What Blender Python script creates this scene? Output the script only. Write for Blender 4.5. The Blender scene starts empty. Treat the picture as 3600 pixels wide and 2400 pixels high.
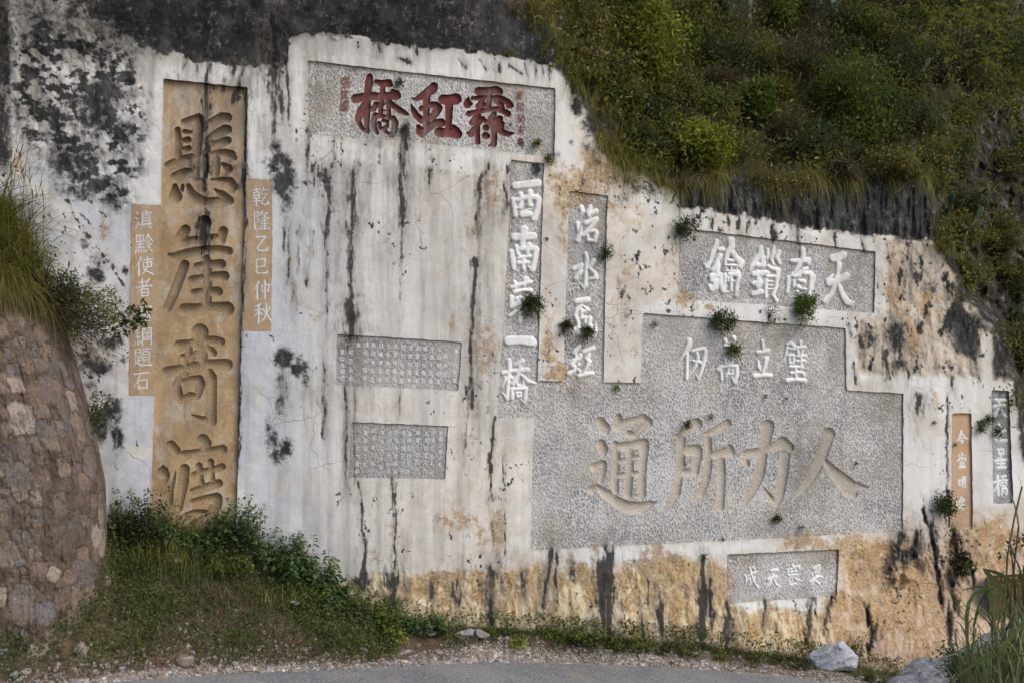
import bpy, math, random
import numpy as np
from math import radians

scene = bpy.context.scene
COL = scene.collection
random.seed(7)
RNG = np.random.default_rng(11)

# ---------------------------------------------------------------- camera
F = 3500.0                      # focal length in photo pixels (35 mm on 36 mm)
PITCH = math.atan(250.0 / F)    # horizon at photo row 1450
cam_d = bpy.data.cameras.new('camera')
cam_d.sensor_width = 36.0
cam_d.lens = 35.0
cam_d.clip_start = 0.05
cam_d.clip_end = 500.0
cam = bpy.data.objects.new('camera', cam_d)
cam.location = (0, 0, 0)
cam.rotation_euler = (radians(90) + PITCH, 0, 0)
COL.objects.link(cam)
scene.camera = cam

# ---------------------------------------------------------------- light
SUN_DIR = np.array([0.72, -0.50, 0.80]); SUN_DIR /= np.linalg.norm(SUN_DIR)
world = bpy.data.worlds.new('World')
scene.world = world
world.use_nodes = True
wn = world.node_tree.nodes; wl = world.node_tree.links
bg = wn['Background']
sky = wn.new('ShaderNodeTexSky')
sky.sky_type = 'NISHITA'
sky.sun_disc = False
sky.sun_elevation = math.asin(SUN_DIR[2])
sky.sun_rotation = math.atan2(SUN_DIR[0], SUN_DIR[1])
sky.air_density = 1.0
sky.dust_density = 1.0
sky.ozone_density = 0.6
bg.inputs['Strength'].default_value = 0.11
wl.new(sky.outputs[0], bg.inputs['Color'])
sun_d = bpy.data.lights.new('sun', 'SUN')
sun_d.energy = 1.3
sun_d.angle = radians(38)
sun_d.color = (1.0, 0.93, 0.84)
sun = bpy.data.objects.new('sun', sun_d)
from mathutils import Vector
sun.rotation_euler = Vector(SUN_DIR).to_track_quat('Z', 'Y').to_euler()
sun.location = (10, -8, 14)
COL.objects.link(sun)
vs = scene.view_settings
vs.view_transform = 'Standard'
vs.look = 'None'
vs.exposure = 0.75
vs.gamma = 1.0

# ---------------------------------------------------------------- rays and surfaces
CP, SP = math.cos(PITCH), math.sin(PITCH)
D0 = 11.0
WU = np.array([0.9443, 0.3290, 0.0])        # along the cliff, left to right
WN = np.array([0.3290, -0.9443, 0.0])       # out of the cliff, to the viewer
ZC = D0 * -0.9443

def ray(px, py):
    X = (np.asarray(px, float) - 1800.0) / F
    Y = -(np.asarray(py, float) - 1200.0) / F
    return np.stack([X, CP - Y * SP, SP + Y * CP], -1)

def W(px, py, off=0.0):
    """world point of a photo pixel on the cliff plane pushed out by off metres"""
    r = ray(px, py)
    t = (ZC + np.asarray(off, float)) / (r @ WN)
    return r * t[..., None]

def at(px, py, depth):
    r = ray(px, py)
    return r * (np.asarray(depth, float) / r[..., 1])[..., None]

def PX(px, py, off=0.0):
    return Vector(W(np.array(px), np.array(py), off))

# value noise
_T = np.random.default_rng(5).random((256, 256))
def vnoise(x, y, s=0):
    x = np.asarray(x, float) + s * 37.13; y = np.asarray(y, float) + s * 91.7
    xi = np.floor(x).astype(int); yi = np.floor(y).astype(int)
    u = x - xi; v = y - yi
    u = u * u * (3 - 2 * u); v = v * v * (3 - 2 * v)
    a = _T[yi & 255, xi & 255]; b = _T[yi & 255, (xi + 1) & 255]
    c = _T[(yi + 1) & 255, xi & 255]; d = _T[(yi + 1) & 255, (xi + 1) & 255]
    return (a * (1 - u) + b * u) * (1 - v) + (c * (1 - u) + d * u) * v
def fbm(x, y, o=4, s=0, g=0.5):
    r = 0; a = 1; t = 0
    for i in range(o):
        r = r + a * vnoise(x * 2 ** i, y * 2 ** i, s + i * 3); t += a; a *= g
    return r / t
def sst(a, b, x):
    t = np.clip((np.asarray(x, float) - a) / (b - a), 0, 1)
    return t * t * (3 - 2 * t)

def poly_sd(px, py, poly):
    """signed distance to a polygon, negative inside"""
    px = np.asarray(px, float); py = np.asarray(py, float)
    d2 = np.full(px.shape, 1e18); ins = np.zeros(px.shape, bool)
    n = len(poly)
    for i in range(n):
        x0, y0 = poly[i]; x1, y1 = poly[(i + 1) % n]
        ex, ey = x1 - x0, y1 - y0
        t = np.clip(((px - x0) * ex + (py - y0) * ey) / (ex * ex + ey * ey + 1e-9), 0, 1)
        d2 = np.minimum(d2, (px - x0 - t * ex) ** 2 + (py - y0 - t * ey) ** 2)
        c = ((y0 > py) != (y1 > py))
        with np.errstate(divide='ignore', invalid='ignore'):
            xx = x0 + (py - y0) / (y1 - y0 + (1e-12 if y1 == y0 else 0)) * ex
        ins ^= c & (px < xx)
    d = np.sqrt(d2)
    return np.where(ins, -d, d)

# front face of the cliff in photo pixels; past its upper right edge the hillside runs back
FACE = [(-1800, -700), (1790, -700), (1850, 0), (1870, 50), (1920, 80), (1950, 190), (1968, 250), (2030, 310), (2060, 370),
        (2092, 470), (2112, 520), (2150, 560), (2200, 590), (2260, 604), (2319, 650), (2390, 672), (2510, 625), (2617, 640),
        (2706, 660), (2795, 631), (2944, 625), (3093, 640), (3182, 607), (3248, 625), (3262, 685), (3277, 750), (3289, 850),
        (3356, 955), (3380, 1057), (3430, 1080), (3490, 1140), (3510, 1198), (3541, 1293), (3567, 1338), (3576, 1400),
        (3583, 1472), (3596, 1556), (3625, 1700), (3650, 1900), (3800, 2000), (4300, 2050), (4300, 2800), (-1800, 2800)]

def face_parts(px, py):
    sd = poly_sd(px, py, FACE)
    d = np.maximum(sd, 0)
    rk = np.abs(fbm(px / 46, py / 70, 5, 4, .6) - .5) * 2
    k = 0.22 * sst(0, 45, d) + 0.0030 * d + (0.45 * (fbm(px / 110, py / 90, 4, 3) - 0.45) - .30 * rk * sst(3150, 3350, px)) * sst(0, 90, d)
    return sd, k

def h_low(px, py):
    """smooth shape of the cliff face, metres out of the plane"""
    h = 0.16 * (fbm(px / 700, py / 700, 2, 9) - 0.5)
    h = h + 0.30 * sst(260, -80, py) * sst(1950, 1500, px)                # the dark brow leans out
    h = h + 0.30 * sst(1960, 2330, py) * sst(1500, 2900, px)               # the foot swells towards the right
    return h

def h_all(px, py):
    sd, k = face_parts(px, py)
    h = h_low(px, py)
    rough = np.maximum(np.maximum(raw_mask(px, py), 0.9 * foot_mask(px, py)), 0)
    h = h + 0.008 * (fbm(px / 60, py / 60, 4, 21) - 0.5)
    h = h + rough * (0.06 * (fbm(px / 26, py / 60, 5, 34, .62) - .5) + 0.10 * (fbm(px / 60, py / 130, 6, 31, .62) - 0.5))
    h = h + dark_top(px, py) * (0.08 * (fbm(px / 130, py / 110, 4, 41) - 0.5) + 0.03 * (fbm(px / 40, py / 60, 5, 42) - 0.5) + .16 * (fbm(px / 16, py / 90, 4, 43, .6) - .5) * sst(2350, 2450, px))
    cr = (px > 2780) & (py > 1720)
    if cr.any():
        m = np.zeros(px.shape); m[cr] = line_mask(px[cr], py[cr], FISSURES, 9, 64)
        b = np.zeros(px.shape); b[cr] = blob_mask(px[cr], py[cr], HOLLOWS, 65, 1.4, 30)
        h = h - .10 * np.minimum(m, 1) - .16 * np.minimum(b, 1)
    return h - k

# ---------------------------------------------------------------- where the cliff is stained, bare or painted
TOPD = [(-1800, -700), (1800, -700), (1850, 0), (1870, 50), (1920, 80), (1950, 190), (1967, 236), (1837, 219), (1765, 201),
        (1612, 178), (1485, 178), (1316, 158), (1286, 130), (1143, 133), (1018, 123), (1010, 238), (796, 236), (690, 222), (600, 190),
        (556, 205), (470, 180), (300, 90), (160, 30), (60, -60), (20, 60), (30, 500), (-1800, 600)]
LICH = [(20, 60), (160, 30), (330, 90), (480, 190), (520, 330), (510, 560), (470, 700), (430, 745), (330, 700), (230, 640), (150, 560), (60, 480), (20, 300)]
BROWS = [(2380, 650), (2510, 570), (2617, 580), (2706, 600), (2795, 570), (2944, 560), (3093, 570), (3182, 540), (3300, 560), (3330, 850),
         (3200, 850), (3074, 833), (2847, 808), (2621, 766), (2386, 728)]
RAWR = [(3100, 838), (3200, 845), (3290, 850), (3356, 955), (3380, 1057), (3430, 1080), (3500, 1160), (3567, 1338), (3490, 1332), (3480, 1180), (3458, 1175),
        (3450, 1325), (3160, 1318), (3013, 1313), (3015, 1125), (3110, 1100), (3118, 960)]
RDARK = [(3300, 880), (3356, 955), (3380, 1057), (3430, 1080), (3500, 1160), (3567, 1338), (3490, 1330), (3484, 1180), (3458, 1175), (3440, 1300),
         (3330, 1230), (3310, 1120), (3350, 1040)]
FOOT = [(-1800, 2080), (1200, 2060), (1302, 2023), (1404, 2023), (1710, 2003), (1838, 1977), (1890, 1960), (1965, 1998), (2271, 1975), (2400, 1960), (2520, 1990),
        (2600, 2130), (2690, 2150), (2900, 2130), (2960, 2060), (2962, 1925), (3050, 1900), (3110, 1895), (3190, 1925), (3280, 1930), (3350, 1870), (3460, 1830),
        (3600, 1860), (4300, 1900), (4300, 2800), (-1800, 2800)]
FRESH = [
    [(1013, 130), (1143, 133), (1286, 130), (1316, 158), (1485, 178), (1612, 178), (1765, 201), (1837, 219), (1967, 236), (1975, 300), (2010, 420), (2030, 560), (1990, 640), (1950, 560), (1953, 311), (1083, 213), (1086, 480), (1200, 500), (1800, 545), (1790, 620), (1100, 560), (1020, 480)],
    [(556, 215), (796, 240), (878, 252), (965, 300), (960, 640), (868, 630), (868, 312), (571, 280), (566, 720), (440, 720), (470, 620), (520, 500), (545, 400)],
    [(2280, 640), (2386, 700), (2386, 728), (2621, 766), (2847, 808), (3074, 833), (3118, 850), (3115, 1110), (3020, 1125), (3013, 1313), (3160, 1318), (3450, 1325), (3575, 1336), (3625, 1700), (3560, 1780), (3480, 1770), (3170, 1860), (3176, 1385), (2977, 1372), (2973, 1153), (2261, 1101), (2300, 1060), (2386, 1051), (2388, 800), (2330, 760), (2200, 700)],
    [(2400, 1910), (2800, 1890), (2830, 1900), (2556, 1945), (2400, 1960), (2000, 1985), (1880, 1940)], [(2558, 2122), (2943, 2095), (2900, 2140), (2700, 2150), (2570, 2170)], [(3180, 1700), (3260, 1720), (3260, 1960), (3225, 1980), (3190, 1850)]]
PEACHR = [(2900, 2100), (2962, 1940), (3100, 1880), (3300, 1800), (3620, 1780), (4300, 1700), (4300, 2800), (2700, 2800)]

def dark_top(px, py):
    lf = sst(700, 380, px)
    n = (52 + 150 * lf) * (fbm(px / 40, py / 34, 6, 51, .66) - 0.5)
    a = sst(6 + 40 * lf, -10 - 60 * lf, poly_sd(px, py, TOPD) + n)
    b = sst(8, -12, poly_sd(px, py, BROWS) + n)
    return np.maximum(a, b)
def raw_mask(px, py):
    n = 60 * (fbm(px / 40, py / 60, 4, 53, .6) - 0.5)
    return np.maximum(np.maximum(sst(10, -20, poly_sd(px, py, RAWR) + n), sst(30, -60, poly_sd(px, py, LICH) + 2 * n)), 0)
def foot_mask(px, py):
    n = 95 * (fbm(px / 36, py / 46, 6, 55, .64) - 0.5)
    return sst(16, -26, poly_sd(px, py, FOOT) + n)

# streaks: x0, y0, x1, y1, half width, strength
STREAKS = [
    (1421, 470, 1412, 780, 17, .95), (1412, 760, 1400, 1180, 9, .55), (1403, 1360, 1400, 1480, 7, .5), (1175, 560, 1140, 640, 8, .9), (1152, 610, 1150, 800, 17, .95),
    (1150, 800, 1146, 1090, 9, .75), (1262, 580, 1240, 640, 8, .95), (1238, 620, 1236, 800, 22, .9), (1236, 780, 1228, 1050, 16, .9), (1228, 1080, 1235, 1175, 32, 1.0),
    (1712, 585, 1690, 640, 9, .95), (1690, 620, 1672, 800, 13, 1.0), (1668, 920, 1664, 1115, 12, 1.25), (1658, 1120, 1655, 1350, 14, .75), (1784, 590, 1776, 725, 11, 1.0),
    (1650, 1360, 1655, 1430, 14, .9), (1640, 1430, 1634, 1640, 7, .5),
    (1217, 1350, 1214, 1680, 6, 1.0), (1262, 1690, 1280, 1900, 6, .9), (1280, 1880, 1280, 2010, 9, 1.0), (1283, 2020, 1280, 2060, 16, 1.3), (1246, 1350, 1244, 1480, 6, .8), (1244, 1480, 1248, 1700, 5, .6),
    (1378, 1680, 1392, 2040, 9, .75), (1392, 1700, 1386, 2050, 4, .9), (1382, 2040, 1383, 2140, 24, 1.35), (1742, 1470, 1728, 1620, 6, 1.2), (1727, 1600, 1729, 1750, 7, 1.2), (1730, 1750, 1735, 2010, 6, .6), (1774, 1600, 1772, 1960, 4, .7),
    (1940, 1932, 1930, 2030, 9, 1.2), (1930, 2010, 1905, 2130, 16, 1.1), (1958, 1935, 1955, 2110, 8, .9), (1600, 2070, 1620, 2190, 22, .8), (1725, 2000, 1728, 2190, 20, .85),
    (1516, 2060, 1515, 2110, 18, .6), (1845, 2010, 1850, 2090, 12, .85), (1850, 2090, 1848, 2190, 18, .5), (2126, 1925, 2140, 1990, 6, 1.0), (2105, 2000, 2110, 2140, 14, 1.2), (2140, 1960, 2138, 2210, 20, 1.4), (2118, 2000, 2125, 2190, 22, 1.3),
    (2277, 2010, 2272, 2120, 8, .9), (2310, 2060, 2320, 2130, 22, .8), (2318, 2140, 2322, 2230, 13, 1.1), (2255, 2180, 2258, 2235, 9, 1.0), (2010, 1990, 2012, 2010, 18, .8),
    (2476, 1975, 2474, 2130, 14, 1.35), (2498, 2040, 2494, 2160, 10, 1.2), (2466, 2110, 2468, 2260, 18, 1.2), (2510, 2170, 2500, 2250, 12, .8), (2557, 2120, 2560, 2190, 7, 1.2), (2562, 2180, 2560, 2270, 20, 1.1),
    (2690, 2110, 2684, 2190, 8, .7), (2850, 2110, 2830, 2260, 8, .8), (2925, 2090, 2890, 2200, 9, .6), (3048, 2140, 3052, 2190, 6, 1.0), (3068, 2215, 3052, 2280, 7, .9),
    (3245, 1790, 3262, 1850, 4, 1.0), (3268, 1850, 3290, 1960, 11, 1.1), (3290, 1960, 3305, 2110, 8, .9), (3331, 1385, 3329, 1600, 3, 1.2), (3329, 1600, 3333, 1850, 3, 1.2), (3350, 1860, 3370, 1990, 13, .8), (3170, 1890, 3150, 1960, 14, 1.0), (3222, 1880, 3200, 1960, 14, 1.0), (3340, 2030, 3352, 2130, 14, .7), (3335, 2160, 3336, 2260, 9, .9), (3418, 2010, 3421, 2070, 6, 1.1), (3160, 1390, 3158, 1400, 4, .5), (3232, 1395, 3230, 1420, 15, 1.3),
    (965, 90, 968, 260, 30, 1.2), (905, 130, 915, 230, 20, .6), (978, 250, 985, 420, 19, .75), (955, 330, 965, 460, 16, .8), (1085, 470, 1083, 590, 9, .9), (1112, 600, 1110, 640, 24, .85), (1010, 160, 1013, 420, 6, .9),
    (1175, 500, 1170, 560, 14, .6), (1300, 500, 1298, 640, 12, .45), (1340, 500, 1335, 570, 12, .6), (1515, 505, 1512, 560, 10, .5), (1570, 520, 1565, 600, 10, .5), (1512, 600, 1510, 640, 16, .7), (1490, 500, 1490, 540, 8, .5),
    (735, 205, 728, 300, 10, 1.2), (728, 290, 727, 430, 20, 1.0), (724, 430, 722, 690, 20, .92), (722, 700, 720, 900, 20, .55), (716, 780, 718, 860, 24, 1.1), (716, 880, 722, 1050, 14, .5), (660, 212, 640, 245, 9, .7), (700, 220, 700, 240, 24, .6), (630, 270, 640, 320, 14, .6), (845, 300, 830, 345, 24, 1.1), (790, 300, 788, 330, 14, .6), (860, 600, 850, 660, 22, .75), (600, 285, 610, 300, 20, .5),
    (868, 310, 862, 800, 5, 1.1), (862, 800, 838, 1640, 4, 1.0),
    (820, 215, 825, 250, 12, .9), (855, 220, 858, 262, 10, .8), (2600, 760, 2598, 800, 8, 1.2), (2640, 770, 2630, 815, 7, 1.0), (2713, 800, 2716, 832, 11, 1.35), (2800, 790, 2810, 850, 14, 1.0), (2938, 820, 2938, 870, 6, 1.2), (3030, 840, 3034, 880, 6, 1.0), (3090, 1010, 3095, 960, 8, .6), (2560, 765, 2562, 782, 5, 1.2), (2500, 775, 2502, 800, 5, 1.1), (2392, 700, 2388, 770, 4, .9),
    (1790, 230, 1840, 262, 5, .9), (1620, 215, 1640, 240, 6, .8), (1395, 205, 1440, 218, 6, 1.0), (1755, 225, 1757, 250, 5, .9), (1690, 210, 1710, 245, 4, .8), (1850, 225, 1852, 262, 4, .9), (1880, 228, 1884, 268, 4, .9), (1905, 232, 1908, 262, 4, .9), (1930, 235, 1932, 280, 4, .9), (1330, 160, 1336, 180, 8, .9), (1462, 175, 1470, 190, 9, .8),
    (3140, 1170, 3145, 1230, 16, 1.0), (3030, 1180, 3040, 1250, 10, .9), (3110, 1240, 3125, 1310, 14, 1.1), (3190, 1290, 3196, 1312, 8, 1.0), (3342, 1328, 3344, 1352, 7, 1.0), (2985, 1140, 2998, 1180, 5, .9), (3000, 1280, 3012, 1350, 6, 1.0), (3440, 1320, 3445, 1340, 6, .8),
    (1015, 800, 1010, 1000, 8, .7), (1050, 800, 1045, 960, 9, .6), (1000, 800, 1002, 900, 8, .6), (1100, 820, 1098, 900, 6, .8), (1030, 1000, 1032, 1060, 20, .5), (1085, 880, 1075, 1000, 6, .8), (1140, 1280, 1136, 1540, 5, .8), (1000, 1290, 990, 1420, 16, .55), (1142, 1400, 1139, 1520, 7, .9), (1070, 1350, 1068, 1500, 7, .45), (1150, 1090, 1142, 1300, 8, .4)]
SOIL = [(2820, 1560, 90, 120, .9), (2860, 1480, 60, 60, .7), (3080, 1450, 100, 70, .6), (3130, 1600, 40, 150, .5), (2050, 1390, 130, 36, .7), (1930, 1700, 50, 200, .5), (2350, 1160, 60, 50, .7), (2800, 1190, 120, 40, .7), (2930, 1250, 40, 90, .6), (2560, 860, 160, 30, .6), (2990, 960, 60, 90, .8), (2440, 960, 40, 80, .7), (2620, 1020, 60, 30, .7), (2150, 1880, 200, 30, .5), (2600, 1850, 160, 30, .4), (1140, 350, 40, 90, .6), (1300, 450, 90, 30, .5), (1880, 420, 50, 80, .6), (1850, 620, 40, 26, .6), (2060, 900, 40, 60, .6), (1830, 1250, 30, 60, .4), (2620, 2060, 50, 30, .6), (2900, 1970, 40, 40, .6), (1230, 1230, 40, 60, .9), (1260, 1290, 20, 80, .6), (1403, 1420, 14, 60, .6), (1403, 1590, 10, 90, .7), (640, 560, 60, 160, .5), (820, 420, 40, 120, .6), (700, 960, 100, 90, .35), (600, 1080, 40, 60, .4), (660, 1500, 90, 60, .3)]
FISSURES = [(3245, 1790, 3262, 1850, 6, 1.0), (3268, 1850, 3290, 1960, 10, 1.0), (3290, 1960, 3305, 2110, 8, 1.0), (3331, 1385, 3333, 1850, 4, .8), (3350, 1860, 3370, 1990, 11, 1.0), (3340, 2030, 3352, 2130, 12, 1.0), (3335, 2160, 3336, 2260, 9, 1.0), (3418, 2010, 3421, 2070, 7, 1.0), (3068, 2215, 3052, 2280, 8, 1.0), (3048, 2140, 3052, 2190, 6, 1.0), (2925, 2090, 2890, 2200, 8, .8), (2850, 2110, 2830, 2260, 8, .8)]
HOLLOWS = [(3125, 2010, 34, 80, 1.0), (3170, 1950, 30, 60, .8), (3215, 1960, 26, 60, .8), (3160, 2060, 50, 50, .6)]
BLOBS = [  # cx, cy, rx, ry, strength : patches of black lichen; painted plant shadows join them below
    (985, 575, 48, 48, 1.0), (1000, 640, 46, 70, 1.0), (970, 520, 26, 40, .8), (935, 570, 50, 26, .5), (1005, 720, 26, 60, .7), (1000, 1258, 52, 40, 1.0), (1050, 1290, 44, 48, 1.0), (1075, 1330, 20, 40, .7), (985, 1420, 26, 60, .6), (960, 1540, 34, 40, .8), (985, 1340, 22, 60, .6), (985, 1580, 44, 56, 1.0), (950, 1490, 26, 60, .6), (1235, 1110, 30, 40, .7), (1085, 330, 30, 60, .4),
    (700, 540, 110, 150, .50), (800, 600, 70, 110, .46), (720, 330, 130, 40, .35), (330, 400, 120, 90, .9), (250, 560, 110, 110, .75), (430, 480, 70, 80, .7), (300, 660, 120, 60, .75), (380, 330, 70, 60, .9), (400, 700, 70, 60, .6), (120, 330, 90, 90, .35), (140, 120, 130, 90, .30), (60, 420, 60, 110, .4), (180, 590, 120, 60, .45), (150, 480, 100, 30, .5),
    (330, 970, 40, 36, 1.0), (350, 930, 26, 20, .8), (300, 850, 20, 50, .7), (345, 910, 40, 50, .6), (440, 950, 14, 20, .9), (300, 1260, 60, 50, .7), (350, 1290, 50, 50, .9), (390, 1210, 60, 46, .8), (320, 1380, 40, 70, .5), (390, 1440, 50, 70, .9), (350, 1500, 40, 70, .9), (410, 1540, 30, 60, .8), (430, 1260, 24, 24, .6), (290, 1500, 30, 70, .8),
    (2050, 320, 30, 60, .6), (2075, 440, 40, 60, .8), (2020, 300, 20, 46, 1.0), (2030, 370, 26, 46, .9), (2060, 520, 30, 20, .9), (2010, 500, 14, 14, .8), (1960, 545, 20, 22, .5), (2220, 640, 40, 24, .8), (2260, 665, 60, 26, .7), (2310, 690, 46, 30, .5), (2190, 700, 24, 20, .5), (2050, 640, 14, 26, .7), (2110, 570, 40, 14, .7),
    (1880, 595, 22, 34, .9), (1430, 440, 18, 30, .7), (1420, 470, 24, 24, .9), (1832, 505, 14, 26, 1.0), (3150, 1180, 60, 60, .7), (3060, 1180, 40, 60, .6), (3220, 1250, 50, 70, .4), (3290, 1010, 40, 90, .5), (3200, 900, 50, 70, .5), (3240, 780, 60, 70, .6), (3130, 900, 26, 60, .5), (3160, 1280, 40, 30, .7), (3200, 1080, 26, 60, .35),
    (3180, 1950, 36, 60, .62), (3118, 2020, 26, 80, .66), (3165, 2060, 40, 40, .42), (3215, 1950, 22, 50, .6), (3080, 2080, 20, 60, .3), (3140, 1910, 20, 40, .6), (1260, 2040, 24, 30, .8)]
RUST = [  # cx, cy, rx, ry, strength
    (2120, 590, 90, 70, .9), (2050, 650, 60, 90, .7), (1960, 620, 60, 60, .5), (1720, 680, 60, 90, .5), (1650, 850, 40, 90, .25), (1980, 760, 30, 140, .5), (1930, 1220, 30, 110, .6), (1960, 1310, 40, 40, .8), (1940, 1320, 60, 24, .6), (2240, 760, 40, 120, .3), (2160, 720, 40, 80, .4), (2200, 1000, 60, 180, .35), (2370, 900, 60, 100, .3), (2410, 1050, 60, 40, .5), (2480, 1080, 60, 26, .45),
    (1700, 1230, 70, 120, .5), (1660, 1500, 40, 260, .35), (1750, 1870, 40, 120, .5), (1690, 1890, 30, 90, .4), (1620, 1830, 90, 60, .45), (1590, 1140, 40, 50, .3), (1320, 1960, 30, 90, .4), (1380, 1880, 26, 120, .3), (1250, 1420, 30, 60, .3), (2820, 1900, 90, 40, .7), (2990, 1930, 90, 60, .7), (2940, 2110, 60, 40, .7), (2860, 1910, 60, 30, .6), (2310, 1940, 60, 30, .6), (2000, 1965, 60, 40, .4), (2090, 1940, 20, 50, .5),
    (3180, 2020, 120, 120, .8), (3060, 2000, 90, 110, .7), (3100, 2140, 140, 90, .6), (3300, 2100, 60, 160, .5), (3260, 2180, 30, 140, .5), (2420, 2040, 60, 90, .9), (2520, 2050, 60, 80, .8), (2300, 1990, 120, 40, .8), (2380, 2110, 80, 60, .7), (2330, 2080, 70, 90, .6), (1620, 2030, 120, 30, .8), (1700, 2060, 60, 60, .6), (1500, 2050, 100, 40, .6), (1560, 2100, 60, 60, .5), (1420, 2080, 50, 60, .4), (1800, 2040, 60, 40, .5), (1900, 2040, 70, 60, .8), (2090, 2070, 40, 70, 1.0), (2010, 2020, 40, 30, .6), (2180, 2040, 40, 50, .6), (2230, 2110, 40, 60, .5),
    (2700, 2170, 60, 80, .5), (2560, 2200, 60, 80, .4), (2650, 2230, 80, 60, .4), (2790, 2170, 50, 40, .4), (3020, 2180, 40, 60, .5), (3490, 1960, 80, 60, .4), (3560, 1880, 60, 60, .3), (3150, 1000, 50, 140, .45), (3260, 1050, 60, 120, .5), (3200, 1190, 40, 90, .5), (3130, 1050, 20, 120, .5), (110, 330, 60, 160, .35), (60, 560, 60, 120, .4), (370, 820, 40, 120, .4), (230, 780, 80, 60, .3), (1010, 1460, 30, 50, .2), (3260, 1420, 60, 90, .25), (3380, 1700, 60, 120, .25), (3500, 1850, 90, 60, .4), (100, 260, 40, 60, .5)]
DIAG = [(250, 740, 440, 1010, 6, .8), (280, 800, 420, 960, 5, .6), (120, 590, 330, 800, 8, .6), (470, 820, 440, 960, 4, .5)]
GREEN = [(1728, 2040, 1728, 2190, 24, .9), (1425, 470, 1420, 560, 16, .6), (1700, 1150, 1690, 1300, 20, .3), (2140, 1800, 2132, 1930, 8, .4), (1400, 1900, 1390, 2000, 8, .3), (1420, 800, 1404, 1000, 10, .35), (870, 320, 866, 700, 6, .6), (1650, 1240, 1650, 1420, 10, .4)]

PLANT_SHADE = [(1850, 1085, 30, 40), (1985, 1165, 18, 26), (2055, 1185, 18, 24), (2112, 905, 24, 24), (2380, 820, 34, 34), (2515, 1150, 36, 36), (2690, 1140, 30, 36), (2795, 1105, 36, 40), (3285, 1800, 34, 36), (3455, 1490, 22, 26), (3430, 1520, 18, 22), (3490, 1535, 18, 22), (2720, 1840, 12, 24), (3360, 2010, 24, 50)]  # shadows of the wall plants, painted dark to their lower left
BLOBS += [(a, b, c, d, .42) for a, b, c, d in PLANT_SHADE]
def line_mask(px, py, L, wob=9.0, seed=60, soft=True):
    m = np.zeros(np.shape(px))
    wx = 2.4 * wob * (fbm(px / 70, py / 60, 4, seed, .6) - 0.5)
    st = 0.22 + 1.3 * fbm(px / 11, py / 150, 4, seed + 4, .6)
    spk = sst(.50, .64, fbm(px / 9, py / 34, 5, seed + 11, .62))
    for (x0, y0, x1, y1, w, s) in L:
        ex, ey = x1 - x0, y1 - y0
        l2 = ex * ex + ey * ey
        r = 3.2 * w + 40
        sel = (px > min(x0, x1) - r) & (px < max(x0, x1) + r) & (py > min(y0, y1) - r) & (py < max(y0, y1) + r)
        if not sel.any(): continue
        X = px[sel] + wx[sel]; Y = py[sel]
        t = np.clip(((X - x0) * ex + (Y - y0) * ey) / l2, 0, 1)
        d = np.hypot(X - x0 - t * ex, (Y - y0 - t * ey) * 0.5)
        we = .80 * w * (.25 + 1.4 * fbm(X / 60 + x0 * .37, Y / 38, 4, seed + 7, .6))
        v = s * np.exp(-(d / we) ** 2 * .9) * st[sel] + .60 * s * np.exp(-(d / (2.6 * w)) ** 2) * spk[sel]
        m[sel] = np.maximum(m[sel], v)
    return m
def blob_mask(px, py, L, seed=70, amp=1.1, sc=26):
    m = np.zeros(np.shape(px))
    n = amp * (fbm(px / sc, py / sc, 5, seed, .65) - 0.5)
    for (cx, cy, rx, ry, s) in L:
        sel = (np.abs(px - cx) < 2.2 * rx) & (np.abs(py - cy) < 2.2 * ry)
        if not sel.any(): continue
        d2 = ((px[sel] - cx) / rx) ** 2 + ((py[sel] - cy) / ry) ** 2
        v = s * np.exp(-d2 * 0.9) * (1 + 1.6 * n[sel])
        m[sel] = np.maximum(m[sel], v)
    return np.clip(m, 0, 1.5)

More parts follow.
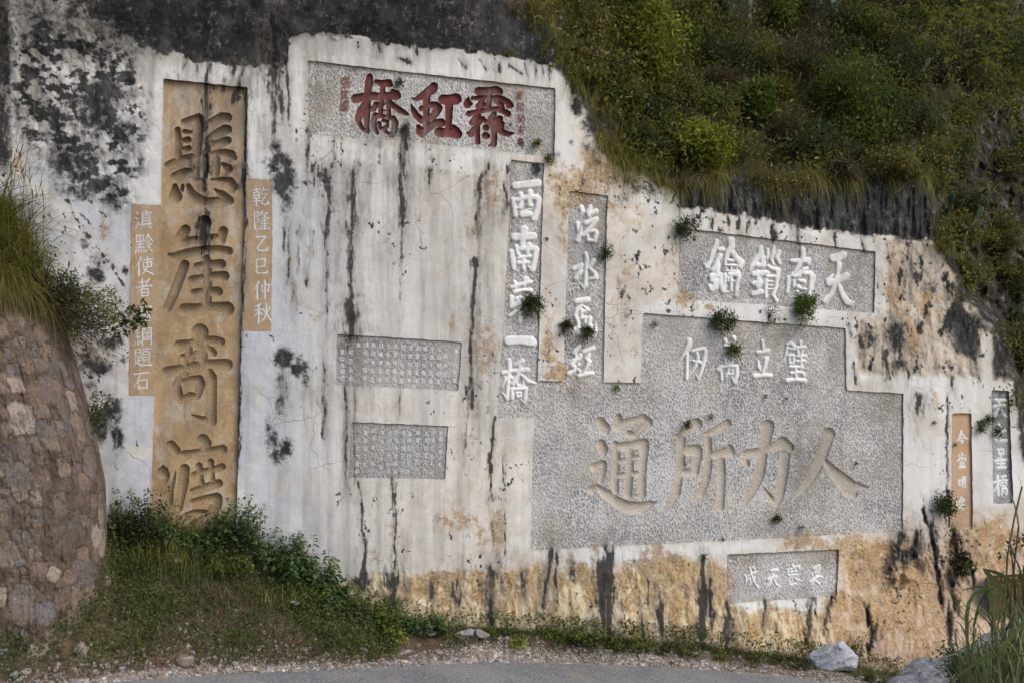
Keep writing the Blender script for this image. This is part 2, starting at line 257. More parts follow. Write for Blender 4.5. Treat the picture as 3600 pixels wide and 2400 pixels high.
def masks(px, py, plaster=True):
    px = np.asarray(px, float); py = np.asarray(py, float)
    sd, k = face_parts(px, py)
    hill = sst(-18, 0, sd + 26 * (fbm(px / 22, py / 22, 4, 97, .6) - .5))
    fm = foot_mask(px, py); rm = np.zeros(px.shape)
    dark = dark_top(px, py)
    dark = dark * (0.86 + 0.5 * (fbm(px / 50, py / 70, 4, 77) - 0.5))
    streak = line_mask(px, py, STREAKS)
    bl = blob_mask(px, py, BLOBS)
    rd = sst(20, -40, poly_sd(px, py, RDARK) + 60 * (fbm(px / 30, py / 70, 4, 78) - .5)) * .9
    rawd = sst(.52, .70, fbm(px / 26, py / 62, 5, 79, .6)) * sst(8, -20, poly_sd(px, py, RAWR)) * .8
    lich = sst(60, -60, poly_sd(px, py, LICH)) * sst(.40, .60, fbm(px / 34, py / 26, 6, 80, .65)) * .95
    ul = sst(90, -160, poly_sd(px, py, [(-1800, -700), (700, -700), (600, 160), (470, 260), (200, 240), (60, 160), (-1800, 300)])) * (.22 + .55 * fbm(px / 34, py / 40, 5, 81, .65))
    leftb = sst(70, 10, px + 40 * (fbm(px / 30, py / 60, 3, 87) - .5)) * sst(700, 520, py) * .9
    diag = line_mask(px, py, DIAG, 5, 61) * sst(.3, .6, fbm(px / 14, py / 14, 4, 82))
    right_speck = sst(.62, .74, fbm(px / 16, py / 26, 4, 84, .6)) * sst(1980, 2200, px) * sst(1400, 1100, py) * sst(700, 520, np.abs(px - 2500)) * .75
    sp = sst(.64, .76, fbm(px / 12, py / 18, 4, 85, .62)) * .85 * sst(.45, .65, fbm(px / 160, py / 120, 3, 86))
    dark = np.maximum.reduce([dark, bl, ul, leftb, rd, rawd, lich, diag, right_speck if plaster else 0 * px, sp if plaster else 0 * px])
    vf = fbm(px / 22, py / 420, 4, 88, .6)
    grime = sst(.47, .72, vf) * .55 * sst(2050, 1700, px) + .85 * line_mask(px, py, [(a, b, c, d, w * 2.6, min(s, 1)) for a, b, c, d, w, s in STREAKS], 9, 62)
    grime = grime + 1.1 * sst(70, -40, poly_sd(px, py, LICH)) * sst(.32, .60, fbm(px / 40, py / 30, 5, 94, .65)) + .7 * sst(120, -200, poly_sd(px, py, [(-1800, -700), (760, -700), (640, 200), (470, 260), (200, 300), (-1800, 500)]))
    grime = grime + blob_mask(px, py, SOIL, 66, 1.6, 30)
    grime = grime + .35 * sst(.5, .75, fbm(px / 120, py / 160, 3, 89))
    rust = blob_mask(px, py, RUST, 90, 1.6, 20) * (.85 + .9 * fbm(px / 12, py / 60, 4, 95, .6)) + .24 * sst(.54, .70, fbm(px / 30, py / 90, 5, 99, .62)) * sst(1000, 1600, px) + .62 * fm * sst(.46, .66, fbm(px / 20, py / 46, 6, 91, .66))
    warm = sst(1150, 2200, px) * .72 + .40 * sst(.45, .7, fbm(px / 220, py / 260, 3, 92))
    peach = sst(60, -160, poly_sd(px, py, PEACHR) + 90 * (fbm(px / 60, py / 60, 3, 93) - .5))
    green = line_mask(px, py, GREEN, 7, 63)
    fresh = np.zeros(px.shape)
    nfr = 40 * (fbm(px / 30, py / 40, 4, 96, .6) - .5)
    for P in FRESH: fresh = np.maximum(fresh, sst(14, -16, poly_sd(px, py, P) + nfr))
    fresh = fresh * (1 - .6 * sst(.5, .7, fbm(px / 60, py / 70, 4, 98)))
    cool = sst(1250, 900, px) * sst(300, 900, py) * .8
    out = dict(dark=dark, streak=streak, grime=grime, rust=rust, warm=warm, peach=peach, green=green, fresh=fresh, cool=cool, hill=hill, foot=fm,
               raw=np.maximum(rm, sst(8, -14, poly_sd(px, py, RAWR))))
    return {a: np.clip(b, 0, 1.5) for a, b in out.items()}

# ---------------------------------------------------------------- object helpers
def tag(o, label=None, cat=None, group=None, kind=None):
    if label: o['label'] = label
    if cat: o['category'] = cat
    if group: o['group'] = group
    if kind: o['kind'] = kind
    return o
def empty(name, loc, label, cat, group=None):
    o = bpy.data.objects.new(name, None); COL.objects.link(o)
    o.empty_display_size = 0.1
    o.location = loc
    return tag(o, label, cat, group)
def mesh_obj(name, verts, faces, mat, parent=None, smooth=True, attrs=None):
    """faces: (n,k) int array or list of such arrays"""
    verts = np.asarray(verts, float).reshape(-1, 3)
    if parent is not None:
        verts = verts - np.array(parent_world(parent))
    fl = faces if isinstance(faces, list) else [faces]
    fl = [np.asarray(f, int) for f in fl if len(f)]
    me = bpy.data.meshes.new(name)
    me.vertices.add(len(verts)); me.vertices.foreach_set('co', verts.astype(np.float32).ravel())
    loops = np.concatenate([f.ravel() for f in fl]); starts = []; s = 0
    for f in fl:
        starts.append(s + np.arange(len(f)) * f.shape[1]); s += f.size
    starts = np.concatenate(starts)
    me.loops.add(len(loops)); me.loops.foreach_set('vertex_index', loops.astype(np.int32))
    me.polygons.add(len(starts)); me.polygons.foreach_set('loop_start', starts.astype(np.int32))
    me.update(calc_edges=True)
    me.validate()
    me.polygons.foreach_set('use_smooth', np.full(len(me.polygons), smooth))
    if attrs:
        for k, v in attrs.items():
            a = me.attributes.new(k, 'FLOAT', 'POINT'); a.data.foreach_set('value', np.asarray(v, np.float32))
    me.materials.append(mat)
    o = bpy.data.objects.new(name, me); COL.objects.link(o)
    if parent is not None: o.parent = parent
    return o
def parent_world(p):
    v = Vector((0, 0, 0))
    while p is not None:
        v = v + p.location; p = p.parent
    return v

# ---------------------------------------------------------------- materials
class NT:
    def __init__(s, name):
        s.m = bpy.data.materials.new(name); s.m.use_nodes = True
        s.t = s.m.node_tree; s.n = s.t.nodes; s.l = s.t.links
        s.b = s.n['Principled BSDF']
        s.pos = s.n.new('ShaderNodeNewGeometry').outputs['Position']
        s.b.inputs['Specular IOR Level'].default_value = 0.2
        s.b.inputs['Roughness'].default_value = 0.9
    def put(s, sock, v):
        if isinstance(v, bpy.types.NodeSocket): s.l.new(v, sock)
        elif isinstance(v, (tuple, list)) and sock.type == 'RGBA' and len(v) == 3: sock.default_value = (*v, 1)
        else: sock.default_value = v
    def attr(s, name):
        a = s.n.new('ShaderNodeAttribute'); a.attribute_name = name; return a.outputs['Fac']
    def scale(s, v, k):
        m = s.n.new('ShaderNodeVectorMath'); m.operation = 'MULTIPLY'; s.put(m.inputs[0], v); m.inputs[1].default_value = k; return m.outputs[0]
    def noise(s, scale, detail=4, rough=.55, v=None, dist=0, col=False):
        n = s.n.new('ShaderNodeTexNoise'); s.put(n.inputs['Vector'], v or s.pos)
        n.inputs['Scale'].default_value = scale; n.inputs['Detail'].default_value = detail
        n.inputs['Roughness'].default_value = rough; n.inputs['Distortion'].default_value = dist
        return n.outputs['Color' if col else 'Fac']
    def voro(s, scale, feat='F1', out='Distance', v=None, rnd=1.0):
        n = s.n.new('ShaderNodeTexVoronoi'); n.feature = feat; s.put(n.inputs['Vector'], v or s.pos)
        n.inputs['Scale'].default_value = scale; n.inputs['Randomness'].default_value = rnd
        return n.outputs[out]
    def warp(s, amt, scale, v=None):
        c = s.noise(scale, 3, .6, v, col=True)
        a = s.n.new('ShaderNodeVectorMath'); a.operation = 'SUBTRACT'; s.put(a.inputs[0], c); a.inputs[1].default_value = (.5, .5, .5)
        b = s.n.new('ShaderNodeVectorMath'); b.operation = 'SCALE'; s.put(b.inputs[0], a.outputs[0]); b.inputs['Scale'].default_value = amt
        d = s.n.new('ShaderNodeVectorMath'); d.operation = 'ADD'; s.put(d.inputs[0], v or s.pos); s.put(d.inputs[1], b.outputs[0])
        return d.outputs[0]
    def mth(s, op, a, b=0.0, c=0.0):
        m = s.n.new('ShaderNodeMath'); m.operation = op; s.put(m.inputs[0], a); s.put(m.inputs[1], b)
        if len(m.inputs) > 2: s.put(m.inputs[2], c)
        return m.outputs[0]
    def rng(s, v, a, b, c=0.0, d=1.0, smooth=True):
        m = s.n.new('ShaderNodeMapRange'); m.interpolation_type = 'SMOOTHSTEP' if smooth else 'LINEAR'
        s.put(m.inputs['Value'], v)
        for k, x in (('From Min', a), ('From Max', b), ('To Min', c), ('To Max', d)): s.put(m.inputs[k], x)
        return m.outputs['Result']
    def mix(s, f, a, b, mode='MIX'):
        m = s.n.new('ShaderNodeMix'); m.data_type = 'RGBA'; m.blend_type = mode; m.clamp_factor = True
        s.put(m.inputs['Factor'], f); s.put(m.inputs['A'], a) if False else None
        s.put(m.inputs[6], a); s.put(m.inputs[7], b)
        return m.outputs[2]
    def ramp(s, f, stops):
        r = s.n.new('ShaderNodeValToRGB'); s.put(r.inputs[0], f)
        e = r.color_ramp.elements
        while len(e) < len(stops): e.new(.5)
        for i, (p, c) in enumerate(stops):
            e[i].position = p; e[i].color = (*c, 1) if len(c) == 3 else c
        return r.outputs[0]
    def bump(s, h, strength=.5, dist=.02, normal=None):
        b = s.n.new('ShaderNodeBump'); s.put(b.inputs['Height'], h)
        b.inputs['Strength'].default_value = strength; b.inputs['Distance'].default_value = dist
        if normal: s.l.new(normal, b.inputs['Normal'])
        s.l.new(b.outputs[0], s.b.inputs['Normal'])
        return b.outputs[0]
    def done(s, col, rough=None):
        s.put(s.b.inputs['Base Color'], col)
        if rough is not None: s.put(s.b.inputs['Roughness'], rough)
        return s.m

def stain(t, base, dark_k=1.0, rust_k=1.0):
    """weather a base colour with the measured stains and painted plant shadows carried by the mesh"""
    nf = t.mth('ADD', t.mth('MULTIPLY', t.noise(23, 6, .72), .6), t.mth('MULTIPLY', t.noise(78, 4, .7), .4))
    nv = t.noise(9, 5, .68, t.scale(t.pos, (1, 1, .22)))
    rust = t.mth('ADD', t.mth('MULTIPLY', t.attr('rust'), rust_k), t.mth('MULTIPLY', t.mth('SUBTRACT', nf, .5), 1.9))
    rust2 = t.rng(rust, .34, .78)
    rustc = t.mix(t.rng(nv, .35, .65), (.38, .225, .10), (.18, .095, .042))
    rustc = t.mix(t.rng(t.noise(40, 4, .6), .45, .6), rustc, (.52, .36, .17))
    c = t.mix(t.mth('MULTIPLY', rust2, .78), base, rustc)
    g = t.mth('MULTIPLY', t.attr('grime'), t.rng(nv, .2, .75, .35, 1.1))
    c = t.mix(t.mth('MULTIPLY', g, .58), c, (.19, .175, .155))
    gr = t.mth('ADD', t.attr('green'), t.mth('MULTIPLY', t.mth('SUBTRACT', nf, .5), .8))
    c = t.mix(t.mth('MULTIPLY', t.rng(gr, .25, .7), .75), c, (.095, .090, .030))
    d = t.mth('ADD', t.mth('MULTIPLY', t.attr('dark'), dark_k), t.mth('MULTIPLY', t.mth('SUBTRACT', nf, .5), 1.5))
    d2 = t.rng(d, .26, .80)
    dn = t.noise(5, 6, .65, t.scale(t.pos, (1, 1, .55)))
    darkc = t.mix(t.rng(dn, .38, .70), (.024, .023, .024), (.070, .066, .064))
    darkc = t.mix(t.mth('MULTIPLY', t.rng(t.noise(6, 5, .6, t.scale(t.pos, (1, 1, .1))), .45, .65), .6), darkc, (.018, .017, .018))
    darkc = t.mix(t.rng(t.noise(17, 6, .75), .54, .68), darkc, (.125, .115, .105))
    darkc = t.mix(t.rng(t.noise(60, 5, .75), .62, .74), darkc, (.20, .19, .18))
    darkc = t.mix(t.mth('MULTIPLY', t.rng(t.noise(16, 7, .75, t.scale(t.pos, (1, 1, .4))), .58, .66), .75), darkc, (.22, .20, .175))
    c = t.mix(d2, c, darkc)
    sn = t.noise(34, 5, .65, t.scale(t.pos, (1, 1, .06)))
    sk = t.mth('ADD', t.attr('streak'), t.mth('MULTIPLY', t.mth('SUBTRACT', t.mth('ADD', t.mth('MULTIPLY', sn, .5), t.mth('MULTIPLY', nf, .5)), .5), 2.1))
    s1 = t.mth('MULTIPLY', t.rng(sk, .20, .95), t.rng(t.attr('streak'), .02, .25))
    c = t.mix(t.mth('MULTIPLY', s1, .92), c, t.mix(t.rng(sk, .40, 1.05), (.155, .132, .105), (.024, .023, .023)))
    return c, t.mth('MAXIMUM', d2, s1)

def mat_cliff():
    t = NT('weathered_whitewash')
    big = t.noise(1.3, 5, .6); mid = t.noise(6, 5, .62); fine = t.noise(70, 3, .6)
    vert = t.noise(4.5, 5, .62, t.scale(t.pos, (1, 1, .12)))
    grey = t.mix(t.rng(vert, .35, .68), (.63, .605, .575), (.44, .42, .395))
    cool = t.mix(t.rng(mid, .35, .65), (.555, .57, .625), (.45, .46, .505))
    grey = t.mix(t.attr('cool'), grey, cool)
    warm = t.mix(t.rng(mid, .38, .66), (.76, .70, .62), (.64, .53, .42))
    base = t.mix(t.mth('MULTIPLY', t.attr('warm'), t.rng(big, .25, .6, .65, 1.0)), grey, warm)
    base = t.mix(t.rng(t.noise(2.2, 6, .6), .56, .68), base, (.63, .60, .555))
    base = t.mix(t.mth('MULTIPLY', t.rng(t.noise(3.1, 6, .68), .52, .66), .45), base, (.50, .42, .33))
    base = t.mix(t.mth('MULTIPLY', t.attr('fresh'), .85), base, t.mix(t.rng(vert, .3, .7), (.82, .80, .765), (.68, .66, .63)))
    # hairline cracks and pinholes in the lime wash
    w = t.warp(.28, 2.3)
    cr = t.voro(1.7, 'DISTANCE_TO_EDGE', v=w)
    crm = t.mth('MULTIPLY', t.rng(cr, .0, .012, 1, 0), t.rng(t.noise(1.1, 3), .50, .60))
    base = t.mix(t.mth('MULTIPLY', crm, .4), base, (.20, .165, .13))
    base = t.mix(t.mth('MULTIPLY', t.rng(t.noise(85, 2, .5), .66, .74), .6), base, (.22, .20, .17))
    base = t.mix(t.mth('MULTIPLY', t.rng(fine, .35, .7), .18), base, (.36, .34, .32))
    # bare limestone
    fl = t.noise(7, 6, .68, t.scale(t.pos, (1, 1, .2)))
    raw = t.ramp(fl, [(.28, (.06, .056, .052)), (.38, (.23, .20, .165)), (.46, (.46, .38, .285)), (.58, (.62, .53, .41)), (.70, (.42, .37, .31))])
    c = t.mix(t.mth('MULTIPLY', t.attr('raw'), .92), base, raw)
    # bare ochre foot
    fn = t.noise(9, 8, .76, t.scale(t.pos, (1, 1, .38)))
    foot = t.ramp(fn, [(.32, (.15, .085, .042)), (.42, (.39, .25, .115)), (.49, (.63, .48, .275)), (.60, (.72, .62, .44)), (.74, (.55, .44, .29))])
    c = t.mix(t.attr('foot'), c, foot)
    pn = t.noise(6, 7, .7)
    pe = t.ramp(t.noise(7, 8, .75, t.scale(t.pos, (1, 1, .7))), [(.32, (.22, .13, .08)), (.43, (.45, .295, .195)), (.55, (.57, .41, .30)), (.70, (.66, .55, .44))])
    c = t.mix(t.mth('MULTIPLY', t.attr('peach'), .9), c, pe)
    c, d2 = stain(t, c)
    # hillside soil and ledges
    hn = t.noise(3.5, 7, .7, t.scale(t.pos, (1, 1, .45)))
    hill = t.ramp(t.noise(5, 8, .74), [(.36, (.012, .010, .009)), (.50, (.034, .030, .024)), (.58, (.075, .069, .061)), (.65, (.27, .24, .20))])
    c = t.mix(t.attr('hill'), c, hill)
    h = t.mth('ADD', t.mth('MULTIPLY', t.noise(14, 8, .62), .8), t.mth('MULTIPLY', d2, -.25))
    h = t.mth('ADD', h, t.mth('MULTIPLY', crm, -.5))
    t.bump(h, .42, .018)
    return t.done(c, .92)

def mat_pitted(name, tint=(1, 1, 1), dk=1.0, con=1.0):
    t = NT(name)
    v = t.warp(.05, 14)
    cell = t.voro(50, 'F1', v=t.scale(v, (1, 1, .62)))
    spots = t.noise(46, 3, .6)
    k = t.mth('ADD', t.mth('MULTIPLY', cell, .75), t.mth('MULTIPLY', spots, .75))
    k = t.mth('ADD', k, t.mth('MULTIPLY', t.mth('SUBTRACT', t.noise(1.9, 6, .65), .5), .85))
    c = t.ramp(k, [(.38, (.085 * dk, .085 * dk, .093 * dk)), (.52, (.205, .20, .203)), (.70, (.36, .35, .345)), (.90, (.56, .545, .525))])
    pa = t.rng(t.noise(1.4, 6, .7), .38, .64)
    c = t.mix(t.mth('MULTIPLY', pa, .55), c, t.mix(.5, c, (.50, .485, .465)))
    c = t.mix(t.mth('MULTIPLY', t.rng(t.noise(.8, 5, .65), .50, .66), .45), c, (.15, .148, .152))
    c = t.mix(t.mth('MULTIPLY', t.rng(t.noise(5, 5, .65, t.scale(t.pos, (1, 1, .12))), .55, .70), .35), c, (.17, .155, .135))
    c = t.mix(1 - con, c, (.34, .33, .325))
    c = t.mix(1.0, c, tint, 'MULTIPLY')
    c = t.mix(t.mth('MULTIPLY', t.rng(t.noise(1.6, 6, .68), .47, .66), .40), c, (.44, .345, .255))
    c = t.mix(t.mth('MULTIPLY', t.rng(t.noise(.9, 5, .6), .50, .64), .35), c, (.60, .58, .55))
    c, d2 = stain(t, c)
    t.bump(t.mth('ADD', t.mth('MULTIPLY', cell, 1.0), t.mth('MULTIPLY', spots, .6)), .65, .02)
    return t.done(c, .93)

def mat_ochre(name, a=(.46, .315, .168), b=(.34, .215, .108), pale=(.49, .44, .36), kp=1.0):
    t = NT(name)
    n = t.noise(4.2, 6, .66); n2 = t.noise(3.0, 4, .6, t.scale(t.pos, (1, 1, .4)))
    c = t.mix(t.rng(n, .36, .66), a, b)
    c = t.mix(t.mth('MULTIPLY', t.rng(t.noise(5, 6, .7, t.scale(t.pos, (1, 1, .7))), .50, .62), kp * .7), c, pale)
    c = t.mix(t.mth('MULTIPLY', t.rng(t.noise(55, 4, .7), .5, .75), .35), c, (.20, .12, .06))
    c = t.mix(t.mth('MULTIPLY', t.rng(t.noise(7, 7, .75, t.scale(t.pos, (1, 1, .5))), .58, .66), .55), c, (.52, .48, .42))
    c = t.mix(t.mth('MULTIPLY', t.rng(t.noise(6, 7, .72, t.scale(t.pos, (1, 1, .3)), ), .44, .32), .6), c, (.20, .135, .08))
    c, d2 = stain(t, c, .95, .25)
    t.bump(t.noise(38, 6, .7), .5, .02)
    return t.done(c, .9)

def mat_ochre_cut(name, a, b):
    """chisel-pecked bed of the incised characters"""
    t = NT(name)
    p = t.voro(60, 'F1'); n = t.noise(5, 5, .65)
    c = t.mix(t.rng(n, .36, .66), a, b)
    c = t.mix(t.mth('MULTIPLY', t.rng(p, .25, .75), .30), c, (.20, .145, .095))
    c, d2 = stain(t, c, .95, .3)
    t.bump(t.mth('ADD', t.mth('MULTIPLY', p, .8), t.noise(80, 4, .7)), .8, .015)
    return t.done(c, .92)

def mat_paint(name, a, b, chip=.25, sc=9):
    t = NT(name)
    c = t.mix(t.rng(t.noise(sc, 5, .62), .36, .66), a, b)
    v = t.noise(7, 5, .6, t.scale(t.pos, (1, 1, .15)))
    c = t.mix(t.mth('MULTIPLY', t.rng(v, .54, .70), chip), c, (.40, .37, .34))
    c = t.mix(t.rng(t.noise(48, 5, .72), .70, .76), c, (.16, .15, .14))
    c, d2 = stain(t, c, .8, .35)
    t.bump(t.noise(45, 5, .65), .35, .01)
    return t.done(c, .75)

def mat_rubble():
    t = NT('mortared_rubble')
    class _S: outputs = [None, t.attr('srnd')]
    sep = _S
    stone = t.rng(t.mth('ADD', t.attr('stone'), t.mth('MULTIPLY', t.mth('SUBTRACT', t.mth('ADD', t.mth('MULTIPLY', t.noise(24, 6, .72), .5), t.mth('MULTIPLY', t.noise(3.2, 5, .65), .5)), .5), 2.2)), .38, .95)
    n = t.noise(9, 6, .7); n2 = t.noise(26, 6, .75)
    sc1 = t.ramp(sep.outputs[1], [(.0, (.135, .122, .118)), (.25, (.26, .19, .14)), (.45, (.175, .118, .085)), (.65, (.19, .172, .165)), (.85, (.25, .178, .125)), (1.0, (.44, .36, .285))])
    sc1 = t.mix(t.rng(n2, .55, .72), sc1, (.50, .46, .42))
    sc1 = t.mix(t.mth('MULTIPLY', t.rng(n, .50, .64), .6), sc1, (.15, .11, .085))
    mo = t.mix(t.rng(n, .36, .66), (.190, .136, .096), (.105, .078, .058))
    mo = t.mix(t.mth('MULTIPLY', t.rng(t.noise(4, 6, .65, t.scale(t.pos, (1, 1, .22))), .50, .64), .6), mo, (.062, .047, .036))
    mo = t.mix(t.rng(t.noise(50, 5, .75), .64, .72), mo, (.25, .205, .165))
    mo = t.mix(t.mth('MULTIPLY', t.rng(t.noise(2.3, 5, .6), .54, .66), .5), mo, (.215, .15, .10))
    vs_ = t.noise(5, 7, .72, t.scale(t.pos, (1, 1, .18)))
    c = t.mix(stone, mo, sc1)
    c = t.mix(t.mth('MULTIPLY', t.rng(vs_, .50, .66), .6), c, (.092, .070, .055))
    c = t.mix(t.mth('MULTIPLY', t.rng(t.noise(19, 7, .78), .55, .68), .6), c, (.34, .275, .22))
    c = t.mix(t.mth('MULTIPLY', t.rng(t.noise(33, 6, .75), .56, .66), .6), c, (.055, .042, .034))
    rim = t.rng(t.mth('ABSOLUTE', t.mth('SUBTRACT', stone, .45)), .0, .32, 1, 0)
    c = t.mix(t.mth('MULTIPLY', rim, t.rng(n2, .42, .6, 0, .55)), c, (.17, .105, .06))
    h = t.mth('ADD', t.mth('MULTIPLY', stone, .5), t.mth('MULTIPLY', n2, .55))
    h = t.mth('ADD', h, t.mth('MULTIPLY', n, .4))
    t.bump(h, .8, .07)
    return t.done(c, .93)

def mat_leaf(name, a, b, c3=None, trans=.3, rough=.55):
    """leaves: each vertex carries a per-leaf random number"""
    t = NT(name)
    r = t.attr('rnd')
    st = [(.0, a), (1.0, b)] if c3 is None else [(.0, a), (.62, b), (1.0, c3)]
    c = t.ramp(r, st)
    c = t.mix(t.mth('MULTIPLY', t.rng(t.noise(3.0, 3), .4, .65), .3), c, tuple(x * .55 for x in a))
    t.done(c, rough)
    t.b.inputs['Specular IOR Level'].default_value = .25
    tr = t.n.new('ShaderNodeBsdfTranslucent'); t.put(tr.inputs[0], c)
    mx = t.n.new('ShaderNodeMixShader'); mx.inputs[0].default_value = trans
    t.l.new(t.b.outputs[0], mx.inputs[1]); t.l.new(tr.outputs[0], mx.inputs[2])
    t.l.new(mx.outputs[0], t.n['Material Output'].inputs[0])
    return t.m

def mat_plain(name, a, b, sc=12, bump=.3, rough=.9, stretch=(1, 1, 1)):
    t = NT(name)
    n = t.noise(sc, 6, .68, t.scale(t.pos, stretch))
    c = t.mix(t.rng(n, .34, .66), a, b)
    t.bump(t.noise(sc * 3, 5, .65), bump, .02)
    return t.done(c, rough)

def mat_rock(name, a, b, dk, sc=7, st=1.6):
    t = NT(name)
    n = t.noise(sc, 7, .7, t.scale(t.pos, (1, 1, st)), 1.0)
    c = t.ramp(n, [(.32, dk), (.47, a), (.66, b)])
    c = t.mix(t.rng(t.noise(60, 4, .7), .62, .72), c, tuple(min(1, x * 1.3) for x in b))
    t.bump(t.mth('ADD', n, t.mth('MULTIPLY', t.noise(sc * 5, 6, .7), .5)), .8, .05)
    return t.done(c, .9)

def mat_road():
    t = NT('worn_asphalt')
    n = t.noise(.9, 6, .65); g = t.noise(45, 6, .8); f = t.voro(60, 'F1')
    c = t.mix(t.rng(n, .36, .66), (.175, .170, .172), (.25, .243, .238))
    c = t.mix(t.rng(g, .50, .66), c, (.42, .405, .385))
    c = t.mix(t.rng(g, .47, .36), c, (.085, .082, .080))
    c = t.mix(t.mth('MULTIPLY', t.rng(t.noise(2.6, 7, .75), .52, .66), .6), c, (.31, .26, .21))
    w = t.warp(.3, 2.0); e = t.voro(.8, 'DISTANCE_TO_EDGE', v=w)
    c = t.mix(t.mth('MULTIPLY', t.rng(e, .0, .012, 1, 0), t.rng(t.noise(.7, 3), .48, .6)), c, (.05, .047, .045))
    t.bump(t.mth('ADD', f, g), .7, .012)
    return t.done(c, .9)

def mat_ground():
    """soil and gravel: gravel follows the attribute gravel"""
    t = NT('gravelly_soil')
    n = t.noise(6, 6, .7); cell = t.voro(26, 'F1', 'Color'); e = t.voro(26, 'DISTANCE_TO_EDGE')
    sep = t.n.new('ShaderNodeSeparateColor'); t.put(sep.inputs[0], cell)
    gv = t.ramp(sep.outputs[0], [(.0, (.17, .125, .09)), (.4, (.31, .245, .20)), (.75, (.42, .36, .31)), (1.0, (.62, .58, .54))])
    gv = t.mix(t.rng(e, .0, .10, .75, 0), gv, (.13, .09, .065))
    so = t.mix(t.rng(n, .36, .64), (.150, .098, .066), (.075, .053, .034))
    so = t.mix(t.rng(t.noise(40, 4, .7), .62, .70), so, (.30, .25, .20))
    k = t.rng(t.mth('ADD', t.attr('gravel'), t.mth('MULTIPLY', t.mth('SUBTRACT', t.noise(3.5, 6, .7), .5), 1.1)), .35, .65)
    c = t.mix(k, so, gv)
    t.bump(t.mth('ADD', e, t.mth('MULTIPLY', n, .6)), .8, .03)
    return t.done(c, .95)

M = {}
M['cliff'] = mat_cliff()
M['pit'] = mat_pitted('pitted_grey_stone', (1.03, 1.01, .985))
M['pit_fine'] = mat_pitted('finely_pitted_grey_stone', (.93, .92, .92), 1.3, .62)
M['pit_dark'] = mat_pitted('pitted_dark_stone', (.72, .72, .76), .7)
M['ochre'] = mat_ochre('ochre_wash')
M['ochre_flat'] = mat_ochre('ochre_strip_wash', (.43, .305, .185), (.37, .25, .14), (.45, .40, .32), .4)
M['ochre_pink'] = mat_ochre('pinkish_ochre_wash', (.56, .375, .235), (.50, .33, .20), (.56, .47, .36), .3)
M['cut_ochre'] = mat_ochre_cut('pecked_ochre', (.42, .295, .170), (.33, .225, .125))
M['cut_pale'] = mat_ochre_cut('pecked_pale_ochre', (.62, .55, .465), (.53, .455, .375))
M['white'] = mat_paint('white_lime_paint', (.80, .78, .745), (.70, .68, .645), .15)
M['white_dim'] = mat_paint('faded_white_paint', (.60, .585, .56), (.50, .48, .46), .2)
M['whitecool'] = mat_paint('cool_white_paint', (.66, .67, .70), (.58, .59, .62), .1)
M['red'] = mat_paint('oxide_red_paint', (.155, .040, .032), (.115, .030, .027), .42, 6)
M['redtext'] = mat_paint('thin_red_paint', (.20, .055, .035), (.15, .045, .03), .1)
M['rubble'] = mat_rubble()
M['road'] = mat_road()
M['ground'] = mat_ground()
M['soil'] = mat_plain('dry_earth', (.10, .065, .040), (.045, .032, .020), 7, .7)
M['grass_olive'] = mat_leaf('olive_grass', (.085, .095, .016), (.20, .19, .038), (.36, .30, .10), .38)
M['grass_dry'] = mat_leaf('dry_brown_grass', (.105, .080, .034), (.25, .185, .085), (.40, .32, .17), .38)
M['grass_green'] = mat_leaf('green_grass', (.042, .066, .016), (.100, .125, .032), (.20, .18, .07))
M['leaf_yellow'] = mat_leaf('yellow_green_leaves', (.130, .160, .014), (.29, .31, .036), (.45, .40, .07), .38)
M['leaf_mid'] = mat_leaf('mid_green_leaves', (.058, .092, .012), (.140, .180, .026), (.26, .26, .05), .38)
M['leaf_dark'] = mat_leaf('dark_green_leaves', (.034, .050, .013), (.074, .100, .026), (.13, .145, .046), .38)
M['leaf_nettle'] = mat_leaf('broad_green_leaves', (.048, .088, .024), (.100, .160, .048), (.17, .22, .08))
M['leaf_brown'] = mat_leaf('withered_leaves', (.065, .049, .026), (.15, .112, .062), (.25, .19, .11), .38)
M['leaf_olive'] = mat_leaf('olive_leaves', (.088, .094, .018), (.190, .182, .040), (.32, .265, .08), .38)
M['reed'] = mat_leaf('reed_leaves', (.050, .075, .020), (.115, .145, .045), (.26, .24, .12), .3, .5)
M['cane'] = mat_plain('reed_cane', (.20, .19, .06), (.075, .055, .035), 9, .2, .6, (1, 1, .3))
M['bark'] = mat_plain('twig_bark', (.085, .065, .048), (.040, .031, .024), 30, .4)
M['deadtwig'] = mat_plain('dead_twig', (.16, .125, .095), (.075, .058, .045), 30, .3)
M['cactus'] = mat_plain('prickly_pear_skin', (.085, .115, .068), (.150, .175, .115), 10, .25, .6)
M['cactus_dark'] = mat_plain('shaded_prickly_pear_skin', (.040, .060, .034), (.075, .095, .058), 10, .25, .6)  # darker copy of the pad skin, with shade put into its colour
M['boulder'] = mat_rock('pale_limestone_boulder', (.42, .42, .44), (.66, .66, .68), (.16, .16, .17), 6)
M['stone'] = mat_rock('verge_stone', (.36, .29, .235), (.55, .49, .43), (.16, .12, .09), 14)
M['greystone'] = mat_rock('grey_verge_stone', (.30, .28, .27), (.48, .46, .44), (.12, .11, .10), 12)
M['parapet'] = mat_rock('parapet_stone', (.24, .235, .235), (.43, .42, .415), (.06, .056, .055), 11, 4.5)
M['plaque'] = mat_plain('brown_plaque_enamel', (.060, .034, .018), (.045, .026, .014), 8, .1, .45)
M['gilt'] = mat_plain('gilt_lettering', (.34, .235, .06), (.26, .18, .045), 30, .1, .5)
M['moss'] = mat_leaf('moss_green', (.035, .040, .010), (.080, .080, .022), (.12, .10, .035))
M['litter'] = mat_plain('pale_litter', (.70, .72, .74), (.60, .61, .63), 20, .1, .6)
M['cover'] = mat_leaf('weedy_cover_leaves', (.050, .072, .017), (.115, .145, .036), (.19, .185, .07))

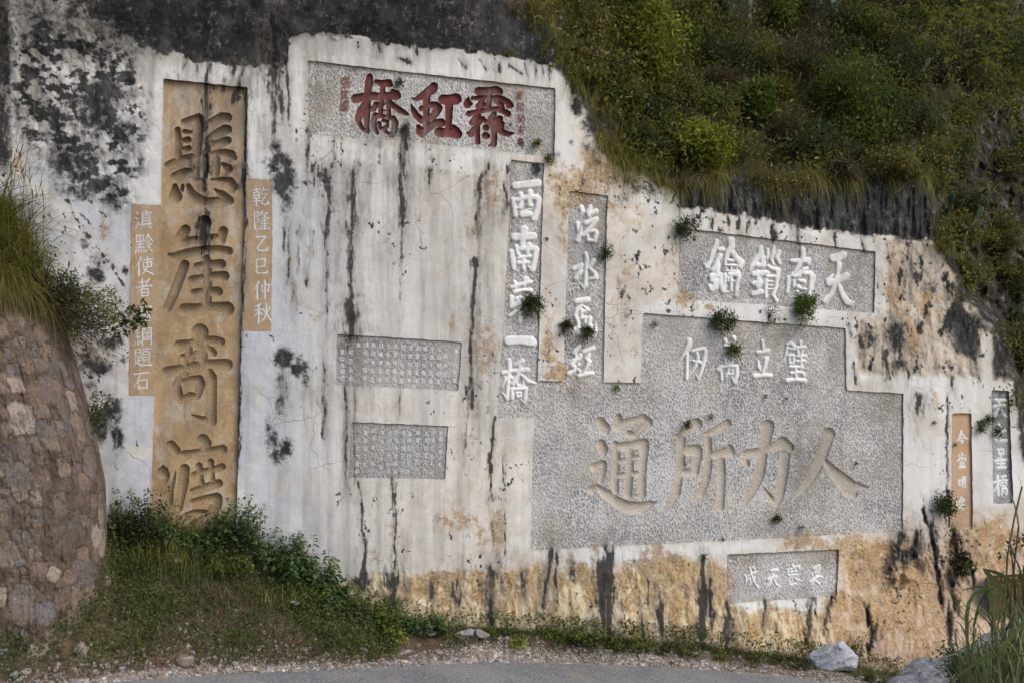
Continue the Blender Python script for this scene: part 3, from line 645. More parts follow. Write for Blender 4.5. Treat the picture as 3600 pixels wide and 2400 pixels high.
# ---------------------------------------------------------------- inscription panels (photo pixels)
PANELS = {}
P_TALL = [(575, 277), (871, 308), (861, 800), (839, 1600), (828, 1920), (526, 1920), (537, 1600), (565, 800)]
P_LSTRIP = [(461, 717), (567.5, 722), (562.5, 900), (544, 1389), (453, 1387), (458, 1000)]
P_RSTRIP = [(865, 627), (959, 633), (957, 900), (953, 1164), (850.5, 1162), (860.5, 800)]
P_RED = [(1083, 213), (1400, 250), (1953, 311), (1951, 556), (1796, 536), (1400, 493), (1086, 472)]
P_WEST = [(1796, 561), (1913, 576), (1907, 800), (1891, 1336), (1881, 1468), (1748, 1466), (1758, 1341), (1768, 1178), (1789, 800)]
P_WATER = [(2002, 671), (2139, 689), (2133, 800), (2122, 1346), (1980, 1346), (1990, 1055), (1998, 851)]
P_BIG = [(1890, 1337), (2122, 1342), (2253, 1344), (2261, 1101), (2973, 1153), (2977, 1370), (3176, 1381), (3175, 1865), (2800, 1886), (2400, 1906), (1866, 1934), (1873, 1600), (1880, 1468)]
P_SOUTH = [(2388, 800), (3079, 885), (3074, 1101), (2700, 1072), (2386, 1051)]
P_LOW = [(2556, 1947), (2950, 1929), (2943, 2092), (2558, 2120)]
P_THROAT = [(3347, 1451), (3415, 1452), (3421, 1800), (3419, 1860), (3345, 1860)]
P_STAR = [(3486, 1370), (3548, 1372), (3563, 1768), (3494, 1768)]
P_POEM = [(1188, 1175), (1400, 1187), (1624, 1202), (1611, 1372), (1400, 1362), (1180, 1351)]
P_NOTE = [(1236, 1482), (1576, 1496), (1565, 1683), (1228, 1676)]
ALLP = [P_TALL, P_LSTRIP, P_RSTRIP, P_RED, P_WEST, P_WATER, P_BIG, P_SOUTH, P_LOW, P_THROAT, P_STAR, P_POEM, P_NOTE]
def roughen(P):
    out = []
    for i, (x0, y0) in enumerate(P):
        x1, y1 = P[(i + 1) % len(P)]
        n = max(int(math.hypot(x1 - x0, y1 - y0) / 14), 1)
        for k in range(n): out.append((x0 + (x1 - x0) * k / n, y0 + (y1 - y0) * k / n))
    a = np.array(out)
    d = np.stack([fbm(a[:, 0] / 22, a[:, 1] / 22, 3, 171) - .5, fbm(a[:, 0] / 22, a[:, 1] / 22, 3, 175) - .5], 1) * 5.0
    P[:] = [tuple(v) for v in a + d]
for P in ALLP: roughen(P)
BB = [(min(p[0] for p in P), min(p[1] for p in P), max(p[0] for p in P), max(p[1] for p in P)) for P in ALLP]

def panels_sd(px, py):
    m = np.full(np.shape(px), 200.0)
    for P, b in zip(ALLP, BB):
        sel = (px > b[0] - 30) & (px < b[2] + 30) & (py > b[1] - 30) & (py < b[3] + 30)
        if sel.any(): m[sel] = np.minimum(m[sel], poly_sd(px[sel], py[sel], P))
    return m

def snap(px, py, sdf, want_pos, cell_has, sd, g):
    """pull the corners that lie past the contour back onto it"""
    e = 0.5
    bad = cell_has & ((sd < 0) if want_pos else (sd > 0))
    for _ in range(2):
        if not bad.any(): break
        x, y = px[bad], py[bad]
        s0 = sdf(x, y)
        gx = (sdf(x + e, y) - sdf(x - e, y)) / (2 * e); gy = (sdf(x, y + e) - sdf(x, y - e)) / (2 * e)
        l2 = np.maximum(gx * gx + gy * gy, .25)
        px[bad] = x - np.clip(s0 * gx / l2, -1.5 * g, 1.5 * g); py[bad] = y - np.clip(s0 * gy / l2, -1.5 * g, 1.5 * g)
    return px, py

def grid_faces(nx, ny, keep):
    i = np.arange(nx * ny).reshape(ny, nx)
    q = np.stack([i[:-1, :-1], i[1:, :-1], i[1:, 1:], i[:-1, 1:]], -1)[keep]
    return q.reshape(-1, 4)
def corners(a):
    return np.stack([a[:-1, :-1], a[1:, :-1], a[1:, 1:], a[:-1, 1:]], 0)
def touch(keep, shape):
    t = np.zeros(shape, bool)
    t[:-1, :-1] |= keep; t[1:, :-1] |= keep; t[1:, 1:] |= keep; t[:-1, 1:] |= keep
    return t
def compact(verts, faces, attrs):
    u, inv = np.unique(faces, return_inverse=True)
    return verts[u], inv.reshape(faces.shape), {k: v[u] for k, v in attrs.items()}

# ---- the cliff itself
gx = np.concatenate([np.arange(-1500, 0, 20), np.arange(0, 3601, 4), np.arange(3620, 4261, 20)]).astype(float)
gy = np.concatenate([np.arange(-520, 0, 20), np.arange(0, 2401, 4), np.arange(2420, 2761, 20)]).astype(float)
GX, GY = np.meshgrid(gx, gy)
sdP = panels_sd(GX, GY)
keep = ~(corners(sdP) < 0).all(0)
tk = touch(keep, GX.shape)
QX, QY = snap(GX.copy(), GY.copy(), panels_sd, True, tk, sdP, 4)
hh = h_all(QX, QY)
V = W(QX, QY, hh)
A = masks(QX, QY)
vv, ff, aa = compact(V.reshape(-1, 3), grid_faces(len(gx), len(gy), keep), {k: v.ravel() for k, v in A.items()})
cliff = mesh_obj('rock_cliff', vv, ff, M['cliff'], attrs=aa)
tag(cliff, kind='structure')
cliff['label'] = 'whitewashed limestone cliff with black water streaks and an ochre foot'

# ---- strokes
def parse(txt, win):
    ox, oy, s = win
    out = []
    for st in txt.strip().split(';'):
        pts = []
        for p in st.split():
            a = [float(q) for q in p.split(',')]
            pts.append((ox + a[0] / s, oy + a[1] / s, a[2] / s + min(.17 * a[2] / s + .25, 2.6)))
        if pts: out.append(pts)
    return out
def strokes_sd(x, y, S):
    d = np.full(np.shape(x), 1e6)
    for pts in S:
        if len(pts) == 1: pts = pts * 2
        for (x0, y0, r0), (x1, y1, r1) in zip(pts[:-1], pts[1:]):
            ex, ey = x1 - x0, y1 - y0
            t = np.clip(((x - x0) * ex + (y - y0) * ey) / (ex * ex + ey * ey + 1e-9), 0, 1)
            d = np.minimum(d, np.hypot(x - x0 - t * ex, y - y0 - t * ey) - (r0 + t * (r1 - r0)))
    return d

def carve(t, mode, D, w):
    """depth profile at t pixels inside the outline"""
    k = np.clip(t / w, 0, 1)
    if mode == 'cut': return -D * np.sqrt(1 - (1 - k) ** 2)
    if mode == 'flat': return -D * np.clip(t / 3.0, 0, 1)
    return -0.005 * np.clip(t / 1.5, 0, 1) + (D + 0.005) * np.sqrt(np.maximum(1 - (1 - np.clip((t - 1.0) / w, 0, 1)) ** 2, 0)) * (t > 1.0)

def build_panel(name, poly, recess, g, mat, root, chars=(), flush=False):
    """one carved field: chars are (strokes, mode, depth, width, material, label)"""
    b = (min(p[0] for p in poly) - 2 * g, min(p[1] for p in poly) - 2 * g, max(p[0] for p in poly) + 2 * g, max(p[1] for p in poly) + 2 * g)
    xs = np.arange(b[0], b[2] + g, g); ys = np.arange(b[1], b[3] + g, g)
    X, Y = np.meshgrid(xs, ys)
    sp = poly_sd(X, Y, poly)
    inP = (corners(sp) < 0).any(0)
    tp = touch(inP, X.shape)
    X, Y = snap(X, Y, lambda x, y: poly_sd(x, y, poly), False, tp, sp, g)
    boxes = []
    for c in chars:
        S = c[0]
        boxes.append((min(p[0] - p[2] for s in S for p in s) - 12, min(p[1] - p[2] for s in S for p in s) - 12,
                      max(p[0] + p[2] for s in S for p in s) + 12, max(p[1] + p[2] for s in S for p in s) + 12))
    def csd(x, y):
        m = np.full(np.shape(x), 50.0)
        for c, q in zip(chars, boxes):
            sel = (x > q[0]) & (x < q[2]) & (y > q[1]) & (y < q[3])
            if sel.any(): m[sel] = np.minimum(m[sel], strokes_sd(x[sel], y[sel], c[0]))
        return m
    base = lambda x, y: h_low(x, y) - recess + 0.004 * (fbm(x / 25, y / 25, 3, 15) - .5)
    sc = csd(X, Y)
    keepP = inP & ~(corners(sc) < 0).all(0)
    PXx, PYy = snap(X.copy(), Y.copy(), csd, True, touch(keepP, X.shape), sc, g)
    V = W(PXx, PYy, base(PXx, PYy)).reshape(-1, 3)
    at_ = {k: v.ravel() for k, v in masks(PXx, PYy, False).items()}
    F4 = grid_faces(len(xs), len(ys), keepP)
    if not flush:      # side walls of the recess up to the plaster
        e = np.concatenate([F4[:, [0, 1]], F4[:, [1, 2]], F4[:, [2, 3]], F4[:, [3, 0]]])
        key = np.sort(e, 1); key = key[:, 0].astype(np.int64) * len(V) + key[:, 1]
        u, idx, cnt = np.unique(key, return_index=True, return_counts=True)
        be = e[idx[cnt == 1]]
        fx, fy = PXx.ravel(), PYy.ravel()
        on = np.abs(poly_sd(fx, fy, poly)) < 1.2
        for P in ALLP:
            if P is not poly: on &= ~(poly_sd(fx, fy, P) < 2.0)
        be = be[on[be[:, 0]] & on[be[:, 1]]]
        if len(be):
            ids = np.unique(be); mp = {int(a): len(V) + i for i, a in enumerate(ids)}
            top = W(fx[ids], fy[ids], h_all(fx[ids], fy[ids]) + .002)
            V = np.concatenate([V, top])
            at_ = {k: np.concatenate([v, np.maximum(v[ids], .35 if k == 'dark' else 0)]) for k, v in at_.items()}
            rim = np.array([(a, mp[int(a)], mp[int(c)], c) for a, c in be])
            F4 = np.concatenate([F4, rim])
    vv, ff, aa = compact(V, F4, at_)
    mesh_obj('stone_field', vv, ff, mat, root, attrs=aa)
    for c, q in zip(chars, boxes):
        S, mode, D, w, cm, lab = c
        s1 = np.full(X.shape, 50.0)
        sel = (X > q[0]) & (X < q[2]) & (Y > q[1]) & (Y < q[3])
        s1[sel] = strokes_sd(X[sel], Y[sel], S)
        kc = inP & (corners(s1) < 0).any(0)
        if not kc.any(): continue
        cx, cy = snap(X.copy(), Y.copy(), lambda x, y: strokes_sd(x, y, S), False, touch(kc, X.shape), s1, g)
        tk2 = touch(kc, X.shape)
        t = np.zeros(X.shape); t[tk2] = np.maximum(-strokes_sd(cx[tk2], cy[tk2], S), 0)
        off = base(cx, cy) + carve(t, mode, D, w)
        Vc = W(cx, cy, off).reshape(-1, 3)
        am = {k: np.zeros(X.size) for k in A}
        tkr = tk2.ravel()
        for k, v in masks(cx[tk2], cy[tk2], False).items(): am[k][tkr] = v
        vv, ff, aa = compact(Vc, grid_faces(len(xs), len(ys), kc), am)
        o = mesh_obj('character', vv, ff, cm, root, attrs=aa)
        if lab: o['label'] = lab

def root_of(poly, name, label, cat, group=None):
    cx = sum(p[0] for p in poly) / len(poly); by = max(p[1] for p in poly)
    return empty(name, PX(cx, by, float(h_low(np.array(cx), np.array(by)))), label, cat, group)

# ---- glyph text for the small writing (Blender's own font)
def glyph_mesh(ch, weight=.012):
    c = bpy.data.curves.new('glyph', 'FONT'); c.body = ch; c.size = 1.0; c.offset = weight; c.extrude = 0.0
    c.resolution_u = 3
    o = bpy.data.objects.new('glyph', c); COL.objects.link(o)
    dg = bpy.context.evaluated_depsgraph_get()
    me = bpy.data.meshes.new_from_object(o.evaluated_get(dg))
    n = len(me.vertices); co = np.zeros(n * 3); me.vertices.foreach_get('co', co)
    co = co.reshape(-1, 3)
    fs = [tuple(p.vertices) for p in me.polygons]
    bpy.data.objects.remove(o); bpy.data.curves.remove(c); bpy.data.meshes.remove(me)
    return co, fs
GC = {}
def glyphs(name, items, mat, root, recess, lift=.006, weight=.012, label=None):
    if len(items) > 1:
        for it in items: glyphs('character', [it], mat, root, recess, lift, weight)
        return
    """items: (char, cx, cy, width, height[, shear]) laid on the cliff as thin raised strokes, one mesh"""
    vs_, fs_ = [], []
    n = 0
    for it in items:
        ch, cx, cy, w, h = it[:5]
        sh = it[5] if len(it) > 5 else 0.0
        if (ch, weight) not in GC: GC[(ch, weight)] = glyph_mesh(ch, weight)
        co, fs = GC[(ch, weight)]
        if not len(co): continue
        lo, hi = co.min(0), co.max(0)
        big = max(hi[0] - lo[0], hi[1] - lo[1], .45)
        u = (co[:, 0] - (lo[0] + hi[0]) / 2) / big; v = (co[:, 1] - (lo[1] + hi[1]) / 2) / big
        px = cx + u * w; py = cy - v * h + sh * u * w
        px = px + .10 * w * (vnoise(px / (w * .3), py / (w * .3), 7) - .5); py = py + .10 * h * (vnoise(px / (w * .3), py / (w * .3), 9) - .5)
        P = W(px, py, h_low(px, py) - recess + lift)
        vs_.append(P)
        fs_ += [tuple(n + i for i in f) for f in fs]; n += len(co)
    tri = np.array([f for f in fs_ if len(f) == 3]); quad = np.array([f for f in fs_ if len(f) == 4])
    V = np.concatenate(vs_)
    me = bpy.data.meshes.new(name)
    me.from_pydata((V - np.array(parent_world(root))).tolist(), [], fs_)
    px = np.full(len(V), 0.0)
    for k in ('dark', 'grime', 'rust', 'green'):
        me.attributes.new(k, 'FLOAT', 'POINT')
    me.materials.append(mat)
    o = bpy.data.objects.new(name, me); COL.objects.link(o); o.parent = root
    if label: o['label'] = label
    return o

# 1. tall ochre panel
w1 = (560, 380, 4.356); w2 = (560, 760, 4.356); w3 = (560, 1120, 3.919); w4 = (530, 1500, 4.356)
C_XUAN = parse("""390,220,52 500,190,60 600,165,72; 280,340,45 300,560,50 290,760,48; 590,190,78 585,500,66 575,760,60 560,960,55; 385,365,36 490,378,28; 385,505,44 440,490,48;
 385,640,42 450,620,42; 150,890,68 300,830,72 480,770,62 560,760,60; 250,1060,72 400,980,58 500,990,55; 560,960,55 560,1100,48; 800,230,62 960,150,72 1040,150,66; 740,490,44 860,420,66 1000,340,74 1045,330,62;
 800,620,55 900,560,60 1000,515,62 1045,500,55; 650,740,26 760,620,52 790,520,55; 800,700,55 900,695,52 1000,690,56 1100,725,70 1150,765,40; 700,760,56 690,900,60 690,1060,46; 870,760,52 872,900,58 860,1000,55;
 970,860,28 1050,930,70; 240,1200,38 250,1350,98; 360,1190,24 345,1260,32; 450,1200,40 490,1310,62 570,1400,84 720,1455,72 950,1440,76 1060,1420,64; 850,1245,14 960,1330,60 1080,1420,58; 650,1130,55 660,1240,68;
 800,1100,20 950,1092,32 1080,1130,64 1140,1210,60 1120,1275,34""", w1)
C_YA = parse("""690,100,105 680,200,92 665,340,86; 400,210,70 330,330,76 310,400,66; 330,400,66 500,370,50 700,345,58 880,330,52; 980,230,66 950,370,58; 160,595,30 250,635,70 420,570,62 700,520,58 900,510,54 1060,540,62;
 390,745,64 310,960,68 220,1200,66 125,1410,58; 720,650,54 730,760,64 730,1000,70 720,1300,74 720,1420,76; 580,770,52 760,740,56 950,735,64; 510,980,62 620,965,58 860,920,62 1000,920,68; 540,1180,58 720,1160,58 895,1160,70;
 390,1440,94 560,1430,82 800,1420,92 1040,1420,100""", w2)
C_QI = parse("""560,190,112 555,300,80 545,370,74; 280,375,74 420,340,48 560,310,58 760,310,66 845,320,54; 420,330,40 400,500,46 350,590,50; 330,530,46; 590,410,32 480,500,40 430,560,36; 650,380,44 740,470,50; 620,430,56 590,520,66 600,640,56;
 110,730,68 300,700,64 480,660,64 700,620,58 930,630,74; 370,640,48 360,740,46 290,790,44 240,920,56 290,1120,46; 330,880,40 430,840,46 550,830,52 570,900,58 530,1060,38; 330,1110,46 430,1060,50 520,1070,36; 690,720,44 722,800,64 722,1100,62 715,1400,70;
 715,1410,70 600,1390,46 450,1320,12""", w3)
C_DU = parse("""310,280,70 380,360,70; 185,610,26 190,700,90 240,760,46 190,880,20; 385,680,8 350,820,26 310,960,34 290,1150,46; 800,200,88 850,250,74 800,360,48; 520,430,70 650,400,52 850,370,48 1100,340,64; 520,640,70 500,850,70 460,1080,56 430,1250,46;
 740,590,46 750,720,44 775,840,42; 920,530,46 935,700,36 950,800,36; 660,740,50 830,670,42 960,650,42 1090,610,52; 640,980,40 800,930,52 1040,860,58; 650,1150,50 850,1100,56 1010,1090,80 1000,1200,76 930,1330,76 800,1430,74 650,1540,46;
 530,1340,28 680,1300,38 830,1310,44 960,1430,66 1050,1480,56""", w4)
r = root_of(P_TALL, 'inscription_panel', 'tall recessed ochre panel with four large incised characters in a column', 'panel')
cut = lambda S: (S, 'cut', .065, 18, M['cut_ochre'], None)
cut2 = lambda S: (S, 'cut', .046, 20, M['cut_ochre'], None)
build_panel('tall', P_TALL, .05, 2.6, M['ochre'], r, [cut(C_XUAN), cut(C_YA), cut2(C_QI), cut2(C_DU)])

# 2, 3 the painted strips beside it
HAND = {
 '乾': "28,5,4 28,22,4; 10,14,4 48,12,4; 14,26,4 14,58,4; 44,26,4 43,58,4; 14,26,3 44,26,4; 14,42,3 44,42,3; 14,58,3 44,57,3; 6,72,4 52,70,4; 29,58,4 29,98,4; 68,4,5 56,34,3; 62,20,4 95,17,4; 62,40,4 88,38,4 66,62,4 58,84,5 74,92,5 94,86,5 95,72,2",
 '隆': "10,8,4 10,96,5; 10,8,4 34,8,4 24,32,3 36,50,4 22,64,3; 58,3,4 40,28,3; 52,14,3 82,14,4 60,36,3 42,46,2; 54,20,3 72,36,4 96,46,4; 50,54,3 84,53,3; 56,56,3 46,72,3; 48,70,3 88,69,3; 44,82,3 84,81,3; 66,46,4 66,94,4; 38,96,4 96,95,5",
 '乙': "18,12,5 78,10,6 50,40,4 22,76,5 34,92,6 84,92,6 92,70,2",
 '巳': "20,12,5 20,84,5 32,94,5 86,93,6 92,76,2; 20,12,5 76,11,5 74,52,4; 20,53,4 74,52,4",
 '仲': "34,4,5 22,30,4 6,52,2; 24,32,5 24,96,5; 50,28,5 52,62,4; 50,28,4 94,26,5 90,60,4; 52,60,4 90,59,4; 71,4,5 71,98,5",
 '秋': "44,4,4 16,16,3; 8,32,4 52,29,4; 31,12,5 31,97,5; 30,34,4 18,56,3 4,68,2; 34,40,3 48,56,5; 58,28,3 64,44,5; 94,24,5 82,44,3; 74,6,5 74,44,5 66,72,4 46,96,2; 75,46,4 84,74,5 98,92,6",
 '滇': "12,8,4 22,18,5; 6,34,4 16,44,5; 8,92,3 24,62,4; 38,16,4 96,14,4; 67,2,4 67,24,4; 46,26,4 46,72,4; 88,26,4 88,72,4; 46,26,3 88,26,3; 46,41,3 88,41,3; 46,56,3 88,56,3; 32,74,4 99,73,5; 56,78,4 38,94,2; 78,78,3 94,94,5",
 '黔': "10,8,4 10,40,4; 46,8,4 46,40,4; 10,8,3 46,8,3; 10,40,3 46,40,3; 28,8,4 28,72,4; 8,54,3 50,53,3; 4,72,4 52,70,4; 8,82,3 4,96,4; 20,82,3 23,95,4; 34,81,3 38,94,4; 48,80,3 55,94,4; 74,4,4 66,26,3 52,44,2; 75,8,4 84,28,4 99,42,4; 66,44,3 84,43,3; 62,58,3 90,56,4 74,72,3; 70,66,3 82,80,4; 66,84,3 60,96,3; 84,82,3 96,94,4",
 '使': "30,4,5 18,32,4 4,54,2; 20,34,4 20,96,5; 34,18,4 98,16,4; 44,30,4 46,56,4; 44,30,3 92,29,4 88,54,4; 46,54,3 88,53,3; 68,4,5 66,54,4 56,76,4 34,96,2; 46,64,3 66,80,5 98,95,6",
 '者': "42,4,5 42,46,4; 22,20,4 68,18,4; 4,46,4 98,43,5; 82,6,5 54,44,4 6,78,2; 38,58,4 38,97,4; 38,58,3 78,57,4 76,96,4; 38,76,3 76,75,3; 38,95,3 76,94,3",
 '富': "50,2,5 54,12,4; 12,16,4 8,32,4; 12,18,4 92,17,5 86,32,3; 28,32,3 74,31,3; 32,42,3 32,56,3; 32,42,3 68,42,3 67,55,3; 32,55,3 67,55,3; 18,64,4 18,97,4; 18,64,3 84,63,4 83,96,4; 50,64,3 50,95,3; 18,79,3 83,79,3; 18,95,3 83,95,3",
 '綱': "26,4,4 12,24,3 28,30,3 10,50,3 34,48,3; 24,50,3 24,64,3; 8,72,3 4,92,3; 22,72,3 24,88,3; 34,68,3 40,82,4; 48,12,4 47,97,5; 48,12,4 96,11,5 94,92,4 86,88,2; 60,20,3 64,30,3; 82,19,3 78,30,3; 56,34,3 88,33,3; 72,34,3 72,66,3; 59,48,3 59,66,3; 85,47,3 84,66,3; 58,66,3 86,65,3",
 '題': "10,6,4 10,40,4; 10,6,3 42,6,3 42,40,3; 10,22,3 42,22,3; 10,39,3 42,39,3; 4,50,3 48,49,3; 26,50,4 26,78,4; 27,63,3 44,62,3; 14,58,3 12,76,3 4,92,2; 12,76,4 40,90,5 98,94,6; 52,8,4 98,6,4; 74,8,3 68,20,3; 56,20,3 56,64,3; 92,20,3 92,64,3; 56,20,3 92,20,3; 56,34,3 92,34,3; 56,48,3 92,48,3; 56,62,3 92,62,3; 66,66,3 54,80,2; 82,66,3 94,78,3",
 '石': "8,10,5 94,8,5; 46,10,5 30,50,4 2,88,2; 34,46,4 34,94,5; 34,46,4 86,45,5 84,93,5; 34,90,4 84,89,4"}
def hand(ch, cx, cy, w, h, slant=-.07):
    """brush strokes of one hand-cut character, on a 100 x 100 square"""
    S = []
    for st in HAND[ch].split(';'):
        pts = []
        for p in st.split():
            a = [float(v) for v in p.split(',')]
            x = cx + (a[0] / 100 - .5) * w; y = cy + (a[1] / 100 - .5) * h + slant * (x - cx)
            x += 2.2 * (vnoise(x / 13, y / 13, 7) - .5); y += 2.2 * (vnoise(x / 13, y / 13, 9) - .5)
            pts.append((x, y, a[2] / 100 * w * .95 + .15))
        S.append(pts)
    return (S, 'raised', .010, 4, M['whitecool'], None)
r = root_of(P_LSTRIP, 'inscription_panel', 'narrow ochre strip left of the tall panel, white writing half behind a leafy twig', 'panel')
build_panel('lstrip', P_LSTRIP, -.004, 1.7, M['ochre_flat'], r, [hand(ch, x, y, w, w * 1.08) for ch, x, y, w in (('滇', 503, 774, 62), ('黔', 506, 856, 64), ('使', 507, 937, 62), ('者', 505, 1012, 60), ('富', 506, 1100, 58), ('綱', 502, 1184, 64), ('題', 500, 1256, 62), ('石', 496, 1338, 58))])
r = root_of(P_RSTRIP, 'inscription_panel', 'short ochre strip right of the tall panel with six white characters', 'panel')
build_panel('rstrip', P_RSTRIP, -.004, 1.7, M['ochre_flat'], r, [hand(ch, x, y, w, w * 1.12) for ch, x, y, w in (('乾', 915, 693, 62), ('隆', 919, 775, 62), ('乙', 919, 857, 54), ('巳', 918, 936, 54), ('仲', 919, 1020, 60), ('秋', 921, 1102, 64))])

# 4 red characters
w5 = (1200, 240, 6.03); w6 = (1420, 270, 5.345)
C_QIAO = parse("""600,180,58 590,320,78 560,480,62 550,700,68 540,850,74 540,1200,46 560,1350,40; 300,650,84 450,620,80 650,590,76 800,610,74 1000,590,70 1180,590,76; 500,760,56 430,900,82 360,1060,64 350,1120,46 450,1290,40 560,1370,32; 480,980,70;
 740,290,46 850,330,66 1000,320,74 1050,360,40; 880,380,48 870,560,52 840,800,46 830,1000,46; 1085,485,40 1180,540,56; 740,770,54 680,870,54; 950,650,48 1080,780,52 1250,900,60 1380,970,40 1440,995,10; 1000,740,44 1005,980,44; 880,900,14 1000,905,12; 880,1020,20 1000,1010,24; 880,800,14 960,740,18;
 720,1000,54 680,1120,56 690,1250,56 765,1380,34; 760,1010,48 950,1030,36 1100,1070,54 1150,1150,58 1120,1350,56 1060,1430,46 980,1380,32 890,1310,34; 805,1170,42 820,1280,36; 880,1115,32 980,1135,32 970,1240,36 900,1285,46""", w5)
C_HONG = parse("""565,180,66 540,230,80 420,320,72 300,390,52 220,430,32 130,400,6; 430,380,58 420,560,56 425,760,56 420,980,52; 330,600,48 400,610,48; 480,530,52 600,540,62 650,590,66 600,680,66 540,760,56 440,780,56; 130,510,8 180,640,46 240,740,56 330,820,60 420,810,46;
 270,940,38 310,1030,76 340,1080,58 450,980,56 580,880,62 700,868,72; 740,430,84 860,440,88 980,420,94; 850,540,66 845,760,58 835,960,52; 660,1050,80 830,1060,72 960,1060,80 1010,1080,76; 930,940,36 1000,1020,56""", w6)
C_JI = parse("""1400,275,68 1580,265,58 1740,260,70 1800,280,56; 1600,330,42 1600,450,46 1590,580,46; 1220,390,14 1195,470,50 1190,525,64 1265,512,28; 1290,410,34 1450,400,40 1600,390,36 1820,410,50 1950,480,56 2010,540,50 1960,560,40; 1480,450,36 1410,560,58 1500,530,44; 1720,460,40 1830,540,46 1850,600,42;
 1220,700,50 1400,660,40 1600,620,38 1750,610,46 1870,650,46 1950,700,56; 1400,730,44 1330,800,50 1280,870,50; 1480,790,42 1400,860,54; 1380,880,52 1380,1050,42 1390,1230,46; 1330,980,46 1260,1080,54 1180,1050,12; 1700,700,42 1640,780,50 1600,850,40 1690,960,50; 1700,860,54 1800,790,56; 1720,930,76 1830,890,56 1810,950,56;
 1760,980,56 1880,1060,50 1960,1080,46 2080,1065,8; 1690,1000,52 1700,1150,50 1690,1270,50 1590,1305,12; 1540,965,56; 1530,1110,58 1560,1115,52; 1480,800,40 1560,860,36""", w6)
r = root_of(P_RED, 'inscription_panel', 'wide grey pitted panel with three large dark red characters', 'panel')
fl = lambda S: (S, 'flat', .035, 4, M['red'], None)
build_panel('red', P_RED, .026, 2.2, M['pit'], r, [fl(C_QIAO), fl(C_HONG), fl(C_JI)])
glyphs('character', [('張', 1216, 292, 36, 38), ('其', 1211, 335, 32, 38), ('嵋', 1211, 373, 32, 38)], M['redtext'], r, .026, .010, .0, 'three small red characters at the left end')
glyphs('character', [('康', 1826, 334, 25, 30), ('熙', 1830, 377, 27, 32), ('癸', 1832, 418, 30, 32), ('未', 1832, 457, 26, 34), ('冬', 1832, 500, 28, 34)], M['redtext'], r, .026, .010, .0, 'five small red characters at the right end')

# 5 southwest column
w7 = (1750, 600, 4.125); w8 = (1730, 960, 3.268)
C_XI = parse("""250,225,50 400,208,52 580,188,56; 465,310,40 460,430,40 455,500,32 490,510,28; 330,340,33 345,450,33 320,530,38 280,550,22; 220,420,34 235,540,38 250,650,38; 280,430,36 420,390,38 560,390,42 600,430,46 580,560,42 525,695,46; 360,640,50 460,632,42; 390,590,18 480,550,12""", w7)
C_NAN = parse("""380,860,60 370,960,48 350,1070,42; 250,970,55 510,955,55; 200,1180,40 215,1300,40 230,1420,36; 265,1100,30 290,1200,36 310,1240,28; 330,1130,42 540,1130,42 560,1150,42 530,1320,38 500,1440,40 440,1390,12; 455,1080,40 430,1200,32; 300,1270,30 400,1252,30 470,1245,28; 300,1340,36 440,1335,30; 375,1290,33 370,1420,28 375,1460,10""", w7)
C_DI = parse("""262,110,26 265,160,28; 385,75,34 370,140,24; 225,165,28 330,130,24 440,105,26; 260,220,28 350,200,20 440,200,26; 225,280,28 220,390,27 290,360,36; 290,300,28 330,400,32 320,560,24 320,590,8; 200,495,18 280,450,32; 330,290,28 420,330,28 400,400,28""", w8)
C_YI = parse("""190,780,52 320,772,48 440,785,56 475,805,40""", w8)
C_QIAO2 = parse("""195,1000,26 200,1080,28 180,1300,24 170,1440,24 120,1370,6; 125,1145,28 230,1120,24 290,1120,28 400,1110,31; 160,1200,23 110,1310,10; 225,1200,23; 260,1060,14 345,1010,33; 320,1060,26 310,1150,26 240,1270,26; 340,1170,18 410,1240,28 500,1265,13; 280,1230,11 290,1290,17 360,1290,18 360,1220,13;
 230,1440,23 230,1330,23 390,1320,23 380,1430,25 370,1490,16 330,1450,8; 285,1370,15 290,1420,15 330,1410,15 330,1370,13 285,1370,13""", w8)
r = root_of(P_WEST, 'inscription_panel', 'long grey vertical panel with five white characters and a dark fern', 'panel')
wh = lambda S, m='white': (S, 'raised', .026, 8, M[m], None)
build_panel('west', P_WEST, .022, 2.2, M['pit'], r, [wh(s) for s in (C_XI, C_NAN, C_DI, C_YI, C_QIAO2)])

# 6 river column
w9 = (1970, 690, 4.75); w10 = (1960, 1020, 4.753)
C_CANG = parse("""350,190,42 370,250,38 325,330,10; 290,460,40 290,530,33 285,600,10; 365,500,7 330,640,33 290,740,46; 380,660,36 470,570,40 540,480,40 600,385,40 430,450,42; 500,180,36 470,270,42 480,330,36; 480,310,36 590,255,46; 450,650,28 460,740,33 570,750,33 600,620,40 580,580,33 480,600,28""", w9)
C_SHUI = parse("""420,960,33 440,1050,38 425,1250,33 415,1480,36 390,1540,22 330,1440,6; 230,1220,40 350,1160,42 330,1230,36 260,1370,42; 390,1240,13 320,1310,33; 560,1080,38 480,1200,32 580,1290,36 590,1360,45 480,1395,10""", w9)
C_FEI = parse("""320,195,46 500,165,50; 400,250,23 330,330,38 300,420,38 330,490,38 350,560,33 340,720,33; 430,270,18 510,330,33 400,380,33; 400,330,32 400,480,33 470,460,33 450,590,26; 300,640,38 270,700,33; 545,470,36 530,560,36 545,600,42; 640,560,6 640,680,33 610,760,36; 380,650,28 390,730,23""", w10)
C_HONG2 = parse("""370,930,28 300,1010,38 260,1050,23; 390,1080,33 360,1140,38 280,1170,42 240,1240,38 290,1280,33 280,1340,28; 210,1170,18; 370,1230,23 340,1260,18; 190,1390,38 290,1340,28; 345,1320,23 370,1355,26; 300,1060,28 320,1180,23; 440,1030,38 600,970,40; 530,1070,28 490,1140,36 530,1190,40 480,1300,26 440,1370,28; 360,1430,36 480,1400,36 580,1385,38""", w10)
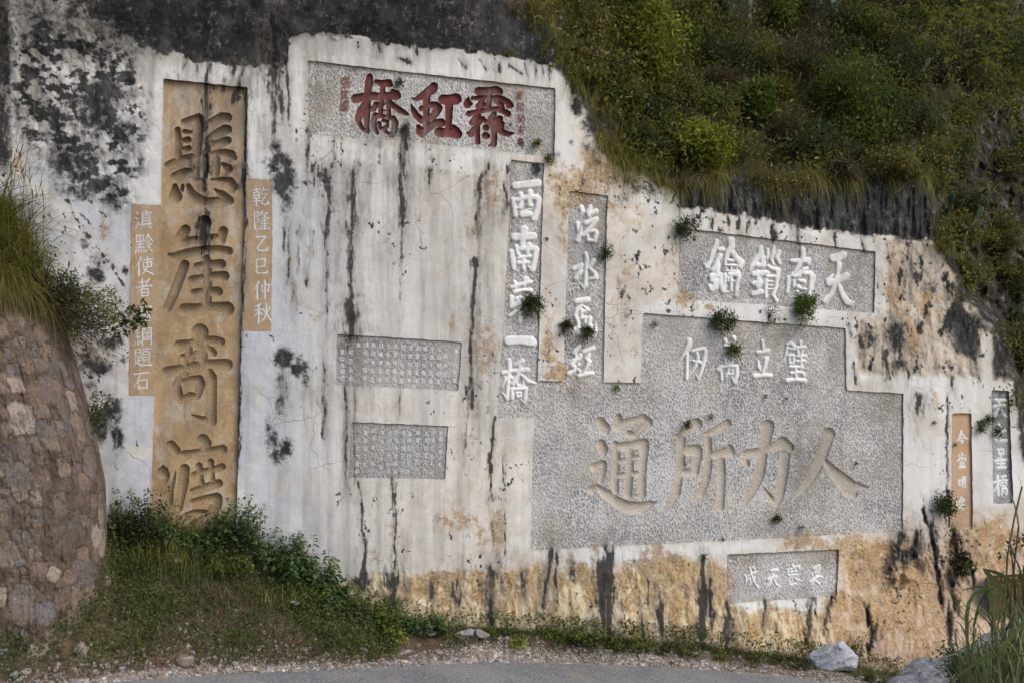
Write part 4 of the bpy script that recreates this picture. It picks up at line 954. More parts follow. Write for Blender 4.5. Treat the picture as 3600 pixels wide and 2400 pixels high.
r = root_of(P_WATER, 'inscription_panel', 'second grey vertical panel from the left with four white brush characters', 'panel')
build_panel('water', P_WATER, .022, 2.2, M['pit'], r, [wh(s) for s in (C_CANG, C_SHUI, C_FEI, C_HONG2)])

# 7 the great L-shaped field
w13 = (2370, 1150, 4.612); w14 = (2060, 1420, 3.564); w15 = (2560, 1440, 4.021)
C_REN4 = parse("""245,220,42 240,290,45 180,410,36 80,550,8; 210,440,28 205,650,28 200,830,28; 300,390,30 400,360,30 490,345,30 510,400,33 480,560,33 440,700,30 390,840,23 350,750,8; 370,420,28 385,500,28 350,620,28 250,780,10; 310,545,23 430,570,30 450,600,28""", w13)
C_WAN = parse("""825,205,34 835,230,28; 965,170,36 980,195,28; 1030,290,30; 820,300,18 1040,290,22; 830,520,23 830,590,20 940,570,18 950,500,13; 720,690,36 760,640,28 900,630,26 1010,630,33 1020,750,33 980,890,33 930,800,10; 755,660,28 770,850,26; 880,540,18 880,680,20 840,800,20; 950,690,20 950,750,20 840,760,20""", w13)
C_LI = parse("""1430,220,28 1445,350,26; 1360,410,38 1450,400,33 1520,380,40; 1360,530,13 1370,640,33 1390,690,13; 1495,510,40 1470,640,28 1430,740,26; 1310,790,42 1440,780,36 1560,780,36""", w13)
C_BI = parse("""1830,280,28 1900,260,33 1940,310,33; 1830,330,26 1800,460,16 1745,575,6; 1860,345,20 1960,355,22; 1870,460,26 1930,450,23 1940,560,20 1870,590,20 1870,470,23; 2050,240,28 2050,300,23; 2000,330,30 2120,320,30; 2000,350,23 2010,440,20; 2090,360,20 2060,440,20; 1990,470,23 2130,460,26; 2060,470,28 2060,650,28; 2000,550,26 2120,545,28;
 1880,640,26 2070,640,26; 1970,640,26 1975,810,26; 1900,740,26 2040,725,28; 2095,750,33 2110,780,23; 1840,860,40 1970,845,33 2110,860,38""", w13)
C_TONG = parse("""180,220,56 230,300,72 250,350,38; 190,500,56 210,560,62 230,630,22; 110,790,56 220,740,38 210,830,42 180,960,33; 75,1080,52 140,1030,33 250,1120,58 380,1220,62 520,1290,72 680,1300,72 800,1250,42 890,1220,6; 410,160,38 400,270,66 500,230,48 650,190,38 720,160,38 770,230,62 680,310,38 620,390,33 540,370,42;
 370,500,38 385,640,40 375,800,42 360,950,46 370,1090,42; 400,530,48 560,520,52 680,490,48 730,480,52; 730,530,58 715,700,48 700,900,48 700,1130,48 690,1180,28 600,1120,5; 545,560,48 545,800,48 525,1130,48; 400,720,33 650,660,28; 400,895,33 660,860,30""", w14)
C_SUO = parse("""1380,250,72 1300,300,58 1180,400,42 1120,390,18; 1190,420,52 1190,640,48 1180,830,48 1160,960,42 1130,1120,48 1060,1230,42 990,1340,8; 1210,600,23 1290,580,62 1390,570,62 1400,650,52 1370,760,52 1360,850,52 1220,860,48; 1200,760,48; 1770,240,48 1690,290,48 1550,370,38 1490,370,23;
 1525,420,42 1540,600,42 1530,800,46 1500,980,42 1430,1120,48 1350,1210,10; 1600,640,42 1720,610,58 1800,590,62 1800,540,38; 1690,690,48 1700,850,48 1690,1080,50 1680,1290,48""", w14)
C_LI2 = parse("""560,230,86 530,400,76 490,600,58 470,760,66 430,930,72 370,1100,52 290,1220,48 220,1350,12; 240,640,66 330,610,58 480,580,48 640,520,48 770,470,86 850,530,76; 800,620,72 790,800,66 760,1000,66 730,1180,62 680,1330,42 620,1260,38 560,1170,22 480,1070,6; 230,700,58 270,770,38""", w15)
C_REN = parse("""1420,340,86 1380,480,72 1320,650,76 1240,830,62 1150,980,62 1060,1100,52 930,1250,18; 1370,720,38 1470,860,72 1600,980,96 1720,1110,120 1760,1180,66; 1830,1080,58 1990,1095,8""", w15)
r = root_of(P_BIG, 'inscription_panel', 'largest grey panel, L-shaped, with small white characters above four huge incised ones', 'panel')
cp = lambda S: (S, 'cut', .034, 20, M['cut_pale'], 'large incised buff character')
build_panel('big', P_BIG, .022, 2.6, M['pit'], r, [wh(s) for s in (C_REN4, C_WAN, C_LI, C_BI)] + [cp(s) for s in (C_TONG, C_SUO, C_LI2, C_REN)])
glyphs('character', [('長', 2045, 1560, 20, 26), ('江', 2040, 1600, 18, 22), ('白', 2038, 1640, 18, 22), ('三', 2036, 1680, 16, 20), ('尺', 2034, 1715, 16, 22), ('以', 2032, 1760, 16, 24)], M['white_dim'], r, .022, .008, .0, 'faint small column of writing left of the incised characters')

# 8 upper right panel
w11 = (2460, 810, 6.03); w12 = (2740, 850, 6.273)
C_YUE = parse("""355,230,46 340,330,56 270,480,56 220,650,38 150,770,56 110,730,28; 420,410,46 480,400,52; 440,540,46 380,640,42 350,760,56 280,850,46; 390,700,42 370,900,56; 270,980,74 380,960,56; 260,1060,56 360,1080,64 330,1200,74 260,1250,64 210,1180,46; 450,940,42 440,1100,56 500,1290,56;
 665,210,70 670,340,70 600,470,60 550,620,42 530,760,22; 680,450,56 780,590,56 880,690,70 860,770,46; 620,640,34 720,640,34; 560,740,24 820,750,30; 560,860,20 820,860,24; 560,790,16 560,860,16; 670,760,16 670,840,16; 790,790,22 790,850,20; 640,930,50 800,930,60 830,1000,46 790,1150,42 770,1380,46; 540,940,36 530,1250,28; 600,1000,36 600,1090,22; 660,950,36 670,1280,32; 740,1080,20 560,1080,18; 560,1300,16 690,1300,14""", w11)
C_SUO2 = parse("""1290,380,56 1290,500,64 1200,620,64 1110,760,56 1060,850,32; 1340,600,62 1340,740,58 1220,740,56; 1150,930,60 1320,920,64 1430,900,46; 1240,900,54 1250,1080,54; 1150,1130,56 1290,1100,56 1230,1200,56; 1130,1350,56 1300,1310,64; 1440,410,38 1440,520,42 1420,600,36; 1550,360,50 1550,480,46 1510,600,40 1560,720,36; 1680,450,42 1640,580,50 1690,700,36;
 1460,760,42 1550,820,42 1660,850,54 1650,980,46 1560,980,36 1430,980,44; 1410,1050,40 1400,1250,40 1400,1420,40; 1640,960,46 1620,1200,40 1550,1370,40 1630,1500,38; 1420,1085,24 1600,1085,18; 1420,1160,16 1600,1170,16; 1430,1250,16 1580,1250,18""", w11)
C_NAN2 = parse("""510,170,56 520,300,56 500,420,56 400,570,46 330,680,28; 270,430,46 400,430,56 560,420,64 640,400,56 640,470,50; 610,590,36 540,620,46 430,740,54 330,770,42; 205,790,46 190,950,46 170,1120,36; 290,700,36 260,760,36; 680,700,56 730,780,70 700,950,56 680,1150,56 660,1320,46; 560,700,54 640,700,46; 320,860,30 310,980,30; 450,860,40 540,880,50; 420,1000,50 480,1040,30; 540,1050,34 600,1050,20; 400,1100,36""", w12)
C_TIAN = parse("""1190,370,84 1300,360,94 1400,300,80; 1310,480,56 1310,580,56 1280,720,46 1250,850,56; 1080,870,64 1100,920,74 1250,880,74 1450,780,80 1480,740,64; 1180,730,26 1090,840,46; 1210,980,56 1130,1170,50 1000,1310,60; 1310,960,46 1390,1170,60 1490,1330,74 1570,1370,64 1650,1330,16""", w12)
r = root_of(P_SOUTH, 'inscription_panel', 'wide grey panel under the upper right white ledge with four bold white characters', 'panel')
build_panel('south', P_SOUTH, .025, 2.2, M['pit'], r, [wh(s) for s in (C_YUE, C_SUO2, C_NAN2, C_TIAN)])

# 9 low panel
w16 = (2560, 1930, 6.03)
C_CHENG = parse("""355,550,23 380,600,23 375,740,20 340,830,12; 420,560,18 500,510,23 580,480,26; 460,400,26 490,520,20 530,640,23 590,760,26 640,820,20 640,740,12; 540,380,26 560,420,20; 400,660,13 470,610,23 470,740,23 430,760,16 400,690,9; 570,590,23 530,660,18 480,720,18""", w16)
C_TIAN2 = parse("""920,450,36 1030,430,36; 945,520,20 930,600,26 880,710,26 800,810,10; 850,630,38 930,590,33 1010,575,36; 960,630,16 1020,740,28 1080,780,20 1140,795,7""", w16)
C_ZHAI = parse("""1370,345,33 1400,390,23; 1260,420,23 1260,530,18; 1290,430,20 1400,380,20 1500,350,28 1500,390,28; 1330,420,13 1340,520,18; 1420,410,18 1430,500,18; 1300,480,18 1450,460,18; 1280,550,23 1400,540,26 1490,535,20; 1380,580,13 1460,650,28 1570,665,16; 1330,590,18 1270,670,16; 1350,590,16 1360,650,16 1290,740,16; 1330,760,26 1430,715,26""", w16)
C_TUO = parse("""1820,400,38 1930,340,33; 1810,440,13; 1870,400,13 1840,500,26; 1940,400,28 1900,500,33; 1770,510,16 1800,570,16; 1740,680,33 1860,600,33 1920,570,26 1990,585,26; 1870,540,23 1840,650,28 1760,740,16; 1850,660,23 1920,720,30""", w16)
r = root_of(P_LOW, 'inscription_panel', 'low grey panel above the ochre foot with four slanting white characters', 'panel')
wl_ = lambda S: (S, 'raised', .016, 5, M['white'], None)
build_panel('low', P_LOW, .028, 1.8, M['pit'], r, [wl_(s) for s in (C_CHENG, C_TIAN2, C_ZHAI, C_TUO)])

# 10, 11 far right panels
w17 = (3330, 1360, 3.563)
C_JIN = parse("""180,545,11 150,640,13 130,665,7; 180,570,9 220,630,12 260,645,7; 170,640,8 200,635,8; 165,670,8 200,670,9 185,700,8""", w17)
C_GU = parse("""185,820,9 185,860,9; 150,840,7 160,870,7; 220,850,9; 135,920,11 160,890,8 230,890,10 225,920,7; 180,880,9 185,1000,9; 165,940,8 165,1000,8; 185,950,8 215,945,8; 215,970,8 215,1000,8; 150,1005,10 225,995,10""", w17)
C_YAN = parse("""145,1160,8 150,1220,8 180,1210,7 175,1160,8 145,1160,7; 195,1130,9 190,1250,9; 195,1125,8 230,1120,10 220,1250,10; 200,1160,7 225,1160,7; 210,1140,7 200,1200,7 222,1210,7""", w17)
C_HOU = parse("""115,1420,7 125,1480,8 150,1460,7 145,1420,7; 180,1370,9 165,1420,9; 185,1390,8 215,1400,9; 170,1430,9 215,1420,9; 180,1430,7 175,1500,8 145,1510,7; 190,1450,7 200,1530,9; 165,1480,7 215,1470,7""", w17)
r = root_of(P_THROAT, 'inscription_panel', 'narrow pinkish ochre panel at far right with four small white characters', 'panel')
ws = lambda S: (S, 'raised', .004, 3, M['white'], None)
build_panel('throat', P_THROAT, .03, 1.6, M['ochre_pink'], r, [ws(s) for s in (C_JIN, C_GU, C_YAN, C_HOU)])
C_TIAN3 = parse("""600,150,14 650,170,26 740,160,18; 655,190,18 650,240,16; 590,240,18 650,230,16 720,225,18; 640,270,18 600,350,16 590,370,8; 680,290,16 720,350,18 750,370,10""", w17)
C_SHANG = parse("""650,470,16 655,660,16; 680,560,18 720,540,18; 600,655,18 670,665,17 740,665,18""", w17)
C_XING = parse("""640,790,14 650,840,14 700,830,14 705,780,14 640,780,14; 640,880,9 620,960,11; 670,860,15 675,1000,15; 600,920,15 730,910,17; 650,960,14 720,955,14; 630,1010,17 730,1000,15""", w17)
C_QIAO3 = parse("""630,1110,17 640,1350,15; 590,1190,17 670,1175,15; 640,1200,14 595,1290,9; 650,1200,9 670,1240,12; 680,1120,14 730,1110,14; 705,1110,13 690,1170,13 745,1165,15; 670,1200,12 740,1200,12 740,1240,11 690,1240,11 685,1200,9; 690,1270,12 680,1350,13; 690,1270,11 750,1270,13 740,1340,13; 710,1310,11""", w17)
r = root_of(P_STAR, 'inscription_panel', 'narrow dark grey panel nearest the right edge with four white characters', 'panel')
build_panel('star', P_STAR, .035, 1.6, M['pit_dark'], r, [(s, 'raised', .006, 3, M['white'], None) for s in (C_TIAN3, C_SHANG, C_XING, C_QIAO3)])

# 12, 13 the two small text fields: faint columns, read right to left
def columns(root, cols, w, h, recess, mat):
    for x0, y0, x1, y1, txt in cols:
        n = len(txt)
        it = [(c, x0 + (x1 - x0) * i / max(n - 1, 1), y0 + (y1 - y0) * i / max(n - 1, 1), w, h) for i, c in enumerate(txt)]
        glyphs('character', it, mat, root, recess, .008, .0)
def z(x, y, ox, oy, s): return ox + x / s, oy + y / s
q = lambda x, y0, x1, y1, t: (*z(x, y0, 1170, 1160, 4.9), *z(x1, y1, 1170, 1160, 4.9), t)
r = root_of(P_POEM, 'inscription_panel', 'upper of the two small grey fields filled with faint columns of writing', 'panel')
build_panel('poem', P_POEM, .016, 2.6, M['pit_fine'], r)
columns(r, [q(2125, 370, 2095, 860, '康三日共書'), q(1940, 450, 1935, 760, '蘭津渡'), q(1835, 330, 1815, 890, '山形宛抱哀'), q(1715, 320, 1680, 890, '牢國千崖萬'), q(1590, 320, 1555, 880, '壑三松風石'), q(1465, 310, 1430, 870, '路直從漢諸'), q(1345, 310, 1300, 870, '葛鐵柱或傳'), q(1215, 300, 1175, 880, '尉引公橋通'),
            q(1085, 280, 1055, 850, '赤霄俯畫馬'), q(960, 280, 930, 860, '江含風烟浮'), q(835, 270, 805, 850, '白龍通梁終'), q(700, 260, 675, 850, '架何有此造'), q(575, 260, 545, 830, '須咫尺楚湘'), q(440, 260, 420, 300, '落'), q(310, 390, 305, 830, '吧日公也'), q(165, 380, 165, 820, '張公含題之')], 15, 16.5, .016, M['white'])
q2 = lambda x, y0, x1, y1, t: (*z(x, y0, 1200, 1470, 5.6), *z(x1, y1, 1200, 1470, 5.6), t)
r = root_of(P_NOTE, 'inscription_panel', 'lower of the two small grey fields filled with faint columns of writing', 'panel')
build_panel('note', P_NOTE, .016, 2.6, M['pit_fine'], r)
columns(r, [q2(1960, 290, 1930, 900, '永橋之南山水'), q2(1810, 280, 1770, 1060, '含清公合千三'), q2(1680, 300, 1640, 1020, '三月百工人方'), q2(1510, 280, 1480, 1010, '橋宜一工百方'), q2(1350, 290, 1310, 1040, '金天百川下久'), q2(1230, 290, 1200, 1040, '帝人其三三光'), q2(1090, 270, 1060, 1050, '中古今宮高長'), q2(950, 300, 910, 1050, '月二一川中河'), q2(810, 290, 780, 960, '平千大人合'), q2(640, 240, 610, 880, '言吉皇三吉'), q2(480, 280, 460, 900, '皇圖固二古'), q2(340, 420, 300, 1050, '公六大皇中')], 14.5, 16, .016, M['white'])

# ---------------------------------------------------------------- the ground, the road, the masonry buttress
XR = np.array([[1000, 150], [1150, 232], [1380, 300], [1560, 345], [1700, 372], [1900, 377], [2600, 377]], float)
def xr_of(y): return np.interp(y, XR[:, 0], XR[:, 1])
def d_stone(x, y):
    s = np.clip((xr_of(y) - x) / 520.0, 0, 1)
    return 9.1 - 1.3 * np.sqrt(np.maximum(1 - (1 - s) ** 2, 0)) + .45 * (2200 - y) / 1200
FOOTL = np.array([[-1400, 2225], [-700, 2215], [0, 2204], [143, 2183], [255, 2102], [331, 2050], [377, 1945], [420, 1890], [560, 1880], [850, 1910], [1000, 1990], [1150, 2070], [1300, 2150], [1500, 2200], [1700, 2217],
                  [2000, 2237], [2400, 2268], [2700, 2300], [2900, 2330], [3100, 2372], [3300, 2405], [4400, 2540]], float)
ROADL = np.array([[-1400, 2620], [-700, 2520], [0, 2440], [286, 2405], [408, 2396], [765, 2370], [1200, 2352], [1710, 2327], [2100, 2334], [2400, 2347], [2757, 2375], [2910, 2400], [3300, 2460], [4400, 2680]], float)
RA, RB = -2.5, -.12
def road_pt(px, py):
    r = ray(px, py); t = RA / (r[..., 2] - RB * r[..., 0])
    return r * t[..., None]
def foot_pt(px, off=-.02):
    yf = np.interp(px, FOOTL[:, 0], FOOTL[:, 1])
    a = at(px, yf, d_stone(px, yf) + .2); b = W(px, yf, h_all(px, yf) + off)
    k = sst(372, 425, px)[..., None]
    return a * (1 - k) + b * k
def ground_pt(px, s):
    """s 0 at the foot of the cliff, 1 at the edge of the asphalt"""
    px = np.asarray(px, float); s = np.asarray(s, float)
    a = foot_pt(px); b = road_pt(px, np.interp(px, ROADL[:, 0], ROADL[:, 1]))
    p = a + (b - a) * s[..., None]
    bumpy = .20 * (fbm(p[..., 0] * 1.3 + 20, p[..., 1] * 2 + s * 2, 4, 101) - .45) * np.sin(np.pi * np.clip(s, 0, 1)) + .035 * (fbm(p[..., 0] * 9, p[..., 1] * 9 + s * 5, 3, 102) - .5)
    p[..., 2] += bumpy * sst(1.0, .9, s)
    return p
cx_ = np.arange(-1400, 4401, 20).astype(float)
srow = np.concatenate([[-.5, -.25], np.linspace(0, 1, 60)])
GXX, GSS = np.meshgrid(cx_, srow)
GP = ground_pt(GXX, GSS)
GP[0] = GP[2] - WN * .9; GP[0, :, 2] -= .4
GP[1] = GP[2] - WN * .3
edge = GP[-1]
far = []
for k in (1.0, 3.0, 7.0, 14, 26, 45):
    q_ = edge.copy(); q_[:, 1] = edge[:, 1] - k; q_[:, 0] = edge[:, 0] * (1 + k * .02)
    q_[:, 2] = RA + RB * np.clip(q_[:, 0], -12, 12) - .03
    far.append(q_)
GP = np.concatenate([GP, np.array(far)])
gs = np.concatenate([GSS, np.ones((6, len(cx_)))])
grav = sst(.86, 1.0, gs) * 1.0 + .9 * sst(.25, .7, gs) * sst(1200, 1700, np.tile(cx_, (len(GP), 1))) - .1
grav = np.clip(grav, 0, 1)
nx_, ny_ = len(cx_), len(GP)
g_o = mesh_obj('ground', GP.reshape(-1, 3), grid_faces(nx_, ny_, np.ones((ny_ - 1, nx_ - 1), bool)), M['ground'], attrs={'gravel': grav.ravel()})
tag(g_o, kind='structure')
rx_ = np.arange(-1400, 4401, 8).astype(float)
re_ = road_pt(rx_, np.interp(rx_, ROADL[:, 0], ROADL[:, 1]) + 9 * (fbm(rx_ / 26, rx_ * 0, 4, 105) - .35))
rows = []
for k in (0, .25, .6, 1.2, 2.2, 3.6, 5.4):
    q_ = re_.copy(); q_[:, 1] = re_[:, 1] - k
    q_[:, 2] = RA + RB * q_[:, 0] + .006 + .012 * min(k / .25, 1)
    rows.append(q_)
R_ = np.array(rows)
ro = mesh_obj('road', R_.reshape(-1, 3), grid_faces(len(rx_), 7, np.ones((6, len(rx_) - 1), bool)), M['road'])
tag(ro, kind='structure')

# masonry buttress at the left
ss_ = np.concatenate([[-.03], np.linspace(0, 1, 240) ** 1.25, np.linspace(1.02, 3.4, 120)])
yy_ = np.arange(990, 2520, 5).astype(float)
SS, YY = np.meshgrid(ss_, yy_)
XX = xr_of(YY) - np.maximum(SS, 0) * 520
UU = 520 * np.where(SS < 1, np.arccos(np.clip(1 - SS, -1, 1)), np.pi / 2 + SS - 1)
rs_ = np.random.default_rng(15)
su, sv = np.meshgrid(np.arange(0, 2200, 74), np.arange(960, 2540, 66))
su = su.ravel() + rs_.uniform(-26, 26, su.size); sv = sv.ravel() + rs_.uniform(-24, 24, sv.size)
kp_ = rs_.random(su.size) < .80; su, sv = su[kp_], sv[kp_]
sa = rs_.uniform(.35, 1.0, su.size) ** 1.2 * 62 + 8; sb = sa * rs_.uniform(.6, 1.25, su.size); sg = rs_.random(su.size)
wu = UU + 30 * (fbm(UU / 30, YY / 30, 4, 116) - .5); wv = YY + 30 * (fbm(UU / 30, YY / 30, 4, 118) - .5)
best = np.full(UU.shape, 9.0); sr_ = np.zeros(UU.shape)
for i in range(len(su)):
    d_ = np.maximum(np.abs(wu - su[i]) / sa[i], np.abs(wv - sv[i]) / sb[i]) * .5 + .5 * np.hypot((wu - su[i]) / sa[i], (wv - sv[i]) / sb[i])
    m_ = d_ < best; best[m_] = d_[m_]; sr_[m_] = sg[i]
stone_ = sst(1.15, .60, best)
DD = d_stone(XX, YY) - .10 * (fbm(XX / 90, YY / 90, 3, 111) - .5) * sst(0, .1, SS) - (.014 * stone_ * (.3 + sr_) + .045 * (fbm(UU / 16, YY / 16, 5, 112, .65) - .5) + .03 * (fbm(UU / 12 + 3, YY / 70, 4, 113) - .5)) * sst(0, .03, SS)
P_ = at(XX, YY, DD)
P_[:, 0] = at(xr_of(yy_) - 14, yy_, d_stone(xr_of(yy_), yy_) + 1.2)
top = P_[0].copy(); top[:, 1] += .8; top[:, 2] += .02
P_ = np.concatenate([top[None], P_])
st2 = np.concatenate([stone_[:1], stone_]); sr2 = np.concatenate([sr_[:1], sr_])
but = mesh_obj('stone_buttress', P_.reshape(-1, 3), grid_faces(len(ss_), len(yy_) + 1, np.ones((len(yy_), len(ss_) - 1), bool)), M['rubble'], attrs={'stone': st2.ravel(), 'srnd': sr2.ravel()})
tag(but, 'bulging brown rubble stone buttress in smeared mortar at the left edge', 'retaining wall')
# earth on top of it
ym = np.arange(700, 1070, 15).astype(float); um = np.linspace(0, 1, 80)
UM, YM = np.meshgrid(um, ym)
def mound_pt(u, y):
    xr = np.interp(y, [700, 860, 960, 1060], [130, 200, 250, 190])
    x = -1400 + (xr + 1400) * u
    d = np.minimum(d_stone(np.minimum(x, 146), 1000 + 0 * y) - .06 + (1050 - y) / 360 * .8, 9.6) + .5 * sst(.90, 1.0, u) - .1 * fbm(x / 40, y / 40, 3, 115)
    return at(x, y, d)
mo_ = mesh_obj('earth_bank', mound_pt(UM, YM).reshape(-1, 3), grid_faces(80, len(ym), np.ones((len(ym) - 1, 79), bool)), M['soil'])
tag(mo_, kind='structure')

# ---------------------------------------------------------------- plants
def unit(v): return v / np.maximum(np.linalg.norm(v, axis=-1, keepdims=True), 1e-9)
class Buf:
    def __init__(s): s.v = []; s.q = []; s.r = []; s.n = 0
    def add(s, v, q, r):
        s.v.append(v); s.q.append(q + s.n); s.r.append(r); s.n += len(v)
    def obj(s, name, mat, parent=None, smooth=False):
        if not s.v: return None
        return mesh_obj(name, np.concatenate(s.v), np.concatenate(s.q), mat, parent, smooth, {'rnd': np.concatenate(s.r)})
def leaves(b, C, L, wd, rng, bias=(0, 0, 0), fold=.18, base=None, mx=1.0):
    n = len(C)
    d = unit(rng.normal(size=(n, 3)) + np.array(bias))
    w = unit(np.cross(d, rng.normal(size=(n, 3)) + np.array([0, 0, 1.2])))
    nn = np.cross(w, d)
    l = (L * rng.uniform(.55, 1.25, n))[:, None]; ww = l * wd
    m1 = C + d * l * .42; f = nn * ww * fold
    v = np.stack([C, m1 + w * ww * .5 + f, C + d * l - nn * l * .12, m1 - w * ww * .5 + f], 1).reshape(-1, 3)
    q = np.arange(n * 4).reshape(n, 4)
    r = np.clip((rng.random(n) if base is None else base + rng.normal(0, .16, n)), 0, 1) * mx
    b.add(v, q, np.repeat(r, 4))
def blades(b, R, L, wd, rng, out=None, up=(0, 0, 1), lean=.6, droop=.5, segs=4, base=None):
    n = len(R)
    L = L * rng.uniform(.55, 1.2, n)
    a = rng.uniform(0, 2 * np.pi, n)
    o = np.stack([np.cos(a), np.sin(a), np.zeros(n)], 1)
    if out is not None: o = unit(o * .8 + np.asarray(out))
    le = lean * rng.uniform(.3, 1.3, n); dr = droop * rng.uniform(.3, 1.4, n)
    sd = unit(np.cross(o, np.array([0, 0, 1.0])) + rng.normal(0, .35, (n, 3)))
    vs_ = []
    u = np.asarray(up, float)
    for i in range(segs + 1):
        t = i / segs
        p = R + u * (L * t)[:, None] + o * (L * le * t ** 1.4)[:, None] - np.array([0, 0, 1.0]) * (L * dr * t ** 2.2)[:, None]
        w = wd * (1 - .92 * t ** 1.5)
        vs_ += [p - sd * w / 2, p + sd * w / 2]
    v = np.stack(vs_, 1).reshape(-1, 3)
    k = 2 * (segs + 1)
    q = np.concatenate([np.arange(n)[:, None] * k + np.array([2 * i, 2 * i + 1, 2 * i + 3, 2 * i + 2]) for i in range(segs)])
    r = np.clip(rng.random(n) if base is None else base + rng.normal(0, .2, n), 0, 1)
    b.add(v, q, np.repeat(r, k))
def tubes(b, lines, r0, r1, sides=4):
    """lines: (m, k, 3) polylines"""
    lines = np.asarray(lines, float)
    m, k, _ = lines.shape
    tan = unit(np.gradient(lines, axis=1))
    a = unit(np.cross(tan, np.array([.31, .77, .55]))); c = np.cross(tan, a)
    rr = (np.asarray(r0).reshape(-1, 1) * (1 - np.linspace(0, 1, k)) + np.asarray(r1).reshape(-1, 1) * np.linspace(0, 1, k)) * np.ones((m, 1))
    rings = []
    for j in range(sides):
        t = 2 * np.pi * j / sides
        rings.append(lines + (a * np.cos(t) + c * np.sin(t)) * rr[..., None])
    v = np.stack(rings, 2).reshape(-1, 3)
    q = []
    i0 = np.arange(m)[:, None] * k * sides
    for s in range(k - 1):
        for j in range(sides):
            q.append(i0[:, 0][:, None] + np.array([s * sides + j, s * sides + (j + 1) % sides, (s + 1) * sides + (j + 1) % sides, (s + 1) * sides + j]))
    b.add(v, np.concatenate(q), np.full(len(v), .5))
def curve_lines(A_, B_, rng, k=5, sag=.15, wob=.05):
    t = np.linspace(0, 1, k)[None, :, None]
    L = np.linalg.norm(B_ - A_, axis=1)[:, None, None]
    p = A_[:, None] * (1 - t) + B_[:, None] * t
    p = p + np.array([0, 0, 1.0]) * (sag * L * np.sin(np.pi * t)) + np.cumsum(rng.normal(0, 1, (len(A_), k, 3)), 1) * wob * L * np.minimum(t * 3, 1) * .5
    return p

def shrub(name, base, rx, rz, ry, n, leafL, mat, label, cat='shrub', group=None, seed=1, wd=.5, clumps=26, spread=.22, lift=1.0, bark='bark', bias=(0, 0, .3), flat=0, twigs=True, r0=.010):
    """base: world point; crown an uneven ellipsoid of leaf clumps above it, each clump on its own twig"""
    rng = np.random.default_rng(seed)
    root = empty(name, Vector(base), label, cat, group)
    base = np.array(base)
    c0 = base + np.array([0, -.15 * ry, rz * lift])
    d = unit(rng.normal(size=(clumps, 3)))
    if flat: d[:, 2] *= 1 - flat
    rad = rng.uniform(.35, 1.0, clumps) ** .6 * rng.uniform(.7, 1.18, clumps)
    cc = c0 + d * rad[:, None] * np.array([rx, ry, rz])
    b = Buf()
    per = rng.dirichlet(np.ones(clumps) * 2.2)
    tone = rng.uniform(.1, .75, clumps)
    idx = rng.choice(clumps, n, p=per)
    fr = rng.random(n) ** .5
    sp = spread * np.array([rx, ry, rz]) 
    axis = unit(cc - base)
    C = cc[idx] + rng.normal(size=(n, 3)) * sp - axis[idx] * ((1 - fr) * .5 * rz)[:, None]
    leaves(b, C, leafL, wd, rng, bias, base=tone[idx])
    b.obj('foliage', M[mat], root)
    if twigs:
        tb = Buf()
        tubes(tb, curve_lines(np.repeat(base[None], clumps, 0), cc, rng, 6, .08, .07), r0, .002)
        ends = cc[rng.integers(0, clumps, clumps * 2)]
        tubes(tb, curve_lines(ends, ends + rng.normal(size=ends.shape) * sp * 1.6, rng, 4, 0, .08), .003, .001, 3)
        tb.obj('branch', M[bark], root)
    return root

def HP(px, py, off=0.0):
    px = np.asarray(px, float); py = np.asarray(py, float)
    return W(px, py, h_all(px, py) + off)
def mpp(px, py):      # metres per photo pixel there
    return float(HP(px, py)[1]) / F

# hillside cover: grasses, dry brush and low leaves nobody could count
rng = np.random.default_rng(3)
def hill_points(n, x0, x1, y0, y1, dens=None):
    x = rng.uniform(x0, x1, n); y = rng.uniform(y0, y1, n)
    sd = poly_sd(x, y, FACE)
    k = (sd > 2) & (sd < 900)
    if dens is not None: k &= rng.random(n) < dens(x, y)
    return x[k], y[k]
bare = lambda x, y: np.clip(1 - .70 * sst(3250, 3420, x) * sst(250, 520, y) - .55 * sst(900, 1150, y), .26, 1)
bg_, bd_, bl_ = Buf(), Buf(), Buf()
x, y = hill_points(40000, 1800, 4000, -250, 1500, bare)
tuf = fbm(x / 70, y / 70, 3, 121)
gsel = tuf > .50
P0 = HP(x[gsel], y[gsel], .0)
blades(bg_, P0, .46, .011, rng, out=(.15, -.55, 0), lean=.75, droop=.75, base=np.clip(fbm(x[gsel] / 120, y[gsel] / 120, 3, 122) * 1.1 - .05, 0, 1))
P1 = HP(x[~gsel], y[~gsel], .0)
blades(bd_, P1, .27, .007, rng, out=(.1, -.5, 0), lean=.8, droop=.6, base=np.clip(fbm(x[~gsel] / 90, y[~gsel] / 90, 3, 123), 0, 1))
# grass spilling over the edge of the white face
ex = rng.uniform(0, 1, 7000)
cr = np.array(FACE[2:24]); seg = np.linalg.norm(np.diff(cr, axis=0), axis=1); cum = np.concatenate([[0], np.cumsum(seg)])
dd = ex * cum[-1]
ex_ = np.interp(dd, cum, cr[:, 0]); ey_ = np.interp(dd, cum, cr[:, 1])
hang = sst(.42, .62, fbm(ex_ / 44, ey_ / 44, 3, 124)) > rng.random(len(ex_))
ex_, ey_ = ex_[hang] + rng.uniform(-4, 26, hang.sum()), ey_[hang] - rng.uniform(-4, 30, hang.sum())
blades(bg_, HP(ex_, ey_, .0), .16 + .42 * fbm(ex_ / 50, ey_ / 50, 3, 128) ** 1.5, .008, rng, out=(-.2, -1.2, 0), up=(0, -.1, .45), lean=.6, droop=1.35, base=np.clip(fbm(ex_ / 90, ey_ / 90, 3, 125) + .12, 0, 1))
o = bg_.obj('hillside_grass', M['grass_olive']); tag(o, 'olive grass covering the steep hillside above the white face', 'grass', kind='stuff')
